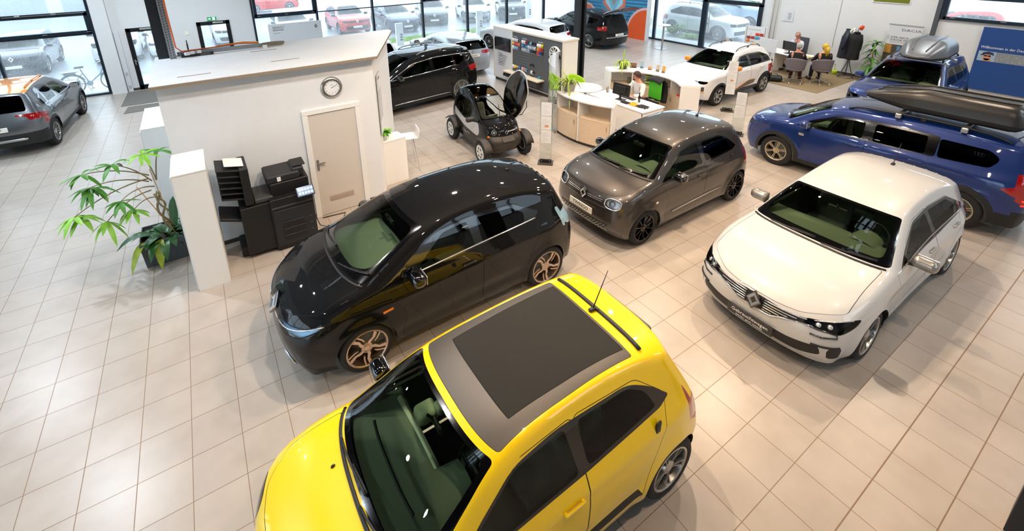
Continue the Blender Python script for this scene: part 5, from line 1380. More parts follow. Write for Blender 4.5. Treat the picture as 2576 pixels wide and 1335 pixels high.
for z in (.62, .16):
    plate_thing('socket_plate', 'white socket on the cable duct, %s' % ('the upper one' if z > .3 else 'just above the floor'), 'socket', (-2.33, YB-.10, z), 0, .08, .12, mat('socket_grey', 'b9bbbd', .5), .012)['group'] = 'duct sockets'

# ------------------------------------------------------------------ mats
MATM = mat('doormat_ribbed', '6f6a63', .95, noise=.3, nscale=90, bump=.4)
for nm, pts, lab in (('floor_mat', ((-2.47, 18.10), (-1.2, 18.02), (-1.2, 19.92), (-2.42, 19.88)), 'large grey ribbed doormat in front of the side door'),
                     ('floor_mat', ((-2.33, 17.17), (-1.2, 17.2), (-1.2, 17.86), (-2.27, 17.89)), 'narrow grey doormat strip just before the large doormat')):
    o = MB().prism(pts, .001, .012).build(nm, MATM); tag(o, lab, 'doormat', 'doormats by the side door')
# ------------------------------------------------------------------ white office box with its roof
OFFW = mat('office_wall_white', 'dcdee0', .8, noise=.03, nscale=6, bump=.03)
OFFR = mat('office_roof_grey', 'e2e4e6', .6, noise=.06, nscale=4)
EDGE = mat('chipboard_edge', '8d7d69', .8, noise=.2, nscale=80)
struct(MB().prism([(-.66, 8.0), (2.52, 8.0), (3.62, 10.25), (-.66, 10.25)], 0, 2.80).build('wall_office', OFFW))
struct(MB().prism([(-.72, 7.83), (2.57, 7.83), (3.72, 10.15), (3.72, 10.35), (-.72, 10.12)], 2.80, 2.845).build('trim_7', EDGE))
struct(MB().prism([(-.72, 7.83), (2.57, 7.83), (3.72, 10.15), (3.72, 10.35), (-.72, 10.12)], 2.845, 2.852).build('trim_8', OFFR))
struct(MB().box(-.66, 1.22, 7.985, 8.0, 0, .07).box(2.18, 2.52, 7.985, 8.0, 0, .07).build('baseboard_office', SKIRT))
# door in the front wall
DM = mat('door_warm_white', 'cdc5bc', .5, noise=.03, nscale=10)
mb = MB()
for a, b in ((1.22, 1.31), (2.12, 2.21)): mb.box(a, b, 7.955, 8.02, 0, 1.96)
mb.box(1.22, 2.21, 7.955, 8.02, 1.962, 2.05)
d = struct(mb.build('door_4', WHITEM, bevel=.006))
mb = MB(); mb.box(1.31, 2.12, 7.975, 7.998, .01, 1.96); mb.build('door_leaf', DM, d, bevel=.003)
mb = MB()
for i in range(6): mb.box(1.50, 1.92, 7.966, 7.976, .27+i*.014, .277+i*.014)
mb.box(1.49, 1.93, 7.970, 7.976, .255, .365)
mb.build('vent_grille', mat('vent_beige', 'b9aa9a', .6), d)
mb = MB(); mb.rbox((1.37, 7.965, 1.02), (.04, .012, .20), .005); mb.bar((1.37, 7.94, 1.05), (1.49, 7.94, 1.05), .018); mb.bar((1.37, 7.97, 1.05), (1.37, 7.93, 1.05), .018); mb.build('door_handle', SILVER, d, smooth=False)
# slits in the roof
for i, (x, y, w) in enumerate(((-.16, 8.22, .44), (.98, 9.55, .45), (1.18, 8.47, .45))):
    o = MB().box(x-w/2, x+w/2, y-.012, y+.012, 2.852, 2.856).build('roof_slot', EDGE)
    tag(o, ('narrow slot in the office roof near its front left corner', 'narrow slot in the office roof beside the cable coil', 'narrow slot in the office roof above the wall clock')[i], 'slot', 'slots in the office roof')
# building column, cable tray and cables on the roof
struct(MB().box(-.66, -.50, 9.86, 10.02, 2.852, ZC).build('pillar_steel', STEELM, bevel=.004))
def perforated(name, pts0, pts1, label):
    """cable tray of bent sheet with slots"""
    t = thing(name, label, 'cable tray', (0, 0, 0), 0, 'cable trays')
    a, b = Vector(pts0), Vector(pts1); mb = MB(); n = int((b-a).length/.045)
    d = (b-a)/n
    vert = abs(d.z) > abs(d.x)
    sl = MB()
    if vert:
        mb.box(a.x-.045, a.x+.045, a.y-.004, a.y+.002, min(a.z, b.z), max(a.z, b.z)); mb.box(a.x-.045, a.x-.041, a.y-.004, a.y+.05, min(a.z, b.z), max(a.z, b.z)); mb.box(a.x+.041, a.x+.045, a.y-.004, a.y+.05, min(a.z, b.z), max(a.z, b.z))
        for i in range(n):
            p = a+d*(i+.5)
            for k in (-.02, .02): sl.box(p.x+k-.006, p.x+k+.006, p.y-.0055, p.y-.004, p.z-.012+k*.3, p.z+.012+k*.3)
    else:
        mb.box(a.x, b.x, a.y-.002, a.y+.002, a.z, a.z+.075); mb.box(a.x, b.x, a.y, a.y+.10, a.z, a.z+.004); mb.box(a.x, b.x, a.y+.098, a.y+.10, a.z, a.z+.06)
        for i in range(n):
            p = a+d*(i+.5)
            for k in (.024, .052): sl.box(p.x-.014, p.x+.014, p.y-.0035, p.y-.002, p.z+k-.005, p.z+k+.005)
    o = mb.build('tray', GALV, t); sl.build('slots', BLACK, t)
    return t
perforated('cable_tray', (-.44, 9.74, 2.852), (-.44, 9.74, ZC-.6), 'perforated galvanised cable tray running up the steel column')
perforated('cable_tray', (-.38, 9.95, 2.852), (.98, 9.97, 2.852), 'perforated galvanised cable tray lying along the office roof edge')
ORANGE = mat('orange_cable', 'e2631c', .5)
mb = MB(); mb.tube([(-.385, 9.72, 6.0), (-.385, 9.72, 3.6), (-.37, 9.73, 3.05), (-.30, 9.85, 2.95), (-.1, 9.99, 2.93), (.3, 10.0, 2.94), (.6, 10.02, 2.955), (.95, 10.02, 2.93)], .012, 6)
tag(mb.build('orange_cable', ORANGE, smooth=True), 'orange cable coming down the column and along the roof tray', 'cable')
mb = MB(); mb.tube([(.25, 10.04, 2.935), (.45, 10.04, 2.95), (.7, 10.05, 2.96), (.97, 10.03, 2.935)], .018, 6)
tag(mb.build('yellow_cable', mat('amber_cable', 'e79a1c', .5), smooth=True), 'amber cable bundle on the roof tray above the narrow door', 'cable')
mb = MB()
for k in range(3): mb.tube([(1.18+.22*math.cos(a)+.01*k, 9.97+.10*math.sin(a), 2.87+.018*k) for a in np.linspace(0, 2*PI, 25)[:-1]], .009, 5, closed=True)
tag(mb.build('cable_coil', mat('coil_grey_brown', '8b7f6c', .7), smooth=True), 'coil of grey brown cable lying on the office roof', 'cable')
t = thing('power_strip', 'black power strip with white plugs on the office roof', 'power strip', (-.08, 9.80, 2.852))
mb = MB(); mb.box(-.24, .26, -.03, .03, 0, .05); mb.build('housing', BLACK, t, bevel=.006)
for k, x in enumerate((-.18, -.08, .02)):
    mb = MB(); mb.rbox((x, -.03+.02*(k % 2), .075), (.075, .06, .05), .008, M=Matrix.Rotation(.5, 4, 'Z')); mb.build('plug', WHITEB, t)
mb = MB(); mb.box(.05, .2, -.035, -.03, .005, .045); mb.build('sockets', mat('socket_dark', '4a4a4a', .5), t)
t = thing('antenna_stick', 'upright black rod aerial on the office roof by the power strip', 'aerial', (-.20, 10.02, 2.852))
mb = MB(); mb.cyl((0, 0, 0), .012, .20, 8); mb.build('rod', BLACK, t); mb = MB(); mb.cyl((0, 0, .2), .008, .06, 8); mb.build('tip', GREYPL, t)
t = thing('junction_box', 'little white junction box beside the cable coil', 'box', (1.04, 9.78, 2.852))
MB().box(-.04, .04, -.03, .03, 0, .06).build('housing', WHITEB, t, bevel=.004)
# wall clock
t = thing('wall_clock', 'round steel wall clock on the office wall above the door', 'clock', (1.77, 8.0, 2.38))
Fz = Matrix(((1, 0, 0, 0), (0, 0, -1, 0), (0, 1, 0, 0), (0, 0, 0, 1)))
mb = MB(); mb.lathe([(.125, .035), (.135, .05), (.175, .035), (.185, .012), (.185, 0)], 40, Fz); mb.build('case', mat('brushed_steel', 'b5b3b0', .28, 1.), t, smooth=True)
mb = MB(); mb.lathe([(.001, .030), (.13, .030)], 40, Fz); f = mb.build('dial', mat('dial_white', 'e4e6e8', .5), t)
for k in range(1, 13):
    a = PI/2-k*PI/6
    text_mesh('numeral', str(k), .030, INK, f, M=Matrix.Translation((.105*math.cos(a), -.0315, .105*math.sin(a))) @ Fz.to_3x3().to_4x4(), depth=.0004)
text_mesh('maker_name', 'RENAULT', .012, INK, f, M=Matrix.Translation((0, -.0315, .045)) @ Fz.to_3x3().to_4x4(), depth=.0004)
mb = MB()
for ang, L_, w in ((PI/2-2*PI*(2+10/60)/12, .065, .010), (PI/2-2*PI*11/60, .10, .007)):
    mb.bar((-.015*math.cos(ang), -.034, -.015*math.sin(ang)), (L_*math.cos(ang), -.034, L_*math.sin(ang)), w, .002)
mb.build('hands', INK, t)
# frame with sheets on the slanting side wall
dx, dy = 1.10, 2.25; ln = math.hypot(dx, dy); ux, uy = dx/ln, dy/ln
t = thing('notice_frame', 'grey notice frame with printed sheets on the slanting office side wall', 'notice frame', (2.52+ux*.42+uy*.012, 8.0+uy*.42-ux*.012, 1.35), math.atan2(uy, ux))
mb = MB(); mb.box(-.22, .22, -.015, 0, -.15, 1.05); mb.build('frame', mat('frame_alu_light', 'b4b8bc', .4, .4), t, bevel=.003)
mb = MB(); mb.box(-.20, .20, -.018, -.0155, .16, .72); mb.build('printed_grid', mat('print_grey', 'c2c5c8', .6, noise=.3, nscale=120), t)
mb = MB(); mb.box(-.20, .20, -.018, -.0155, .74, 1.03); mb.build('sheet', WHITEB, t)
mb = MB(); mb.box(-.20, .20, -.018, -.0155, -.13, .13); mb.build('sheet', WHITEB, t)
text_mesh('lettering', 'RENAULT', .05, INK, t, M=Matrix.Translation((0, -.019, .96)) @ Fz.to_3x3().to_4x4(), depth=.0004)

# ------------------------------------------------------------------ cupboards, copier, planters round the office
def cupboard(label, x0, x1, y0, y1, h, side=None):
    t = thing('cupboard', label, 'cupboard', ((x0+x1)/2, (y0+y1)/2, 0), 0, 'white cupboards')
    a, b = (x1-x0)/2, (y1-y0)/2
    MB().box(-a, a, -b, b, .0, h-.02).build('carcass', WHITEM, t, bevel=.003)
    MB().box(-a-.004, a+.004, -b-.004, b+.004, h-.02, h).build('top_panel', WHITEM, t, bevel=.002)
    MB().box(-a-.018, -a-.003, -b+.03, b-.01, .03, h-.03).build('door', WHITEM, t, bevel=.002)
    return t
cupboard('tall narrow white cupboard standing end on in front of the planter', -.645, -.25, 6.92, 7.72, 1.84)
t = thing('cupboard', 'tall white cupboard against the left end of the office box', 'cupboard', (-.90, 9.88, 0), 0, 'white cupboards')
MB().box(-.2, .22, -.66, .66, 0, 1.82).build('carcass', WHITEM, t, bevel=.003); MB().box(-.205, .22, -.665, .665, 1.82, 1.84).build('top_panel', WHITEM, t)
MB().box(-.215, -.2, -.65, -.01, .05, 1.8).build('door', WHITEB, t, bevel=.002); MB().box(-.215, -.2, .01, .65, .05, 1.8).build('door', WHITEB, t, bevel=.002)

COPB = mat('copier_black', '101012', .5, noise=.12, nscale=200, bump=.05)
COPG = mat('copier_charcoal', '1e1f22', .55, noise=.1, nscale=200)
t = thing('copier', 'large black office copier with sorting trays against the office wall', 'copier', (.56, 7.60, 0))
mb = MB(); mb.rbox((.22, 0, .50), (.64, .66, .86), .015); mb.rbox((-.30, .02, .48), (.42, .60, .82), .012); mb.rbox((.22, 0, .07), (.62, .62, .10), .01); mb.build('body', COPB, t)
mb = MB(); mb.rbox((.22, -.335, .42), (.60, .02, .62), .008); p = mb.build('front_door', COPG, t)
for z in (.24, .36, .48):
    mb = MB(); mb.rbox((.20, -.35, z), (.34, .02, .075), .01); mb.build('paper_drawer', COPB, t)
    mb = MB(); mb.rbox((.46, -.35, z+.02), (.03, .012, .02), .004); mb.build('drawer_mark', GREYPL, t)
mb = MB(); mb.rbox((.22, -.30, .78), (.62, .07, .03), .01); mb.build('grip_bar', GREYPL, t)
mb = MB(); mb.rbox((.24, .06, 1.03), (.58, .52, .22), .02); mb.build('scanner_unit', COPB, t)
mb = MB(); mb.rbox((.16, .06, 1.20), (.50, .50, .13), .035); mb.rbox((.40, .06, 1.22), (.18, .40, .16), .03); mb.build('document_feeder', COPG, t)
mb = MB(); mb.rbox((.43, .06, 1.31), (.20, .30, .02), .008, M=Matrix.Translation((0, 0, .005))); mb.build('feeder_tray', COPB, t)
mb = MB(); mb.rbox((.10, -.195, 1.20), (.055, .006, .075), .002); mb.build('label', WHITEB, t)
M = Matrix.Translation((.43, -.37, .97)) @ Matrix.Rotation(.75, 4, 'X')
mb = MB(); mb.rbox((0, 0, 0), (.27, .17, .03), .008, M=M); c = mb.build('control_panel', BLACK, t)
mb = MB(); mb.box(-.12, .12, -.075, .075, .0155, .017, M); s = mb.build('screen', mat('screen_blue', '15446d', .2, emit='1c5d8f', estr=.6), c)
mb = MB()
for i in range(5):
    for j in range(2): mb.box(-.10+i*.045, -.07+i*.045, -.05+j*.06, -.015+j*.06, .017, .018, M)
mb.build('icons', mat('icon_light', 'bfe2f2', .3, emit='bfe2f2', estr=1.), s)
mb = MB(); mb.rbox((-.16, .02, .93), (.26, .50, .07), .015); mb.build('output_tray', GREYPL, t)
mb = MB(); mb.rbox((-.36, .02, 1.22), (.12, .56, .62), .02, M=Matrix.Rotation(0, 4, 'Y')); so = mb.build('sorter', COPB, t)
for k in range(6):
    M = Matrix.Translation((-.55, .02, 1.05+.095*k)) @ Matrix.Rotation(.22, 4, 'Y')
    mb = MB(); mb.rbox((0, 0, 0), (.34, .46, .022), .008, M=M); mb.build('sorter_tray', COPB, t)
    mb = MB(); mb.rbox((.16, 0, .012), (.03, .40, .012), .004, M=M); mb.build('tray_edge', GREYPL, so)
M = Matrix.Translation((-.50, .02, 1.57)) @ Matrix.Rotation(.22, 4, 'Y')
mb = MB(); mb.box(-.10, .16, -.17, .17, 0, .006, M); mb.build('paper', mat('paper', 'eceae4', .6), t)
M = Matrix.Translation((-.64, .02, .72)) @ Matrix.Rotation(.35, 4, 'Y')
mb = MB(); mb.rbox((0, 0, 0), (.32, .46, .05), .015, M=M); mb.build('side_tray', COPB, t)
mb = MB(); mb.rbox((-.50, .05, .09), (.20, .45, .16), .02); mb.build('foot', COPB, t)
mb = MB(); mb.tube([(1.12, 7.7, .35), (1.2, 7.62, .05), (1.35, 7.5, .012), (1.55, 7.55, .012), (1.7, 7.85, .012), (1.3, 7.9, .012)], .008, 6)
tag(mb.build('power_cable', BLACK, smooth=True), 'thin black cable on the floor between copier and office door', 'cable')

LEAFM = mat('leaf_green', '3f7a1c', .45, noise=.35, nscale=9)
LEAFL = mat('leaf_light_green', '76ad2a', .45, noise=.3, nscale=9)
LEAFD = mat('leaf_dark_green', '22511d', .35, noise=.3, nscale=9)
BARK = mat('bark_brown', '8a7a55', .8, noise=.3, nscale=60)
def leaf(mb, base, dr, L, w, droop=.3, up=(0, 0, 1), n=6):
    """a pointed blade with a keel"""
    d = Vector(dr).normalized(); u = Vector(up); s = d.cross(u)
    s = s.normalized() if s.length > 1e-4 else Vector((1, 0, 0)); nn = s.cross(d)
    vs = []; fs = []; p = Vector(base)
    for i in range(n+1):
        t = i/n; ww = w*math.sin(PI*min(1, t*.92+.06))**.8*(1 if t < 1 else 0)
        q = Vector(base)+d*(L*t)-Vector((0, 0, 1))*(droop*L*t*t)
        vs += [q-s*ww/2+nn*ww*.12, q, q+s*ww/2+nn*ww*.12]
    for i in range(n):
        a = i*3; fs += [(a, a+1, a+4, a+3), (a+1, a+2, a+5, a+4)]
    mb.add(vs, fs)
GREYPOT = mat('planter_anthracite', '4a4e53', .6, noise=.1, nscale=80)
SOIL = mat('soil', '2f2418', .95, noise=.4, nscale=60)
t = thing('planter', 'long anthracite plant trough with a braided tree and broad leaves beside the cupboard', 'planter', (-.95, 8.26, 0))
mb = MB(); mb.add([(-.36, -.27, 0), (.24, -.27, 0), (.24, .27, 0), (-.36, .27, 0), (-.38, -.30, .42), (.26, -.30, .42), (.26, .30, .42), (-.38, .30, .42)], [(3, 2, 1, 0), (0, 1, 5, 4), (1, 2, 6, 5), (2, 3, 7, 6), (3, 0, 4, 7)])
mb.build('trough', GREYPOT, t, solid=.02); MB().box(-.36, .24, -.28, .28, .36, .38).build('soil', SOIL, t)
rnd = random.Random(3)
mb = MB()
for k in range(3): mb.tube([(.0+.05*math.sin(z*7+k*2.1)+.02*k-.06*z, .05+.05*math.cos(z*7+k*2.1), .36+z*.62) for z in np.linspace(0, 1.15, 14)], .019-.003*k, 6)
mb.build('trunk', BARK, t, smooth=True)
mb = MB(); tips = []
for (x, y, z, bx, by, bz) in ((-.72, -.30, 1.52, -.1, 0, 1.3), (-.95, -.40, 1.18, -.1, .0, 1.35), (-.42, -.30, 1.78, -.06, 0, 1.3), (-.05, -.32, 1.86, 0, 0, 1.3), (-.42, -.42, 1.26, -.05, 0, 1.2), (-.62, -.45, 1.02, -.1, 0, 1.15), (.12, -.15, 1.80, 0, 0, 1.3), (-.30, -.4, 1.08, -.02, 0, 1.0), (-.75, -.35, 1.75, -.08, 0, 1.4)):
    b = Vector((bx, by, bz)); e = Vector((x, y, z)); m = (b+e)/2+Vector((0, 0, .14))
    pts = [b*(1-s)**2+m*2*s*(1-s)+e*s*s for s in np.linspace(0, 1, 9)]; mb.tube(pts, [.011-.0006*i for i in range(9)], 5); tips.append((e, (e-m).normalized()))
mb.build('branch', BARK, t, smooth=True)
for i, (e, d) in enumerate(tips):
    mb = MB()
    for k in range(7):
        a = 2*PI*k/7+rnd.uniform(-.3, .3); dr = Vector((math.cos(a), math.sin(a), rnd.uniform(-.35, .35)))+d*.5
        leaf(mb, e, dr, rnd.uniform(.20, .30), .065, rnd.uniform(.2, .8))
    if i in (1, 0):
        for k in range(6):
            a = 2*PI*k/6; leaf(mb, e+Vector((.05, .08, -.05)), (math.cos(a), math.sin(a), -.2), .26, .07, .5)
    mb.build('leaf_cluster', (LEAFM, LEAFL)[i % 2], t, smooth=True)
mb = MB()
for k in range(26):
    a = rnd.uniform(0, 2*PI); r = rnd.uniform(.02, .22); leaf(mb, (-.06+r*math.cos(a)*1.2, r*math.sin(a)-.05, .38), (math.cos(a), math.sin(a), rnd.uniform(.4, 1.6)), rnd.uniform(.28, .46), rnd.uniform(.10, .15), rnd.uniform(.4, 1.1))
leaf(mb, (-.2, -.1, .45), (-1, -.2, .7), .6, .16, .7); leaf(mb, (.1, -.1, .5), (.1, .1, 1), .55, .18, .1); leaf(mb, (.15, -.15, .5), (1, -.3, .6), .4, .14, .4)
mb.build('broad_leaves', LEAFD, t, smooth=True)
mb = MB(); mb.tube([(.08, -.12, .38), (-.22, -.25, 1.35)], .006, 5); mb.tube([(.05, 0, .5), (-.05, 0, 1.5)], .006, 5); mb.build('cane', mat('cane', 'b98b4e', .6), t)
mb = MB(); leaf(mb, (-.30, -.22, .42), (-.6, -.6, .1), .34, .13, 1.2); leaf(mb, (-.12, -.26, .42), (-.1, -1, .2), .32, .14, 1.3); mb.build('yellowing_leaf', mat('leaf_yellowing', '8a9a1e', .45, noise=.6, nscale=6), t, smooth=True)

# white pedestal with pot plant, bar stool
t = thing('pedestal', 'white pedestal cabinet by the slanting office wall carrying a small pot plant', 'pedestal', (2.93, 8.52, 0), .1)
MB().box(-.27, .27, -.10, .28, 0, .94).build('carcass', WHITEM, t, bevel=.004)
MB().box(-.275, .275, -.105, .285, .94, .96).build('top_panel', WHITEM, t, bevel=.003)
t = thing('pot_plant', 'small bushy green plant in a white pot on the pedestal', 'plant', (2.78, 8.55, .96))
mb = MB(); mb.lathe([(.001, 0), (.06, 0), (.085, .13), (.078, .13), (.07, .11), (.001, .11)], 20); mb.build('pot', WHITEM, t, smooth=True)
mb = MB()
for k in range(60):
    a = rnd.uniform(0, 2*PI); e = rnd.uniform(-.1, 1.5); r = rnd.uniform(.02, .10)
    leaf(mb, (r*math.cos(a), r*math.sin(a), .12+.07*rnd.random()), (math.cos(a), math.sin(a), e), rnd.uniform(.09, .15), .07, .6)
mb.build('leaves', mat('leaf_fresh', '69b021', .4, noise=.4, nscale=12), t, smooth=True)
t = thing('bar_stool', 'white moulded bar stool with thin steel legs beside the pedestal', 'stool', (3.38, 8.86, 0), -.2)
def stoolseat(a, b):
    u = a*1.0; v = (b-.5)*.38
    if u < .62: x = -.2+.40*u/.62; z = .76+.02*(2*v/.38)**2
    else: k = (u-.62)/.38; x = .20+.05*math.sin(k*PI/2); z = .76+.20*k*k+.01
    return (x, v*(1-.1*max(0, u-.7)), z)
mb = MB(); mb.grid(stoolseat, 14, 8); mb.build('seat', WHITEM, t, smooth=True, solid=.014)
for sx, sy in ((-1, -1), (-1, 1), (1, -1), (1, 1)):
    mb = MB(); mb.tube([(sx*.12, sy*.12, .75), (sx*.21, sy*.20, 0)], .009, 6); mb.build('leg', CHROME, t)
mb = MB(); mb.tube([(-.185, -.175, .25), (.185, -.175, .25), (.185, .175, .25), (-.185, .175, .25)], .007, 6, closed=True); mb.build('footrest', CHROME, t)
# ------------------------------------------------------------------ round reception desk
WOODL = mat('pale_maple', 'd6c0a4', .5, noise=.08, nscale=14)
RC = (9.40, 8.10)
def arcbox(mb, r0, r1, a0, a1, z0, z1, n=None):
    n = n or max(2, int(abs(a1-a0)/.06)); vs = []; fs = []
    for i in range(n+1):
        a = a0+(a1-a0)*i/n
        for r, z in ((r0, z0), (r1, z0), (r1, z1), (r0, z1)): vs.append((r*math.cos(a), r*math.sin(a), z))
    for i in range(n):
        for k in range(4): fs.append((i*4+k, (i+1)*4+k, (i+1)*4+(k+1) % 4, i*4+(k+1) % 4))
    fs += [(0, 1, 2, 3), (n*4+3, n*4+2, n*4+1, n*4)]
    mb.add(vs, fs)
D2 = math.radians
def curved_unit(label, r0, r1, a0, a1, face_out, nb):
    t = thing('reception_counter', label, 'counter', (RC[0], RC[1], 0), 0, 'curved reception counters')
    h = 1.12
    mb = MB(); arcbox(mb, r0-.02, r1+.02, a0, a1, h-.035, h); mb.build('worktop', WHITEM, t, bevel=.003)
    mb = MB(); arcbox(mb, r0+.03, r1-.03, a0, a1, .0, .07); mb.build('plinth', SKIRT, t)
    back = (r0, r0+.02) if face_out else (r1-.02, r1)
    mb = MB(); arcbox(mb, back[0], back[1], a0, a1, .07, h-.035); mb.build('back_panel', WHITEM if not face_out else WOODL, t)
    mb = MB(); arcbox(mb, r0+.01, r1-.01, a0, a1, .68, .70); mb.build('shelf', WOODL, t)
    for i in range(nb+1):
        a = a0+(a1-a0)*i/nb; w = .012
        mb = MB(); arcbox(mb, r0+.012, r1-.012, a-w, a+w, .07, h-.035, 2)
        mb.build('end_panel' if i in (0, nb) else 'divider', WHITEM, t)
    fr = (r1-.022, r1-.004) if face_out else (r0+.004, r0+.022)
    for i in range(nb):
        b0 = a0+(a1-a0)*i/nb; b1 = a0+(a1-a0)*(i+1)/nb
        mb = MB(); arcbox(mb, fr[0], fr[1], b0+.016, b1-.016, .08, .675); d = mb.build('cupboard_door', WOODL, t)
        a = b1-.05; r = fr[1]+.012 if face_out else fr[0]-.012
        mb = MB(); mb.bar((r*math.cos(a), r*math.sin(a), .48), (r*math.cos(a), r*math.sin(a), .60), .012); mb.build('door_handle', SILVER, d)
    return t
curved_unit('curved maple and white counter with open pigeonholes facing the hall, aloe on top', 1.62, 2.07, D2(164), D2(212), True, 2)
curved_unit('curved white counter with open shelves behind the seated receptionist', 1.30, 1.80, D2(-44), D2(64), False, 4)
# clear curved screen
t = thing('acrylic_screen', 'tall clear curved screen round the left of the reception counter', 'screen', (RC[0], RC[1], 0))
mb = MB(); n = 30; vs = []; fs = []
for i in range(n+1):
    a = D2(166-58*i/n); zt = 1.72 if i > 2 else 1.60+.06*i
    for z in (.03, zt): vs.append((2.12*math.cos(a), 2.12*math.sin(a), z))
for i in range(n): fs.append((2*i, 2*i+2, 2*i+3, 2*i+1))
mb.add(vs, fs); p = mb.build('pane', CLEARG, t, smooth=True)
mb = MB(); mb.tube([(2.12*math.cos(D2(166-58*i/n)), 2.12*math.sin(D2(166-58*i/n)), 1.725) for i in range(2, n+1)], .006, 6); mb.build('polished_edge', mat('acrylic_edge', 'dfe9ea', .2, coat=1), t)
mb = MB(); arcbox(mb, 2.09, 2.15, D2(120), D2(166), 0, .06); mb.build('floor_rail', SILVER, t)
mb = MB()
AP = lambda a, z: (2.112*math.cos(D2(a)), 2.112*math.sin(D2(a)), z)
mb.tube([AP(158+5*math.cos(q), .95+.19*math.sin(q)) for q in np.linspace(0, 2*PI, 25)[:-1]], .005, 5, closed=True); mb.tube([AP(158+3.4*math.cos(q), .95+.13*math.sin(q)) for q in np.linspace(0, 2*PI, 21)[:-1]], .004, 5, closed=True)
for q in range(5): mb.tube([AP(158, .95), AP(158+3.4*math.cos(q*1.257), .95+.13*math.sin(q*1.257))], .004, 4)
mb.tube([AP(165, .4), AP(163, .75), AP(164, 1.15), AP(160, 1.4), AP(152, 1.5)], .005, 5); mb.tube([AP(165, .75), AP(150, .70), AP(146, .85)], .005, 5)
mb.build('line_drawing', WHITEM, t)
# desk
t = thing('desk', 'white reception desk with a monitor, in front of the receptionist', 'desk', (9.16, 7.95, 0))
MB().box(-.41, .40, -.92, .95, .71, .74).build('desktop', WHITEM, t, bevel=.003)
MB().box(-.39, -.37, -.90, .93, .03, .71).build('modesty_panel', WHITEM, t, bevel=.002)
for y in (-.88, .90): MB().box(-.39, .38, y-.015, y+.015, 0, .71).build('leg', WHITEM, t, bevel=.002)
t = thing('round_table', 'round white meeting table beside the reception desk', 'table', (9.12, 9.42, 0))
mb = MB(); mb.lathe([(.001, .715), (.46, .715), (.47, .73), (.46, .745), (.001, .745)], 40); mb.build('tabletop', WHITEM, t, auto=.5)
mb = MB(); mb.lathe([(.035, .02), (.035, .715)], 16); mb.lathe([(.001, .02), (.25, .012), (.25, 0)], 24); mb.build('pedestal_leg', SILVER, t, auto=.5)
GREENF = mat('lime_green_felt', '9ccc12', .75, noise=.08, nscale=60)
def tub_chair(name, label, loc, rz, m, base='star', group=None, seat_z=.44):
    t = thing(name, label, 'chair', loc, rz, group)
    mb = MB()
    def sh(a, b):
        th = (a-.5)*PI*1.25; r = .30-.02*b
        hgt = seat_z+.02+(.36*max(0, math.cos((a-.5)*2.3))**.8+.05)*b
        rr = r*(.86+.20*b)
        return (-rr*math.cos(th)+.02, rr*math.sin(th)*1.0, hgt)
    mb.grid(sh, 24, 8); mb.build('back_shell', m, t, smooth=True, solid=.03)
    mb = MB(); mb.lathe([(.001, seat_z-.05), (.18, seat_z-.045), (.27, seat_z), (.28, seat_z+.03), (.24, seat_z+.045), (.001, seat_z+.05)], 28); mb.build('seat', m, t, smooth=True)
    mb = MB(); mb.cyl((0, 0, .10), .025, seat_z-.13, 12); mb.build('column', SILVER, t)
    for k in range(5):
        a = 2*PI*k/5+.3; mb = MB(); mb.bar((0, 0, .12), (.29*math.cos(a), .29*math.sin(a), .075), .04, .025); l = mb.build('leg', SILVER, t)
        mb = MB(); mb.cyl((0, -.012, 0), .028, .024, 12, M=Matrix.Translation((.29*math.cos(a), .29*math.sin(a), .028)) @ Matrix.Rotation(PI/2, 4, 'X')); mb.build('castor', WHITEB if base == 'white' else GREYPL, l)
    return t
tub_chair('tub_chair', 'lime green tub chair on the far side of the round white table', (9.34, 10.12, 0), -PI/2-.2, GREENF)
# receptionist's chair with jacket
t = thing('office_chair', 'office chair with a lime green seat back and a black jacket, behind the receptionist', 'chair', (10.10, 8.02, 0), PI-.1)
mb = MB(); mb.rbox((0, 0, .46), (.46, .48, .08), .03); mb.build('seat', BLACK, t, smooth=True)
mb = MB(); mb.rbox((-.27, 0, .80), (.07, .44, .52), .03); mb.build('backrest', mat('chair_green', '49b51c', .7, noise=.1, nscale=60), t, smooth=True)
mb = MB(); mb.cyl((0, 0, .1), .03, .32, 12); mb.build('column', GREYPL, t)
for k in range(5):
    a = 2*PI*k/5; mb = MB(); mb.bar((0, 0, .11), (.29*math.cos(a), .29*math.sin(a), .06), .04, .03); mb.cyl((.29*math.cos(a), .29*math.sin(a), 0), .03, .06, 10); mb.build('leg', GREYPL, t)
t = thing('jacket', 'black jacket hung over the back of the receptionist’s chair', 'jacket', (10.10, 8.02, 0), PI-.1)
mb = MB()
def jk(a, b):
    y = (a-.5)*.62; z = 1.16-.70*b-.10*(2*a-1)**2*(1-b); x = -.36-.05*math.sin(b*3)+.03*math.sin(a*17)*b
    return (x, y, z)
mb.grid(jk, 16, 12); mb.grid(lambda a, b: (-.36+.20*b, (a-.5)*.50, 1.16-.05*(2*a-1)**2-.10*b*b), 10, 4)
mb.build('jacket_cloth', mat('jacket_black', '121214', .8, noise=.2, nscale=60, bump=.2), t, smooth=True, solid=.015)
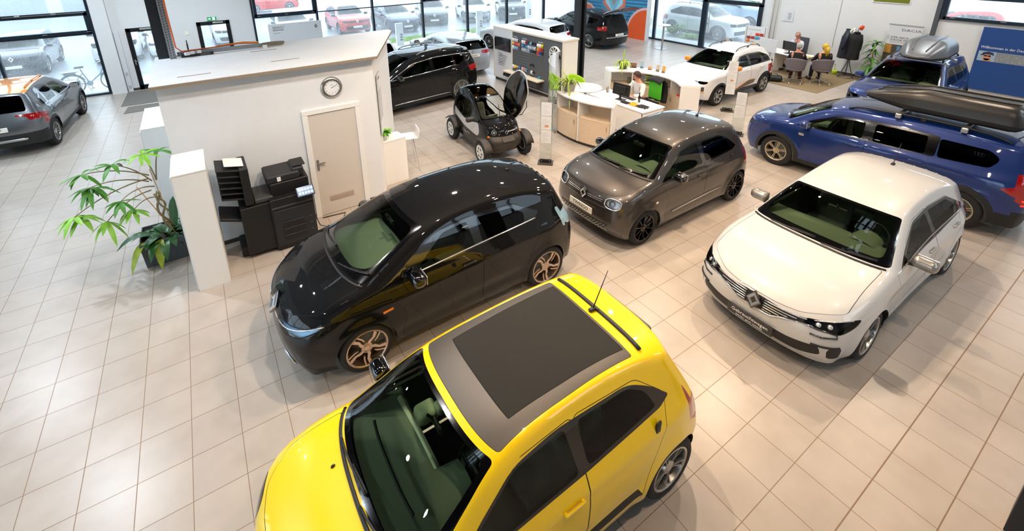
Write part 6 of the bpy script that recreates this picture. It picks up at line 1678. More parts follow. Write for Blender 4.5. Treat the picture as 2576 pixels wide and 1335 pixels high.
# monitor, keyboard, things on the desk
def monitor(label, loc, rz, w=.52, h=.31, screen='0a0d12'):
    t = thing('monitor', label, 'monitor', loc, rz)
    M = Matrix.Translation((0, 0, .28)) @ Matrix.Rotation(.10, 4, 'Y')
    mb = MB(); mb.rbox((0, 0, 0), (.03, w, h), .008, M=M); mb.rbox((-.025, 0, 0), (.03, w*.6, h*.6), .012, M=M); mb.build('casing', mat('monitor_black', '17181a', .45, noise=.1, nscale=90), t)
    mb = MB(); mb.box(.0155, .0165, -w/2+.015, w/2-.015, -h/2+.02, h/2-.012, M); mb.build('screen', mat('screen_dark', screen, .1, coat=.5), t)
    mb = MB(); mb.bar((-.03, 0, .02), (-.03, 0, .22), .05, .03); mb.rbox((0, 0, .008), (.18, .24, .016), .006); mb.build('stand', BLACK, t)
    return t
monitor('black monitor seen from behind on the reception desk', (9.08, 8.05, .74), .12)
t = thing('keyboard', 'black keyboard in front of the receptionist on the white desk', 'keyboard', (9.33, 8.02, .74)); MB().rbox((0, 0, .012), (.14, .42, .02), .005).build('case', BLACK, t)
t = thing('bottle', 'dark drinks bottle standing on the reception desk', 'bottle', (9.30, 7.63, .74))
mb = MB(); mb.lathe([(.001, 0), (.033, .005), (.034, .14), (.014, .19), (.013, .235)], 16, cap=False); mb.build('glass_body', mat('bottle_brown', '1a0e08', .1, coat=1), t, smooth=True); mb = MB(); mb.cyl((0, 0, .235), .016, .02, 12); mb.build('cap', BLACK, t)
t = thing('adhesive_roll', 'crumpled orange cloth on the reception desk', 'cloth', (9.02, 7.55, .74))
mb = MB(); mb.grid(lambda a, b: ((a-.5)*.18, (b-.5)*.24, .01+.05*math.sin(a*PI)*math.sin(b*PI)*(1+.5*math.sin(a*15+b*11))), 14, 14); mb.build('cloth', mat('orange_cloth', 'e29a1a', .8), t, smooth=True, solid=.006)
rnd = random.Random(5)
t = thing('cable_tangle', 'tangle of black cables on the reception desk', 'cable', (9.05, 7.30, .74))
mb = MB()
for k in range(4):
    pts = [(rnd.uniform(-.12, .12), rnd.uniform(-.16, .16), .012+.02*rnd.random()) for _ in range(7)]; mb.tube(pts, .009, 5)
mb.rbox((0, 0, .02), (.10, .07, .035), .01); mb.build('cables', BLACK, t, smooth=True)
t = thing('tape_tray', 'flat black pen tray beside the monitor foot', 'tray', (8.98, 7.80, .74)); MB().rbox((0, 0, .012), (.16, .22, .022), .006).build('tray', BLACK, t)
t = thing('pen_cup', 'small clear pen cup with pens at the back of the desk', 'pen cup', (9.28, 8.72, .74))
mb = MB(); mb.lathe([(.001, 0), (.04, 0), (.042, .10)], 14); mb.build('cup', CLEARG, t, smooth=True)
for k in range(4): mb = MB(); mb.tube([(.01*k-.015, 0, .01), (.03*k-.045, .02*(k % 2), .16)], .005, 5); mb.build('pen', (AMBER, BLACK, mat('pen_brown', '6b3a20', .4), BLACK)[k], t)
# plants
t = thing('aloe_plant', 'spiky aloe in a square grey pot hanging over the left end of the counter', 'plant', (7.66, 8.50, 1.12))
mb = MB(); mb.add([(-.09, -.09, 0), (.09, -.09, 0), (.09, .09, 0), (-.09, .09, 0), (-.12, -.12, .20), (.12, -.12, .20), (.12, .12, .20), (-.12, .12, .20)], [(3, 2, 1, 0), (0, 1, 5, 4), (1, 2, 6, 5), (2, 3, 7, 6), (3, 0, 4, 7)]); mb.build('pot', mat('concrete_pot', '8d8b86', .8, noise=.15, nscale=60), t, solid=.012)
mb = MB()
for k in range(34):
    a = rnd.uniform(0, 2*PI) if k > 16 else PI+rnd.uniform(-1.3, 1.3); leaf(mb, (.03*math.cos(a), .03*math.sin(a), .20), (math.cos(a), math.sin(a), rnd.uniform(.2, 1.5)), rnd.uniform(.42, .72), .046, rnd.uniform(.3, 1.3), n=8)
mb.build('leaves', mat('aloe_green', '8a9a45', .5, noise=.3, nscale=10), t, smooth=True)
t = thing('cactus_plant', 'bushy potted plant with drooping stems on the rear counter', 'plant', (10.46, 9.28, 1.12))
mb = MB(); mb.lathe([(.001, 0), (.10, 0), (.13, .22), (.12, .22), (.11, .19), (.001, .19)], 20); mb.build('pot', mat('pot_dark_grey', '5a5a50', .7, noise=.2, nscale=70), t, smooth=True)
mb = MB()
for k in range(26):
    a = rnd.uniform(0, 2*PI); leaf(mb, (.05*math.cos(a), .05*math.sin(a), .22), (math.cos(a), math.sin(a), rnd.uniform(.4, 1.4)), rnd.uniform(.22, .36), .03, rnd.uniform(.9, 1.8), n=8)
leaf(mb, (0, 0, .22), (.1, 0, 1), .38, .05, 0)
mb.build('leaves', mat('hanging_green', 'a3c022', .5, noise=.3, nscale=10), t, smooth=True)
# leaflets on the rear counter
cols = ('7a5a4a', '88aabb', 'c9a070', 'b9a89a', 'c79a48')
labs = ('wide brown postcard, first from the potted plant', 'tall bluish leaflet stand, second from the potted plant', 'small orange postcard in the middle of the rear counter', 'tall pale leaflet stand, second from the counter end', 'tall yellowish leaflet stand nearest the counter end')
for i, (x, y, w, h) in enumerate(((10.78, 9.17, .19, .14), (10.93, 8.98, .09, .19), (10.98, 8.72, .12, .10), (10.99, 8.46, .10, .19), (11.0, 8.27, .10, .19))):
    t = thing('leaflet_stand', labs[i], 'leaflet', (x, y, 1.12), math.atan2(y-RC[1], x-RC[0])+PI, 'leaflets on the rear counter')
    M = Matrix.Rotation(-.2, 4, 'Y')
    MB().box(-.006, .0, -w/2, w/2, 0, h, M).build('card', mat('leaflet_%d' % i, cols[i], .5, noise=.6, nscale=22), t)
    MB().box(-.004, .008, -w/2-.005, w/2+.005, 0, h*.25, M).build('holder', CLEARG, t); MB().box(-.05, .04, -w/2, w/2, 0, .005).build('foot', CLEARG, t)
for i, (a, c) in enumerate(((-28, 'd0222c'), (-34, 'b8cc22'))):
    t = thing('folder', ('red folder lying in the end compartment of the rear counter', 'yellow green folder lying in the end compartment of the rear counter')[i], 'folder', (RC[0]+1.55*math.cos(D2(a)), RC[1]+1.55*math.sin(D2(a)), .70+.0*i), D2(a))
    MB().box(-.16, .14, -.11+.03*i, .10, 0, .02+.0*i).build('cover', mat('folder_%d' % i, c, .5), t)
t = thing('letter_trays', 'stack of letter trays with green folders on the shelf behind the receptionist', 'letter trays', (RC[0]+1.52*math.cos(D2(18)), RC[1]+1.52*math.sin(D2(18)), .70), D2(18)+PI)
for k in range(4):
    MB().box(-.14, .14, -.12, .12, .02+.085*k, .026+.085*k).build('tray', WHITEB, t)
    MB().box(-.12, .13, -.10, .10, .03+.085*k, .055+.085*k).build('paper_pile', mat('file_green', '8fae2e', .7, noise=.3, nscale=50), t)
t = thing('photo_frame', 'dark picture frame on the shelf behind the monitor', 'picture frame', (RC[0]+1.50*math.cos(D2(38)), RC[1]+1.50*math.sin(D2(38)), .70), D2(38)+PI)
MB().box(-.01, .01, -.12, .12, 0, .18, Matrix.Rotation(-.25, 4, 'Y')).build('frame', mat('frame_olive', '5f6648', .6), t)

# ------------------------------------------------------------------ price stands on black foot plates
def price_stand(label, loc, rz, z0, z1, w, n, tall):
    t = thing('price_stand', label, 'price stand', loc, rz, 'clear price stands')
    MB().box(-.17, .17, -.13, .13, 0, .012).build('foot_plate', mat('foot_grey', '4a4640', .5, .3), t)
    MB().box(-.13, .13, -.012, .012, .012, .09).build('clamp', GLOSSBLK, t, bevel=.003)
    mb = MB()
    for x in (-.09, .09): mb.cyl((x, -.018, .05), .012, .036, 10, M=Matrix.Translation((x, -.018, .05)) @ Matrix.Rotation(-PI/2, 4, 'X') @ Matrix.Translation((-x, .018, -.05)))
    mb.build('bolt', CHROME, t)
    MB().box(-w/2-.03, w/2+.03, -.004, .004, .04, tall).build('acrylic_panel', CLEARG, t)
    hh = (z1-z0)/n
    for k in range(n):
        p = MB().box(-w/2, w/2, -.0065, -.0045, z0+hh*k+.006, z0+hh*(k+1)-.006).build('paper_sheet', WHITEB, t)
        mb = MB()
        for j in range(7): mb.box(-w*.4, -w*.4+w*.8*(.5+.5*((j*37+k*11) % 10)/10), -.0072, -.0066, z0+hh*k+hh*(.14+.1*j), z0+hh*k+hh*(.14+.1*j)+.006)
        mb.build('print_lines', mat('print_grey_light', 'a9acb0', .6), p)
        if n == 3 and k == 1:
            mb = MB(); mb.box(-.03, .05, -.0074, -.0067, z0+hh*k+.06, z0+hh*k+.11); mb.build('print_picture', mat('print_orange', 'd98a63', .6), p)
    return t
price_stand('clear price stand with three white sheets in front of the little quadricycle', (6.05, 7.40, 0), -.75, .48, 1.44, .22, 3, 1.5)
price_stand('clear price stand with printed sheets in front of the white electric car', (12.5, 7.10, 0), -.95, .50, 1.48, .24, 3, 1.62)
price_stand('white sheet price stand between the grey hatchback and the long blue car', (11.05, 5.95, 0), -1.1, .45, 1.12, .22, 2, 1.15)

# ------------------------------------------------------------------ paint and trim sample wall
t = thing('sample_wall', 'white display wall with paint samples, screen and alloy rims', 'display wall', (8.98, 12.15, 0), PI/2+.045)
# local x runs from the right (-) to the left (+) end seen from the hall, front is +y
Hh = 1.95
MB().box(-1.78, 1.80, -.62, -.03, .10, Hh-.06).build('cabinet', WHITEM, t, bevel=.004)
MB().box(-1.80, 1.82, -.64, .0, Hh-.06, Hh).build('top_frame', mat('frame_maple', 'e2d8c6', .5), t, bevel=.003)
MB().box(1.76, 1.82, -.03, .0, .1, Hh-.06).box(.70, .73, -.03, 0, .1, Hh-.06).box(-1.80, -1.74, -.03, .0, .1, Hh-.06).build('edge_strip', MATS['frame_maple'], t, bevel=.002)
MB().box(-1.76, 1.78, -.6, -.05, 0, .10).build('plinth', SKIRT, t)
MB().box(-1.74, .70, -.03, -.012, .14, Hh-.06).build('felt_panel', mat('felt_grey', '55575a', .95, noise=.25, nscale=160), t)
MB().box(.73, 1.76, -.03, -.012, .14, Hh-.06).build('white_panel', WHITEB, t)
s_ = MB().rbox((1.25, .008, 1.38), (.92, .04, .46), .012).build('screen', GLOSSBLK, t)
MB().box(.86, 1.64, .028, .029, 1.20, 1.56).build('display', mat('display_grey', '2b2d30', .15, noise=.3, nscale=30, coat=.5), s_)
mb = MB()
for j in range(8): mb.box(1.55-.55*(.5+.5*((j*29) % 10)/10), 1.55, -.011, -.009, 1.02-.06*j, 1.035-.06*j)
mb.build('printed_text', INK, t)
mb = MB(); mb.bar((1.42, -.008, .95), (1.30, -.008, .96), .05, .004); mb.bar((1.42, -.008, .70), (1.33, -.008, .71), .05, .004); mb.build('printed_cars', mat('print_dark', '4a3c3a', .6), t)
def sample(x, z, c, w=.10, h=.13):
    mb = MB(); mb.grid(lambda a, b: (x+(a-.5)*w*.94, -.008+.030*math.sin(b*PI), z-h/2+b*h*.96), 2, 6)
    mb.build('paint_sample', mat('sample_'+c, c, .15, coat=1.), t, smooth=True)
rows_ = [(.64, 1.62, ['e8e8e8', 'd5d5d5', 'c9c9c9']), (.64, 1.49, ['e0a81a', 'c0242a', 'cf3a24', 'd9622a']), (.64, 1.36, ['e8eaec', '6fb4cf', '8f9aa6', '2f3f55']),
         (.14, 1.62, ['e0e0e0', 'd8d8d8', '6a1d20', '3a2023', '5aa6c4', '1b1c22', '22252b']), (.14, 1.49, ['3f7fae', '27406a', '3a86b0', 'c4ccd2', 'b9c1c8', 'aab2ba', 'c8ced2']), (.14, 1.36, ['a9b0b8', 'b4b9bf', '9aa0a8', '8fa7b6', '3a4a66', '20242c', '1d1d22']),
         (-.64, 1.62, ['f0f0f0', 'ececec', 'd8c41c']), (-.64, 1.49, ['e0961a', 'd2402c', '8e1f20']), (-.64, 1.36, ['cf2f22', '2148a0', '1f2530']),
         (.64, .70, ['e6e6e6', 'e5c01c', 'e6941c', '2c78b8']), (.14, .70, ['b7b7b7', 'd07a52', '4a90c0']), (-.30, .90, ['1a1a1c', '141416']), (-.34, .68, ['d9d9d9', '2b2b30']), (-.30, .50, ['1a1a1c', '141416']), (-.72, .56, ['2a9cb4'])]
for x0, z, cs in rows_:
    for i, c in enumerate(cs): sample(x0-.105*i, z, c)
mb = MB()
for x in (.55, .05, -.75): mb.box(x-.11, x+.11, -.011, -.009, 1.725, 1.74)
mb.build('heading_line', WHITEINK, t)
mb = MB()
for j in range(5): mb.box(.62-.9, .62, -.0115, -.0105, 1.22-.09*j, 1.226-.09*j)
mb.build('small_print', mat('print_mid', '85878a', .7), t)
MB().box(-.95, .92, -.02, .28, .50, .54).build('shelf', mat('shelf_maple', 'd8c8ae', .5), t, bevel=.003)
MB().box(.30, .90, .02, .26, .36, .46).build('storage_box', BLACK, t, bevel=.004); MB().box(-.85, .1, .0, .24, .30, .46).build('storage_box', mat('box_dark', '38332f', .7), t, bevel=.004)
for k, (x, z, r) in enumerate(((-1.45, 1.50, .225), (-1.45, .97, .225), (-1.45, .44, .225))):
    n = (10, 5, 6)[k]; mb = MB(); T = Matrix.Translation((x, -.005, z)) @ Matrix.Rotation(-PI/2, 4, 'X')
    mb.lathe([(r, -.0), (r, .06), (r-.015, .07), (r-.025, .05), (r-.03, 0)], 36, T); mb.lathe([(.001, .06), (.035, .055), (.05, .03)], 16, T)
    for i in range(n):
        a = 2*PI*i/n+.2*k; d = Vector((math.cos(a), math.sin(a), 0)); mb.bar(d*.04+Vector((0, 0, .045)), d*(r-.02)+Vector((0, 0, .055)), .05 if n < 8 else .028, .02, M=T)
    mb.build('display_rim', (WHITEM, SILVER, SILVER)[k], t, auto=.6)
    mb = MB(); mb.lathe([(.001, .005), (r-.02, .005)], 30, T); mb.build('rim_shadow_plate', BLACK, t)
# building column by the wall
mb = MB(); mb.box(10.58, 10.66, 11.36, 11.62, 0, ZC); mb.box(10.80, 10.88, 11.36, 11.62, 0, ZC); mb.box(10.66, 10.80, 11.47, 11.51, 0, ZC)
struct(mb.build('pillar_column', STEELM, bevel=.004))
# ------------------------------------------------------------------ orange and blue brand wall
t = thing('brand_wall', 'blue and orange painted display wall with a big rhombus emblem', 'display wall', (18.8, 17.6, 0), -PI/2)
# local x runs to the viewer's right, front is -y
MB().box(-2.25, 2.17, .0, .12, 0, 2.75).build('panel', mat('wall_blue', '3f93b8', .6, noise=.10, nscale=6), t, bevel=.004)
def flat(name, poly, z, m): 
    mb = MB(); mb.prism(poly, 0, .002, Matrix(((1, 0, 0, 0), (0, 0, -1, -z), (0, 1, 0, 0), (0, 0, 0, 1)))); return mb.build(name, m, t)
ORW = mat('wall_orange', 'ea5a1e', .6, noise=.04, nscale=5); PINK = mat('wall_pink', 'e7b9b4', .6); CORAL = mat('wall_coral', 'e6785a', .6); NAVY = mat('wall_stripe', '2f5a86', .6)
for k in range(13):
    z = 2.62-.17*k
    if z < .9: break
    flat('stripe', [(-2.2, z), (-.95, z+.02), (-.85, z-.03), (-2.2, z-.045)], .002, NAVY); flat('stripe', [(.75, z), (2.15, z+.02), (2.15, z-.03), (.85, z-.045)], .002, NAVY)
def arcpts(cx, cz, r, a0, a1, n=24): return [(cx+r*math.cos(a), cz+r*math.sin(a)) for a in np.linspace(a0, a1, n)]
flat('pink_arc', [(.90, 0)]+[(2.17-1.27*math.cos(a), 1.62*math.sin(a)**.9 if a > 0 else 0) for a in np.linspace(0.02, PI/2, 24)]+[(2.17, 0)], .004, PINK)
flat('orange_arc', [(1.0, 0)]+[(2.17-1.17*math.cos(a), 1.50*math.sin(a)**.9 if a > 0 else 0) for a in np.linspace(0.02, PI/2, 24)]+[(2.17, 0)], .006, ORW)
flat('pink_arc', [(-2.25, 0), (-2.25, 1.6), (-1.7, 1.5), (-1.1, 1.1), (-.9, .6), (-.85, 0)], .004, PINK); flat('orange_arc', [(-2.25, 0), (-2.25, 1.48), (-1.75, 1.4), (-1.2, 1.0), (-1.0, .5), (-.98, 0)], .006, CORAL)
def hexa(w, h, z=1.95): return [(0, z+h), (w, z+h*.38), (w, z-h*.38), (0, z-h), (-w, z-h*.38), (-w, z+h*.38)]
flat('emblem', hexa(.78, .98), .008, CORAL); flat('emblem', hexa(.60, .80), .010, mat('emblem_light', 'a8d4e2', .5))
def dia(w, h, z=1.95): return [(0, z+h), (w, z), (0, z-h), (-w, z)]
flat('emblem', dia(.48, .78), .012, mat('emblem_mid', '7fbcd2', .5)); flat('emblem', dia(.25, .42), .014, mat('emblem_grey', '9d978c', .5))
MB().box(2.17, 2.30, -.01, .14, 0, 2.75).build('edge_post', WHITEM, t, bevel=.004)
# high table
t = thing('high_table', 'white round bar table by the glass entrance', 'table', (17.92, 13.68, 0))
mb = MB(); mb.lathe([(.001, 1.08), (.29, 1.08), (.30, 1.095), (.29, 1.11), (.001, 1.11)], 32); mb.build('tabletop', WHITEM, t, auto=.5)
mb = MB(); mb.lathe([(.04, .02), (.04, 1.08)], 14); mb.build('column', SILVER, t, smooth=True); MB().box(-.25, .25, -.25, .25, 0, .015).build('foot_plate', SILVER, t)
# sign board behind the office roof
t = thing('model_board', 'wide pale grey display board with small lettering behind the office roof', 'display board', (3.20, 19.0, 0))
MB().box(-.97, .93, -.02, .02, .45, 2.0).build('board', mat('board_grey', 'd2d4d6', .5), t, bevel=.004)
for x in (-.7, .7): MB().box(x-.03, x+.03, -.2, .2, 0, .03).box(x-.02, x+.02, -.02, .02, .03, .5).build('foot', SILVER, t)
Fn = Fz.to_3x3().to_4x4()
text_mesh('lettering', 'RENAULT\nARKANA', .095, INK, t, M=Matrix.Translation((-.83, -.022, 1.82)) @ Fn, align='LEFT'); text_mesh('lettering', 'FAHRSPASS HYBRID', .03, INK, t, M=Matrix.Translation((-.83, -.022, 1.66)) @ Fn, align='LEFT')
b = diamond_badge(t, Matrix.Translation((.72, -.022, 1.80)) @ Fn, .13, .18, 'emblem', mat('emblem_print', '6c6e72', .5), back=False)
mb = MB()
for (x0, x1, z) in ((-.78, -.42, .98), (-.78, -.48, .94), (-.28, .12, 1.0), (-.28, .06, 1.04), (.2, .55, 1.02), (.2, .5, 1.07), (.62, .85, 1.05), (.6, .85, 1.01)): mb.box(x0, x1, -.0225, -.021, z, z+.02)
mb.build('print_lines', mat('print_mid', '85878a', .7), t)
# ------------------------------------------------------------------ advice corner at the right wall
RUGM = mat('rug_brown', '7d6a4c', .95, noise=.25, nscale=70, bump=.3)
o = MB().prism([(16.30, 6.43), (19.40, 6.43), (19.40, 9.6), (16.30, 9.6)], .001, .012).build('rug', RUGM); tag(o, 'large brown rug under the desk and chairs at the right wall', 'rug')
DR = -.235
t = thing('advice_desk', 'long white desk with a pale privacy screen at which three people sit', 'desk', (18.05, 8.20, .012), DR)
MB().box(-.33, .36, -.72, 1.15, .71, .74).build('desktop', WHITEM, t, bevel=.003)
MB().box(-.28, .30, .42, .46, 0, .71).build('side_panel', WHITEM, t, bevel=.002); MB().box(-.2, .30, -.62, -.585, 0, .71).build('side_panel', WHITEM, t, bevel=.002)
MB().box(.22, .24, -.58, .42, .25, .71).build('modesty_panel', mat('panel_cream', 'd5c9b6', .6), t)
MB().box(-.34, -.32, .35, 1.12, .70, 1.18).build('privacy_screen', mat('frosted_screen', 'd9dadb', .6), t, bevel=.003)
monitor('black monitor on the advice desk turned from the hall', (17.95, 8.25, .752), PI-.2, .52, .32)
t = thing('notepad', 'sheaf of white papers on the advice desk', 'papers', (18.10, 7.72, .752), .3); MB().box(-.16, .16, -.22, .22, 0, .012).build('sheets', mat('paper', 'eceae4', .6), t); 
t = thing('brochure', 'yellow edged brochure at the near end of the advice desk', 'brochure', (17.97, 7.58, .766), -.1); MB().box(-.10, .10, -.14, .14, 0, .008).build('cover', mat('brochure_yellow', 'd8cf7a', .5), t)
GREYF = mat('grey_violet_felt', '6f666b', .9, noise=.12, nscale=120)
tub_chair('tub_chair', 'grey tub chair on castors holding the grey-haired man', (16.98, 7.50, .012), .35, GREYF, 'white', 'grey tub chairs', .46)
tub_chair('tub_chair', 'grey tub chair on castors holding the blonde woman', (17.55, 6.92, .012), .75, GREYF, 'white', 'grey tub chairs', .46)
t = thing('office_chair', 'dark high-backed office chair behind the adviser', 'chair', (18.92, 8.42, .012), PI-.2)
mb = MB(); mb.rbox((0, 0, .46), (.46, .48, .08), .03); mb.build('seat', BLACK, t, smooth=True)
mb = MB(); mb.rbox((-.25, 0, .88), (.06, .46, .62), .04); mb.build('backrest', mat('chair_mesh_grey', '4a4a50', .8, noise=.2, nscale=150), t, smooth=True)
mb = MB(); mb.cyl((0, 0, .1), .03, .32, 12); mb.build('column', GREYPL, t)
for k in range(5):
    a = 2*PI*k/5; mb = MB(); mb.bar((0, 0, .11), (.29*math.cos(a), .29*math.sin(a), .06), .04, .03); mb.cyl((.29*math.cos(a), .29*math.sin(a), 0), .03, .06, 10); mb.build('leg', GREYPL, t)
t = thing('handbag', 'black bag lying on the rug beside the grey-haired man', 'bag', (16.62, 7.98, .012), .5)
mb = MB(); mb.rbox((0, 0, .10), (.30, .55, .20), .08); mb.build('bag_body', mat('bag_black', '141416', .6, noise=.2, nscale=50), t, smooth=True); mb = MB(); mb.tube([(-.05, -.15, .18), (-.12, -.08, .30), (-.12, .08, .30), (-.05, .15, .18)], .012); mb.build('strap', BLACK, t)
t = thing('toy_pot', 'small yellow-green pot on the floor by the wall', 'pot', (19.25, 7.18, .0)); mb = MB(); mb.lathe([(.001, 0), (.07, 0), (.09, .14), (.06, .17), (.05, .12), (.001, .12)], 18); mb.build('pot', mat('pot_lime', 'b2c81a', .4), t, smooth=True)
mb = MB(); mb.tube([(0, 0, .12), (.02, .03, .34)], .006); mb.sphere((.02, .03, .36), .02, 8, 6); mb.build('stem', mat('stem_olive', '7d8a2a', .6), t)
# coat stand with coats
t = thing('coat_stand', 'grey steel coat stand with a ring foot under dark coats', 'coat stand', (19.12, 6.78, 0))
mb = MB()
for k in range(3):
    a = 2*PI*k/3+.4; mb.tube([(.24*math.cos(a), .24*math.sin(a), .02), (.05*math.cos(a), .05*math.sin(a), .5), (-.04*math.cos(a), -.04*math.sin(a), 1.2), (-.10*math.cos(a), -.10*math.sin(a), 1.72)], .016, 8)
mb.tube([(.25*math.cos(a), .25*math.sin(a), .02) for a in np.linspace(0, 2*PI, 29)[:-1]], .012, 6, closed=True); mb.tube([(.09*math.cos(a), .09*math.sin(a), .75) for a in np.linspace(0, 2*PI, 19)[:-1]], .008, 6, closed=True)
mb.build('frame', mat('stand_grey', '6b7070', .4, .7), t, smooth=True)
def coat(name, label, loc, rz, m, w, L, d=.16, puff=0., group=None):
    t = thing(name, label, 'coat', loc, rz, group); mb = MB()
    def rg(k, n=24):
        pts = []
        for i in range(n):
            a = 2*PI*i/n; u = k
            ww = w*(.30+.70*min(1, u/.16)**.7)*(1+.10*u)/2; dd = d*(.35+.65*min(1, u/.2))*(1+.25*u)/2
            fold = 1+.07*math.sin(a*5+u*3)+puff*math.sin(u*60)
            pts.append((dd*math.cos(a)*fold, ww*math.sin(a)*fold, -L*u-.04*math.cos(2*a)*(1-u)))
        return pts
    mb.loft([rg(k) for k in np.linspace(0, 1, 24)]); mb.build('coat_body', m, t, smooth=True)
    for sg in (1, -1):
        mb = MB(); mb.tube([(0, sg*w*.34, -.07), (.03, sg*w*.46, -.3), (.06, sg*w*.48, -.55), (.08, sg*w*.44, -.66)], [.06, .065, .058, .05], 10); mb.build('sleeve', m, t, smooth=True)
    mb = MB(); mb.tube([(.05*math.cos(a), .07*math.sin(a), .01) for a in np.linspace(0, 2*PI, 15)[:-1]], .025, 6, closed=True); mb.build('collar', m, t, smooth=True)
    return t
coat('coat', 'dark navy quilted coat hanging on the coat stand', (19.02, 6.95, 1.68), PI/2+.5, mat('coat_navy', '171c28', .55, noise=.25, nscale=40), .34, .98, .26, .05, 'coats on the stand')
coat('coat', 'black jacket with a light patch hanging on the coat stand', (18.98, 6.66, 1.62), .5, mat('coat_black', '0f0f11', .8, noise=.2, nscale=50), .34, .92, .24, 0, 'coats on the stand')
t = thing('scarf', 'white scarf over the top of the coat stand', 'scarf', (19.08, 6.80, 1.66)); mb = MB(); mb.tube([(-.10, .09, -.25), (-.08, .06, 0), (0, 0, .08), (-.06, -.05, .0), (-.12, -.02, -.22)], [.03, .035, .04, .035, .03], 8); mb.build('scarf_cloth', mat('scarf_white', 'd9d4c8', .9), t, smooth=True)
t = thing('red_hat', 'red knitted hat stuck on top of the coat stand', 'hat', (19.05, 6.62, 1.74)); mb = MB(); mb.lathe([(.001, .15), (.04, .14), (.06, .08), (.065, 0), (.05, 0)], 14, Matrix.Rotation(.5, 4, 'X')); mb.build('hat_body', mat('hat_red', 'd84a1c', .8), t, smooth=True)
# roll-up banner
t = thing('rollup_banner', 'white roll-up banner with black lettering and a street picture', 'banner', (19.32, 5.50, 0), -PI/2)
MB().box(-.46, .46, -.10, .10, 0, .08).build('base_cassette', SILVER, t, bevel=.01)
sh = MB().box(-.435, .435, -.003, .003, .08, 1.98).build('banner_sheet', mat('banner_grey', 'cfd0d2', .6), t)
MB().box(-.45, .45, -.012, .012, 1.97, 2.0).build('top_bar', SILVER, t)
Fz4 = Fz.to_3x3().to_4x4()
text_mesh('lettering', 'DACIA', .105, mat('print_charcoal', '3c3f42', .6), sh, M=Matrix.Translation((.16, -.0045, 1.83)) @ Fz4, stretch=1.45, space=1.15)
text_mesh('lettering', 'DER NEUE\nDACIA SPRING', .082, INK, sh, M=Matrix.Translation((-.33, -.0045, 1.53)) @ Fz4, align='LEFT', stretch=1.25)
mb = MB()
for z in (1.42, 1.40): mb.box(-.33, .10, -.0045, -.0035, z, z+.008)
for k in range(3): mb.tube([(-.40+.03*math.cos(a), -.004, 1.62-.05*k+.018*math.sin(a)) for a in np.linspace(.5, 5.8, 14)], .004, 4)
mb.build('print_lines', mat('print_mid', '85878a', .7), sh)
pic = MB().box(-.435, .435, -.0042, -.003, .62, 1.34).build('picture', mat('street_picture', '4a3f33', .6, noise=.9, nscale=9), sh)
mb = MB(); mb.box(-.435, -.25, -.0052, -.0043, 1.05, 1.33); mb.box(.02, .12, -.0052, -.0043, 1.10, 1.33); mb.build('picture_leaves', mat('pic_amber', 'b5822e', .6, noise=.5, nscale=30), pic)
mb = MB(); mb.box(-.10, -.02, -.0054, -.0043, 1.0, 1.30); mb.build('picture_sky', mat('pic_blue', '4a88b0', .6), pic)
Pz = Matrix(((1, 0, 0, 0), (0, 0, -1, -.0055), (0, 1, 0, 0), (0, 0, 0, 1)))
mb = MB(); mb.prism([(-.32, .86), (-.28, .95), (-.20, .98), (-.10, 1.06), (.12, 1.06), (.20, .98), (.26, .94), (.26, .84)], 0, .001, Pz); c = mb.build('picture_car', mat('pic_car', 'c8ccd0', .5), pic)
mb = MB()
for x in (-.18, .16): mb.prism([(x+.055*math.cos(a), .85+.055*math.sin(a)) for a in np.linspace(0, 2*PI, 17)[:-1]], .001, .002, Pz)
mb.prism([(-.08, .98), (-.05, 1.045), (.10, 1.045), (.14, .98)], .001, .002, Pz); mb.build('picture_wheels', INK, c)
# plant by the banner
t = thing('floor_plant', 'tall leafy green plant beside the roll-up banner', 'plant', (19.05, 6.10, 0)); mb = MB(); mb.lathe([(.001, 0), (.15, 0), (.19, .34), (.17, .34), (.16, .3), (.001, .3)], 20); mb.build('pot', GREYPOT, t, smooth=True)
mb = MB(); mb.tube([(0, 0, .3), (.02, .0, .8), (-.03, .03, 1.25)], .02); mb.build('stem', BARK, t)
rnd = random.Random(9); mb = MB()
for k in range(60):
    z = rnd.choice((.45, .75, 1.05, 1.3))+rnd.uniform(-.08, .08); a = rnd.uniform(0, 2*PI); leaf(mb, (0, 0, z), (math.cos(a), math.sin(a), rnd.uniform(.1, 1.0)), rnd.uniform(.30, .50), .07, rnd.uniform(.5, 1.2))
mb.build('leaves', LEAFM, t, smooth=True)
# blue welcome banner, frame, posters
t = thing('welcome_banner', 'big blue wall banner with white welcome lettering behind the off-road car', 'banner', (19.46, 3.76, 0), -PI/2)
sh = MB().box(0, 2.4, -.012, .0, .30, 2.16).build('banner_sheet', mat('banner_blue', '1c4787', .6, noise=.06, nscale=60), t)
text_mesh('lettering', 'Willkommen in der Dacia', .105, WHITEINK, sh, M=Matrix.Translation((.06, -.0135, 1.585)) @ Fz4, align='LEFT', stretch=.86)
ph = MB().box(.05, .42, -.0145, -.0125, 1.18, 1.47).build('photo_print', mat('photo_sky', '9db4c4', .6, noise=.2, nscale=12), sh)
def disc(cx, cz, rx, rz, n=20): return [(cx+rx*math.cos(a), cz+rz*math.sin(a)) for a in np.linspace(0, 2*PI, n+1)[:-1]]
Py = lambda y: Matrix(((1, 0, 0, 0), (0, 0, -1, y), (0, 1, 0, 0), (0, 0, 0, 1)))
mb = MB(); mb.prism(disc(.25, 1.31, .085, .11), 0, .001, Py(-.0148)); mb.prism([(.16, 1.18), (.36, 1.18), (.32, 1.26), (.2, 1.26)], 0, .001, Py(-.0148)); mb.build('printed_face', mat('print_skin', 'c98f72', .6), ph)
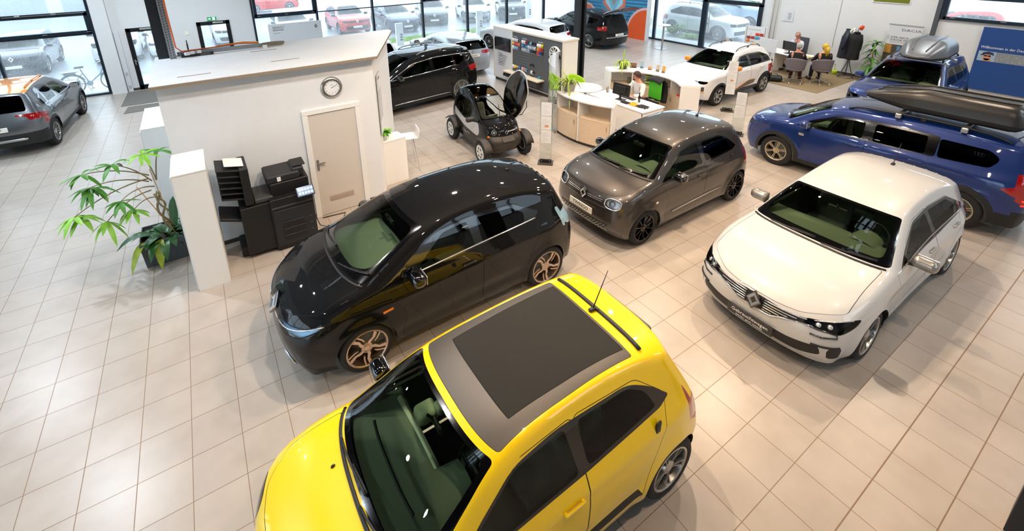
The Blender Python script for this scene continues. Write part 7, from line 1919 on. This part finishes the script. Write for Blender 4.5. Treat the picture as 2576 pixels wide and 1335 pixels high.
mb = MB(); mb.prism([(.13, 1.36), (.15, 1.43), (.25, 1.465), (.36, 1.44), (.39, 1.36), (.30, 1.385), (.20, 1.38)], 0, .001, Py(-.016)); mb.prism([(.10, 1.36), (.17, 1.39), (.19, 1.355), (.12, 1.335)], 0, .001, Py(-.016)); mb.build('printed_cap', mat('print_navy', '2a3654', .6), ph)
mb = MB(); mb.prism(disc(.215, 1.335, .035, .022), 0, .001, Py(-.0165)); mb.prism(disc(.295, 1.335, .035, .022), 0, .001, Py(-.0165)); mb.build('printed_glasses', INK, ph)
ph2 = MB().box(.42, 1.6, -.0145, -.0125, 1.18, 1.47).build('photo_print', mat('photo_crowd', '8a8f92', .7, noise=.95, nscale=75), sh)
mb = MB(); rnd = random.Random(2)
for k in range(70): mb.prism(disc(.44+rnd.random()*1.1, 1.19+rnd.random()*.2, .008, .010, 8), 0, .0006, Py(-.0149))
mb.build('printed_crowd', mat('print_red_white', 'c8b4ac', .6, noise=.9, nscale=200), ph2)
def wall_frame(name, label, y, z, w, h, m, cat, group=None):
    t = thing(name, label, cat, (19.5, y, z), -PI/2, group)
    MB().box(-w/2, w/2, -.02, 0, -h/2, h/2).build('frame', WHITEB, t, bevel=.003); MB().box(-w/2+.03, w/2-.03, -.022, -.0202, -h/2+.03, h/2-.03).build('print', m, t); return t
t = wall_frame('price_notice', 'small white frame with a printed list on the right wall', 9.20, 1.88, .36, .44, mat('print_paper', 'd8dadc', .6), 'frame')
mb = MB()
for j in range(6): mb.box(-.02, .11, -.0235, -.0222, -.14+.045*j, -.12+.045*j)
mb.build('print_lines', mat('print_mid', '85878a', .7), t)
wall_frame('poster', 'white framed poster with a green lawn, near the top of the right wall', 6.10, 2.95, 1.02, .66, mat('lawn_green', '6d7414', .8, noise=.4, nscale=60), 'poster', 'posters on the right wall')
wall_frame('poster', 'pale framed poster high on the right wall above the blonde woman', 7.62, 3.0, .80, .60, mat('poster_pale', 'd9d5d2', .6, noise=.1, nscale=5), 'poster', 'posters on the right wall')
# colour chart stand
t = thing('colour_stand', 'white colour chart stand with red, blue and orange samples by the entrance', 'display stand', (18.85, 10.0, 0), -PI/2+.12)
MB().box(-.42, .40, -.012, .012, .55, 1.42).build('board', WHITEB, t, bevel=.004); 
for x in (-.36, .34): MB().box(x-.015, x+.015, -.015, .015, 0, 1.40).box(x-.02, x+.02, -.2, .2, 0, .03).build('post', SILVER, t)
text_mesh('lettering', 'Die Dacia Farbpalette', .06, mat('print_mid', '85878a', .7), t, M=Matrix.Translation((-.30, -.0135, 1.28)) @ Fz4, align='LEFT', stretch=.9)
for x, z, c in ((.06, 1.10, 'c8391f'), (.22, 1.10, 'b0301c'), (-.26, .96, '8f1d1a'), (-.10, .96, 'a8221c'), (.06, .96, '3f9fcf'), (.22, .96, '1f4f9f'), (-.26, .83, 'e2761c'), (-.10, .83, 'c9c9c9')):
    mb = MB(); mb.grid(lambda a, b: (x-.06+.14*a, -.014-.02*math.sin(b*PI), z-.06+.115*b), 2, 6); mb.build('paint_sample', mat('sample_'+c, c, .2, coat=1.), t, smooth=True)
mb = MB()
for k in range(8): mb.bar((-.30+.08*k, -.014, .62), (-.30+.08*k, -.014, .72), .012, .002)
mb.build('print_lines', MATS['print_mid'], t)
# ------------------------------------------------------------------ car park outside
ASPH = mat('wet_asphalt', '8f9192', .35, noise=.25, nscale=1.2, bump=.05)
PAVE = mat('paving_pale', 'b9b7b2', .5, noise=.15, nscale=3)
mb = MB(); mb.box(-60, 80, 20.36, 110, -.14, -.10); mb.box(19.82, 80, -40, 20.36, -.14, -.10); mb.box(-60, -9.42, -40, 20.36, -.14, -.1)
struct(mb.build('ground_car_park', ASPH))
mb = MB(); mb.box(-9.4, 19.8, 20.36, 22.9, -.10, -.06); mb.box(19.82, 21.0, 5, 20.3, -.10, -.06)
struct(mb.build('pavement_outside', PAVE))
GRASS = mat('lawn_strip', '8fb33a', .9, noise=.4, nscale=25, bump=.5)
def grass_strip(label, x0, x1, y0, y1, n, h=.10):
    o = MB(); rnd = random.Random(int(x0*10)); o.box(x0, x1, y0, y1, -.10, -.03)
    for k in range(n):
        x, y = rnd.uniform(x0, x1), rnd.uniform(y0, y1); a = rnd.uniform(0, PI); hh = h*rnd.uniform(.5, 1.2); dx, dy = .02*math.cos(a), .02*math.sin(a)
        o.add([(x-dx, y-dy, -.03), (x+dx, y+dy, -.03), (x+rnd.uniform(-.05, .05), y+rnd.uniform(-.05, .05), hh-.03)], [(0, 1, 2)])
    return tag(o.build('grass', GRASS), label, 'grass', kind='stuff')
grass_strip('green grass strip beyond the glass behind the silver estate car', 7.2, 14.5, 22.95, 23.9, 2500)
grass_strip('green lawn bank far beyond the car park', -10, 60, 58, 66, 2500, .4)
def shrub(name, label, loc, r, m, n=160, hh=1., cat='shrub'):
    t = thing(name, label, cat, loc); rnd = random.Random(int(loc[1]*7)); mb = MB()
    for k in range(n):
        a = rnd.uniform(0, 2*PI); e = rnd.uniform(.1, 1.5); q = Vector((math.cos(a)*math.cos(e), math.sin(a)*math.cos(e), math.sin(e)*hh))*r*rnd.uniform(.55, 1)
        leaf(mb, q, (math.cos(a), math.sin(a), .6), .16, .07, .4, n=3)
    mb.build('foliage', m, t, smooth=True)
    mb = MB()
    for k in range(6): a = k*1.05; mb.tube([(0, 0, 0), (r*.5*math.cos(a), r*.5*math.sin(a), r*.6*hh)], .012, 4)
    mb.build('stem', BARK, t); return t
shrub('shrub', 'green and rusty low shrub outside before the white off-road car', (21.6, 15.6, -.1), .75, mat('shrub_mixed', '7a9a3a', .7, noise=.5, nscale=4), 240, .8)
shrub('shrub', 'low green ground cover outside next to the rusty shrub', (21.45, 14.7, -.1), .5, mat('shrub_fresh', '8fbf4a', .7, noise=.4, nscale=5), 140, .5)
shrub('shrub', 'yellow upright bush outside beside the brand wall', (22.2, 18.0, -.1), .5, mat('shrub_yellow', 'd8b51c', .7, noise=.4, nscale=6), 160, 1.9)
shrub('shrub', 'large green bush far outside above the white off-road car', (34, 21, -.1), 1.9, mat('shrub_olive', '8aa05a', .8, noise=.4, nscale=2), 400, 1.1)
def pylon(label, x, y, h=1.35):
    t = thing('price_pylon', label, 'pylon', (x, y, -.10), 0, 'white price pylons outside')
    MB().box(-.19, .19, -.06, .06, 0, h).build('pylon_body', WHITEM, t, bevel=.01)
    mb = MB()
    for k in range(3): mb.box(.0, .14, -.063, -.060, h-.62-.13*k, h-.54-.13*k)
    mb.build('black_mark', INK, t)
pylon('white price pylon outside nearest the grass strip', 8.55, 22.2, 1.15); pylon('white price pylon outside between two grey parked cars', 13.3, 22.3); pylon('white price pylon outside above the white estate car', 17.6, 23.5, 1.5)
# parked cars (each its own), noses to the building
P1 = lambda n, c, **k: paint(n, c, **k)
REDP = paint('red_paint', 'c8352a'); DKB = paint('dark_blue_paint', '26364f', metal=.3); DGR = paint('dark_grey_paint', '4a4e53', metal=.5); LGR = paint('light_grey_paint', '9a9fa4', metal=.5); ANT = paint('anthracite_paint', '33383d', metal=.4); WCP = paint('car_park_white_paint', 'dedede')
GO = 'cars parked outside'
def parked(name, label, kind, P, x, y, rz=-PI/2, **k):
    k.setdefault('arch', False)
    sp = suv_spec(P, **k) if kind == 'suv' else estate_spec(P, **{a: b for a, b in k.items() if a != 'arch'})
    root, B = far_car(name, label, sp, (x, y, -.10), rz, h=.11, group=GO)
    kx = sp['wb']/2
    diamond_badge(root, frame_at(B.band(2.5, 0, .03), (1, 0, .15)), .16, .21, back=False)
    plate(root, frame_at(B.band(1.2, 0, .02), (1, 0, 0)), '', h=.11)
    return root
parked('suv', 'dark crossover parked nose-on outside behind the bicycle', 'suv', ANT, -6.35, 27.3, L=4.2, W=1.79, H=1.57, wb=2.64)
parked('estate_car', 'white van-like car parked outside by the bicycle handlebar', 'suv', WCP, -3.2, 28.3, L=4.5, W=1.8, H=1.8, wb=2.8)
parked('hatchback', 'white hatchback parked outside seen through the wider side door', 'estate', WCP, -1.15, 28.2, L=4.3, H=1.48, wb=2.65)
parked('suv', 'white off-road car parked outside seen through the narrow door', 'suv', WCP, 1.55, 29.3, arch=True)
parked('hatchback', 'white hatchback parked outside behind the grey model board', 'estate', WCP, 4.5, 28.2, L=4.2, H=1.48, wb=2.6)
parked('suv', 'red crossover parked nose-on outside', 'suv', REDP, 7.75, 28.6, L=4.2, W=1.79, H=1.57, wb=2.64)
parked('hatchback', 'dark blue hatchback parked outside next to the red crossover', 'estate', DKB, 10.35, 27.6, L=4.2, H=1.45, wb=2.6)
parked('estate_car', 'dark grey estate parked outside, third from the red crossover', 'estate', DGR, 13.35, 28.6, -PI/2-.35, L=4.6, H=1.46, wb=2.7)
parked('hatchback', 'silver hatchback parked outside behind the second price pylon', 'estate', LGR, 16.1, 27.9, -PI/2-.35, L=4.3, H=1.46, wb=2.65)
parked('suv', 'anthracite off-road car parked askew outside above the white estate', 'suv', ANT, 18.6, 27.0, -PI/2-.5, arch=True)
parked('hatchback', 'red hatchback parked sideways in the far row outside', 'estate', REDP, 5.3, 42.0, .12, L=4.2, H=1.5, wb=2.6)
parked('suv', 'white crossover in the far row outside beyond the black side car', 'suv', WCP, -4.5, 41.0, L=4.2, W=1.79, H=1.57, wb=2.64)
r, B = far_car('suv', 'muddy white off-road car standing side on outside the glass entrance', suv_spec(paint('dusty_white_paint', 'cfcecb'), H=1.68), (22.75, 14.85, -.10), -PI/2, h=.08, group=GO)
roof_rails(B, r, .15, -1.4, BLACK)
r, B = far_car('van', 'grey-blue van parked behind the muddy white off-road car', suv_spec(paint('van_blue_grey', '8fa3b3'), L=4.6, W=1.85, H=1.85, wb=2.8, arch=False), (27.2, 16.0, -.10), -PI/2+.1, h=.12, group=GO)
r, B = far_car('hatchback', 'red car parked outside the high window over the banner', estate_spec(REDP, L=4.2, H=1.5, wb=2.6), (31.0, 7.2, -.10), PI/2+.3, h=.12, group=GO)
r, B = far_car('hatchback', 'white car parked outside the high window over the banner', estate_spec(WCP, L=4.3, H=1.48, wb=2.6), (27.2, 4.9, -.10), PI/2+.25, h=.12, group=GO)
# low building with roller shutters far behind
t = thing('outbuilding', 'long pale low building beyond the car park', 'building', (-12, 52, -.1))
MB().box(-22, 18, 0, 6, 0, 5).build('walls', mat('outbuilding_wall', 'c4c8ca', .8, noise=.05, nscale=2), t)
for k in range(10): MB().box(-21+4*k, -18+4*k, -.05, 0, 0, 3.2).build('roller_door', mat('shutter_grey', '9aa4aa', .6, noise=.1, nscale=8), t)
# bicycle
t = thing('bicycle', 'blue-grey town bicycle parked against the outside of the left window', 'bicycle', (-3.45, 21.05, -.06), .06)
BK = mat('bike_frame_blue', '5d7f95', .35, .4, coat=.5); TY = mat('bike_tyre', '2a3238', .7)
for nm, x in (('rear', -.53), ('front', .56)):
    mb = MB(); mb.tube([(x+.33*math.cos(a), 0, .345+.33*math.sin(a)) for a in np.linspace(0, 2*PI, 37)[:-1]], .017, 6, closed=True); w_ = mb.build('wheel', TY, t, smooth=True)
    mb = MB(); mb.tube([(x+.305*math.cos(a), 0, .345+.305*math.sin(a)) for a in np.linspace(0, 2*PI, 37)[:-1]], .010, 5, closed=True)
    for k in range(14): a = 2*PI*k/14; mb.tube([(x, .0, .345), (x+.31*math.cos(a), 0, .345+.31*math.sin(a))], .002, 3)
    mb.sphere((x, 0, .345), (.03, .05, .03), 10, 6); mb.build('spokes', SILVER, w_)
    mb = MB(); mb.tube([(x+.36*math.cos(a), 0, .345+.36*math.sin(a)) for a in np.linspace(.3 if x < 0 else .5, 2.9 if x < 0 else 2.6, 18)], .016, 5); mb.build('mudguard', BK, t, smooth=True)
mb = MB(); mb.tube([(-.53, 0, .345), (-.08, 0, .32), (.28, 0, .62), (.40, 0, .88)], .022, 8); mb.tube([(-.08, 0, .32), (-.24, 0, .85)], .02, 8); mb.tube([(-.53, 0, .345), (-.20, 0, .70)], .014, 6); mb.tube([(.40, 0, .95), (.46, 0, .62), (.56, 0, .345)], .02, 8); mb.build('frame', BK, t, smooth=True)
mb = MB(); mb.rbox((-.26, 0, .92), (.26, .16, .06), .03); mb.build('saddle', BLACK, t, smooth=True)
mb = MB(); mb.tube([(.40, 0, .95), (.37, 0, 1.05)], .014); mb.tube([(.22, -.28, 1.05), (.36, -.15, 1.07), (.37, 0, 1.06), (.36, .15, 1.07), (.22, .28, 1.05)], .013); mb.build('handlebar', SILVER, t, smooth=True)
mb = MB(); mb.bar((-.78, 0, .78), (-.32, 0, .78), .12, .02); mb.tube([(-.70, .05, .78), (-.53, .05, .35)], .007); mb.rbox((-.55, 0, .73), (.34, .10, .06), .02); mb.build('carrier', BK, t)
mb = MB(); mb.lathe([(.001, -.02), (.09, -.015), (.09, .015), (.001, .02)], 20, Matrix.Translation((-.08, 0, .32)) @ Matrix.Rotation(PI/2, 4, 'X')); mb.bar((-.08, -.06, .32), (-.02, -.06, .16), .02); mb.bar((-.08, .06, .32), (-.14, .06, .48), .02); mb.rbox((-.02, -.09, .15), (.10, .07, .02), .006); mb.tube([(-.53, .03, .40), (-.08, .03, .40)], .008); mb.tube([(-.2, .08, .28), (-.1, .2, .0)], .01); mb.build('crank', BK, t, smooth=True)
# ------------------------------------------------------------------ people
SKIN = mat('skin', 'c98f72', .55, noise=.05, nscale=30); SKIN2 = mat('skin_ruddy', 'c7856a', .55, noise=.06, nscale=30)
def skinned(nodes, edges, rootk, sub=2):
    """surface grown round a jointed skeleton -> mesh data"""
    keys = list(nodes); ix = {k: i for i, k in enumerate(keys)}
    me = bpy.data.meshes.new('skeleton'); me.from_pydata([nodes[k][:3] for k in keys], [(ix[a], ix[b]) for a, b in edges], [])
    o = bpy.data.objects.new('skeleton', me); COL.objects.link(o)
    m = o.modifiers.new('skin', 'SKIN'); m.use_smooth_shade = True
    sv = me.skin_vertices[0].data
    for k in keys:
        r = nodes[k][3]; sv[ix[k]].radius = r if isinstance(r, tuple) else (r, r); sv[ix[k]].use_root = (k == rootk)
    s = o.modifiers.new('sub', 'SUBSURF'); s.levels = sub; s.render_levels = sub
    dg = bpy.context.evaluated_depsgraph_get(); dg.update()
    out = bpy.data.meshes.new_from_object(o.evaluated_get(dg)); bpy.data.objects.remove(o)
    return [tuple(v.co) for v in out.vertices], [tuple(p.vertices) for p in out.polygons]

def head_mesh(mb, M):
    def hp(a, b):
        th = 2*PI*a; ph = PI*b       # ph 0 = crown
        x, y, z = math.sin(ph)*math.cos(th), math.sin(ph)*math.sin(th), math.cos(ph)
        rx, ry, rz = .098, .076, .118
        X, Y, Z = x*rx, y*ry, z*rz
        if z < 0: k = -z; Y *= 1-.30*k; X = X*(1-.16*k)+.012*k
        f = max(0, x)
        X += .010*f**6*math.exp(-((Z-.028)/.018)**2)                   # brow
        X -= .012*f**8*math.exp(-((Z-.005)/.013)**2)*(1 if abs(Y) > .012 else .3)   # sockets
        X += .026*math.exp(-(Y/.011)**2)*math.exp(-((Z+.020)/.020)**2)*f    # nose
        X += .008*math.exp(-(Y/.022)**2)*math.exp(-((Z+.058)/.010)**2)*f    # lips
        X += .010*math.exp(-(Y/.025)**2)*math.exp(-((Z+.098)/.018)**2)*f    # chin
        return (X, Y, Z)
    mb.grid(hp, 48, 36, M)
    for sg in (1, -1):
        mb.sphere((-.010, sg*.076, -.004), (.016, .008, .030), 10, 8, M)

def hand_mesh(mb, wrist, tip, palm_n, side, curl=.5):
    """palm, five tapered fingers and a thumb from the side of the palm"""
    w, t = Vector(wrist), Vector(tip); d = (t-w).normalized(); n = Vector(palm_n); n = (n-d*n.dot(d)).normalized(); s = d.cross(n)*side
    L = .085
    def P(a, b, c): return w+d*a+s*b+n*c
    rings = []
    for a, hw, hh in ((-.01, .026, .020), (.02, .034, .017), (.06, .041, .015), (L, .040, .012)):
        rings.append([tuple(P(a, hw*math.cos(q), hh*math.sin(q))) for q in np.linspace(0, 2*PI, 13)[:-1]])
    mb.loft(rings)
    for i, (off, ln) in enumerate(((-.030, .060), (-.010, .072), (.010, .078), (.030, .070))):
        pts = []; a, c = L-.012, 0.; ang = .1
        for k in range(4): pts.append(P(a, off*(1+.12*k), -c)); st = ln/3; ang += curl*(.45+.1*i); a += st*math.cos(ang); c += st*math.sin(ang)
        mb.tube(pts, [.0095, .009, .0085, .007], 8); mb.sphere(pts[-1], .007, 8, 6)
    pts = [P(.018, .030, -.004), P(.042, .052, -.012), P(.066, .056, -.022), P(.085, .050, -.028)]
    mb.tube(pts, [.012, .011, .0095, .007], 8); mb.sphere(pts[-1], .007, 8, 6)

def person(label, loc, rz, hands, head_yaw=0., head_pitch=0., lean=.08, seat=.46, shirt=None, trousers=None, hair=None, hairstyle='short', skin=None, glasses=False, standing=False, top_name='shirt', collar=None):
    skin = skin or SKIN
    t = thing('person', label, 'person', loc, rz)
    zp = seat+.08 if not standing else .92
    up = lambda h: (math.sin(lean)*h, 0, zp+math.cos(lean)*h)
    def N(p, r): return (p[0], p[1], p[2], r)
    sh = {}
    ch = up(.42); nk = up(.55); hd = up(.70); hdc = (hd[0]+.03, 0, hd[2]+.01)
    nodes = {'pel': N((0, 0, zp), (.15, .12)), 'wai': N(up(.18), (.135, .105)), 'che': N(ch, (.15, .11)), 'nek': N(nk, .072), 'hea': N((hdc[0]-.01, 0, hdc[2]-.05), .058)}
    edges = [('pel', 'wai'), ('wai', 'che'), ('che', 'nek'), ('nek', 'hea')]
    arms = {}
    for sg, k in ((1, 'L'), (-1, 'R')):
        S = Vector(up(.46))+Vector((0, sg*.175, 0)); Wr = Vector(hands[k]); dd = Wr-S; Ld = min(dd.length, .53); Wr = S+dd.normalized()*Ld
        a, b = .29, .255; c = Ld; h = math.sqrt(max(0, a*a-((a*a-b*b+c*c)/(2*c))**2)); q = (a*a-b*b+c*c)/(2*c)
        dn = dd.normalized(); pole = Vector((-.35, sg*.55, -1)); pole = (pole-dn*pole.dot(dn)).normalized(); El = S+dn*q+pole*h
        arms[k] = (S, El, Wr)
        nodes['s'+k] = N(S, .062); nodes['e'+k] = N(El, .043); nodes['w'+k] = N(Wr, .028); edges += [('che', 's'+k), ('s'+k, 'e'+k), ('e'+k, 'w'+k)]
        if standing: H, K, A, T = (0, sg*.10, zp-.06), (.02, sg*.11, .48), (0, sg*.115, .09), (.16, sg*.13, .04)
        else: H, K, A, T = (.03, sg*.10, zp-.02), (.44, sg*.13, zp), (.46, sg*.14, .09), (.62, sg*.16, .04)
        nodes['h'+k] = N(H, .095); nodes['k'+k] = N(K, .062); nodes['a'+k] = N(A, .042); nodes['t'+k] = N(T, .034); edges += [('pel', 'h'+k), ('h'+k, 'k'+k), ('k'+k, 'a'+k), ('a'+k, 't'+k)]
    v, f = skinned(nodes, edges, 'pel'); mb = MB(); mb.add(v, f)
    HM = Matrix.Translation(hdc) @ Matrix.Rotation(head_yaw, 4, 'Z') @ Matrix.Rotation(head_pitch, 4, 'Y')
    head_mesh(mb, HM)
    for k, sg in (('L', 1), ('R', -1)):
        S, El, Wr = arms[k]; d = (Wr-El).normalized(); fw = Vector((1, 0, -.15)) if not standing else Vector((0, 0, -1)); tip = Wr+(d*.6+fw*.4).normalized()*.1
        hand_mesh(mb, Wr, tip, (0, 0, 1) if not standing else (0, sg, 0), sg, .45)
    b = mb.build('body', skin, t, smooth=True)
    # clothes follow the body, a little larger
    def grow(keys, g, eds, rk): return skinned({k: nodes[k][:3]+((tuple(x+g for x in nodes[k][3]) if isinstance(nodes[k][3], tuple) else nodes[k][3]+g),) for k in keys}, eds, rk)
    tk = ['pel', 'wai', 'che']+[a+s for s in 'LR' for a in 'se']
    cu = {}
    cn = {k: nodes[k][:3]+((tuple(x+.016 for x in nodes[k][3]) if isinstance(nodes[k][3], tuple) else nodes[k][3]+.016),) for k in tk}
    for s in 'LR':
        S, El, Wr = arms[s]; C = El.lerp(Wr, .90); cn['c'+s] = (C.x, C.y, C.z, .046)
    nb = Vector(up(.495)); cn['nb'] = (nb.x, nb.y, nb.z, .075)
    v, f = skinned(cn, [('pel', 'wai'), ('wai', 'che'), ('che', 'nb')]+[e for s in 'LR' for e in (('che', 's'+s), ('s'+s, 'e'+s), ('e'+s, 'c'+s))], 'pel')
    mb = MB(); mb.add(v, f); sm = mb.build(top_name, shirt, t, smooth=True)
    if collar:
        mb = MB(); c = Vector(up(.525)); mb.tube([tuple(c+Vector((0.056*math.cos(a)+.012, .056*math.sin(a), .012*math.cos(a)*-1))) for a in np.linspace(0, 2*PI, 21)[:-1]], .016, 6, closed=True); mb.build('collar', collar, sm, smooth=True)
    lk = ['pel']+[a+s for s in 'LR' for a in 'hka']
    v, f = skinned({k: nodes[k][:3]+((tuple(x+.010 for x in nodes[k][3]) if isinstance(nodes[k][3], tuple) else nodes[k][3]+.014),) for k in lk}, [e for s in 'LR' for e in (('pel', 'h'+s), ('h'+s, 'k'+s), ('k'+s, 'a'+s))], 'pel')
    mb = MB(); mb.add(v, f); mb.build('trousers', trousers, t, smooth=True)
    for s in 'LR':
        A, T = Vector(nodes['a'+s][:3]), Vector(nodes['t'+s][:3]); mb = MB(); d = (T-A); d.z = 0; an = math.atan2(d.y, d.x)
        mb.rbox((0, 0, 0), (.27, .095, .085), .04, M=Matrix.Translation(((A.x+T.x)/2+.01, (A.y+T.y)/2, .045)) @ Matrix.Rotation(an, 4, 'Z')); mb.build('shoe', mat('shoe_dark', '1d1a18', .5), t, smooth=True)
    # face
    mb = MB()
    for sg in (1, -1): mb.sphere((.080, sg*.030, .006), (.010, .013, .008), 10, 8, HM)
    e = mb.build('eyes', mat('eye_white', 'e8e4de', .2), t, smooth=True)
    mb = MB()
    for sg in (1, -1): mb.sphere((.0875, sg*.030, .006), (.004, .006, .006), 8, 6, HM)
    mb.build('irises', mat('iris', '2e2218', .2), e)
    mb = MB(); mb.rbox((.093, 0, -.058), (.012, .040, .010), .004, M=HM); mb.build('mouth', mat('lips', 'a5584c', .5), t, smooth=True)
    mb = MB()
    for sg in (1, -1): mb.tube([(.086, sg*.046, .030), (.094, sg*.030, .035), (.097, sg*.014, .031)], .004, 5, M=HM)
    mb.build('eyebrows', hair, t)
    if glasses:
        mb = MB()
        for sg in (1, -1):
            mb.tube([(.100, sg*.031+.023*math.cos(a), .006+.016*math.sin(a)) for a in np.linspace(0, 2*PI, 17)[:-1]], .0028, 5, M=HM, closed=True); mb.tube([(.098, sg*.054, .010), (.0, sg*.080, .012)], .0025, 4, M=HM)
        mb.tube([(.101, -.009, .010), (.104, 0, .012), (.101, .009, .010)], .0025, 4, M=HM); mb.build('glasses', BLACK, t)
    mb = MB()
    def cap(a, b, dn=.62, g=1.09, rec=.0):
        th = 2*PI*a; fr = math.cos(th)
        lim = (.40 if fr > .3 else dn) if hairstyle != 'balding' else (.62 if fr < -.1 else .5)
        st = 0 if hairstyle != 'balding' else (.22 if fr < .3 else .46)
        lim = .36+(dn-.36)*max(0, min(1, (.75-fr)/.75)) if hairstyle != 'balding' else .34+.28*max(0, min(1, (.55-fr)/.7))
        s0 = min(lim, .20+.30*max(0, fr-.1))
        ph = PI*(s0+(lim-s0)*b) if hairstyle == 'balding' else PI*lim*b
        x, y, z = math.sin(ph)*math.cos(th), math.sin(ph)*math.sin(th), math.cos(ph)
        k = g+.02*math.sin(th*9+ph*7)
        return (x*.098*k-.006, y*.078*k, z*.118*k+.006)
    mb.grid(cap, 36, 14, HM)
    if hairstyle == 'long':
        def fall(a, b):
            th = PI*.62+PI*.76*a
            r = 1-.35*b+.06*math.sin(a*21+b*4); return (-.02+.105*math.cos(th)*r-.03*b, .088*math.sin(th)*r, -.02-.33*b)
        mb.grid(fall, 24, 14, HM); mb.sphere((-.05, 0, -.13), (.065, .075, .17), 18, 12, HM)
        mb.tube([(-.10, 0, .02), (-.12, .01, -.10), (-.11, -.01, -.28)], [.05, .055, .03], 10, M=HM)
    mb.build('hair', hair, t, smooth=True, solid=.006)
    return t
WSH = mat('shirt_white', 'e4e5e6', .8, noise=.05, nscale=25); BSH = mat('shirt_pale_blue', 'c3d0dc', .8, noise=.08, nscale=40); DKC = mat('clothes_navy', '14161d', .85, noise=.15, nscale=50); BLC = mat('clothes_black', '111113', .85, noise=.15, nscale=50)
TRO = mat('trousers_dark', '1e2026', .85, noise=.1, nscale=50)
HB = mat('hair_dark_brown', '3a2417', .6, noise=.4, nscale=140); HGREY = mat('hair_grey', '9a938a', .7, noise=.3, nscale=140); HBL = mat('hair_blonde', 'c4a02c', .55, noise=.4, nscale=140)
person('dark-haired person in a white shirt and glasses seated at the reception desk', (9.90, 8.10, 0), PI-.05, dict(L=(.46, .14, .80), R=(.50, -.20, .80)), -.55, .25, .22, .50, WSH, TRO, HB, 'short', SKIN, True, collar=WSH)
person('grey-haired person in a pale blue shirt and glasses facing the hall across the advice desk', (18.86, 8.40, .012), PI-.05, dict(L=(.50, .30, .80), R=(.44, -.12, .80)), .15, .18, .10, .50, BSH, TRO, HGREY, 'balding', SKIN2, True, collar=BSH)
person('grey-haired person in a dark jacket seen from behind at the advice desk', (16.98, 7.50, .012), .35, dict(L=(.40, .18, .78), R=(.40, -.18, .72)), .1, .05, .06, .44, DKC, mat('trousers_wine', '4a2226', .85), HGREY, 'balding', SKIN2, False, top_name='jacket')
person('blonde person with long hair in a black top seen from behind at the advice desk', (17.55, 6.92, .012), .75, dict(L=(.40, .20, .76), R=(.38, -.16, .70)), .45, .05, .06, .44, BLC, TRO, HBL, 'long', SKIN, False, top_name='pullover')
ST = mat('jacket_quilted_dark', '3d4148', .7, noise=.3, nscale=30)
person('dark-haired person in a dark quilted jacket standing outside by the muddy car', (24.1, 12.2, -.10), PI/2+.4, dict(L=(.12, .28, .95), R=(.15, -.28, .95)), .3, 0, .02, .46, ST, TRO, HB, 'short', SKIN, False, True, top_name='jacket')
# ------------------------------------------------------------------ daylight, the hall's ceiling lamps and added fill lamps
w = bpy.data.worlds.new('overcast_sky'); scn.world = w; w.use_nodes = True; nt = w.node_tree
bg = nt.nodes['Background']; tc = nt.nodes.new('ShaderNodeTexCoord'); nz = nt.nodes.new('ShaderNodeTexNoise'); nz.inputs['Scale'].default_value = 2.0
mx = nt.nodes.new('ShaderNodeMix'); mx.data_type = 'RGBA'; mx.inputs[6].default_value = rgb('c9dcf0'); mx.inputs[7].default_value = rgb('e6eff8')
nt.links.new(tc.outputs['Generated'], nz.inputs['Vector']); nt.links.new(nz.outputs['Fac'], mx.inputs[0]); nt.links.new(mx.outputs[2], bg.inputs[0])
bg.inputs[1].default_value = 5.0
VSET.exposure = 0.0
LAMPB = mat('lamp_housing', '9a9a9a', .4, .5)
LAMPE = mat('lamp_glow', 'fff1dc', .3, emit='ffe9cc', estr=60)
def ceiling_lamp(x, y, e, warm=(1, .86, .70), r=.10, z=ZC-.62):
    t = thing('ceiling_spot', 'round ceiling spot lamp, out of view', 'lamp', (x, y, z), 0, 'ceiling spot lamps')
    mb = MB(); mb.lathe([(r, -.02), (r+.03, -.02), (r+.03, .16), (.02, .18), (.02, .5)], 16); mb.build('housing', LAMPB, t, smooth=True)
    mb = MB(); mb.lathe([(.001, -.012), (r, -.012)], 16); mb.build('lens', LAMPE, t)
    l = bpy.data.lights.new('spot_light', 'SPOT'); l.energy = e; l.color = warm; l.spot_size = 2.45; l.spot_blend = .6; l.shadow_soft_size = r
    o = bpy.data.objects.new('spot_light', l); COL.objects.link(o); o.parent = t; o.location = (0, 0, -.03)
WARM, NEUT, COOL = (1, .77, .56), (1, .97, .94), (.76, .88, 1)
for x, y, e in ((2.7, 4.3, 760), (5.2, 3.9, 760), (8.8, 4.3, 760), (5.4, 7.0, 560), (9.6, 6.8, 480), (11.8, 2.2, 520), (13.4, 4.8, 420), (2.3, .7, 400), (6.0, .4, 300)): ceiling_lamp(x, y, e, WARM, .06)
for x, y, e in ((1.4, 5.6, 420), (-.6, 5.4, 260), (5.2, 10.6, 520), (8.2, 10.8, 560), (11.8, 9.6, 560), (14.6, 7.6, 480), (17.4, 7.6, 620), (17.0, 4.2, 480), (18.0, .8, 520)): ceiling_lamp(x, y, e, NEUT, .09)  # neutral lamps, some of them added to brighten the office wall
for x, y, e in ((13.6, 13.2, 800), (17.2, 11.6, 800), (17.2, 16.8, 800), (9.0, 14.6, 650), (4.6, 14.2, 650), (.6, 16.4, 900), (-2.2, 16.8, 900), (-4.6, 13.2, 1000), (-3.0, 9.6, 1000), (-5.0, 6.6, 850), (-4.6, 2.4, 420), (12.6, 17.6, 600), (-5.4, 17.4, 500), (12.8, -1.2, 420), (10.2, -2.6, 380)): ceiling_lamp(x, y, e, COOL, .12)  # added cool fill lamps, standing in for daylight and lifting the back wall
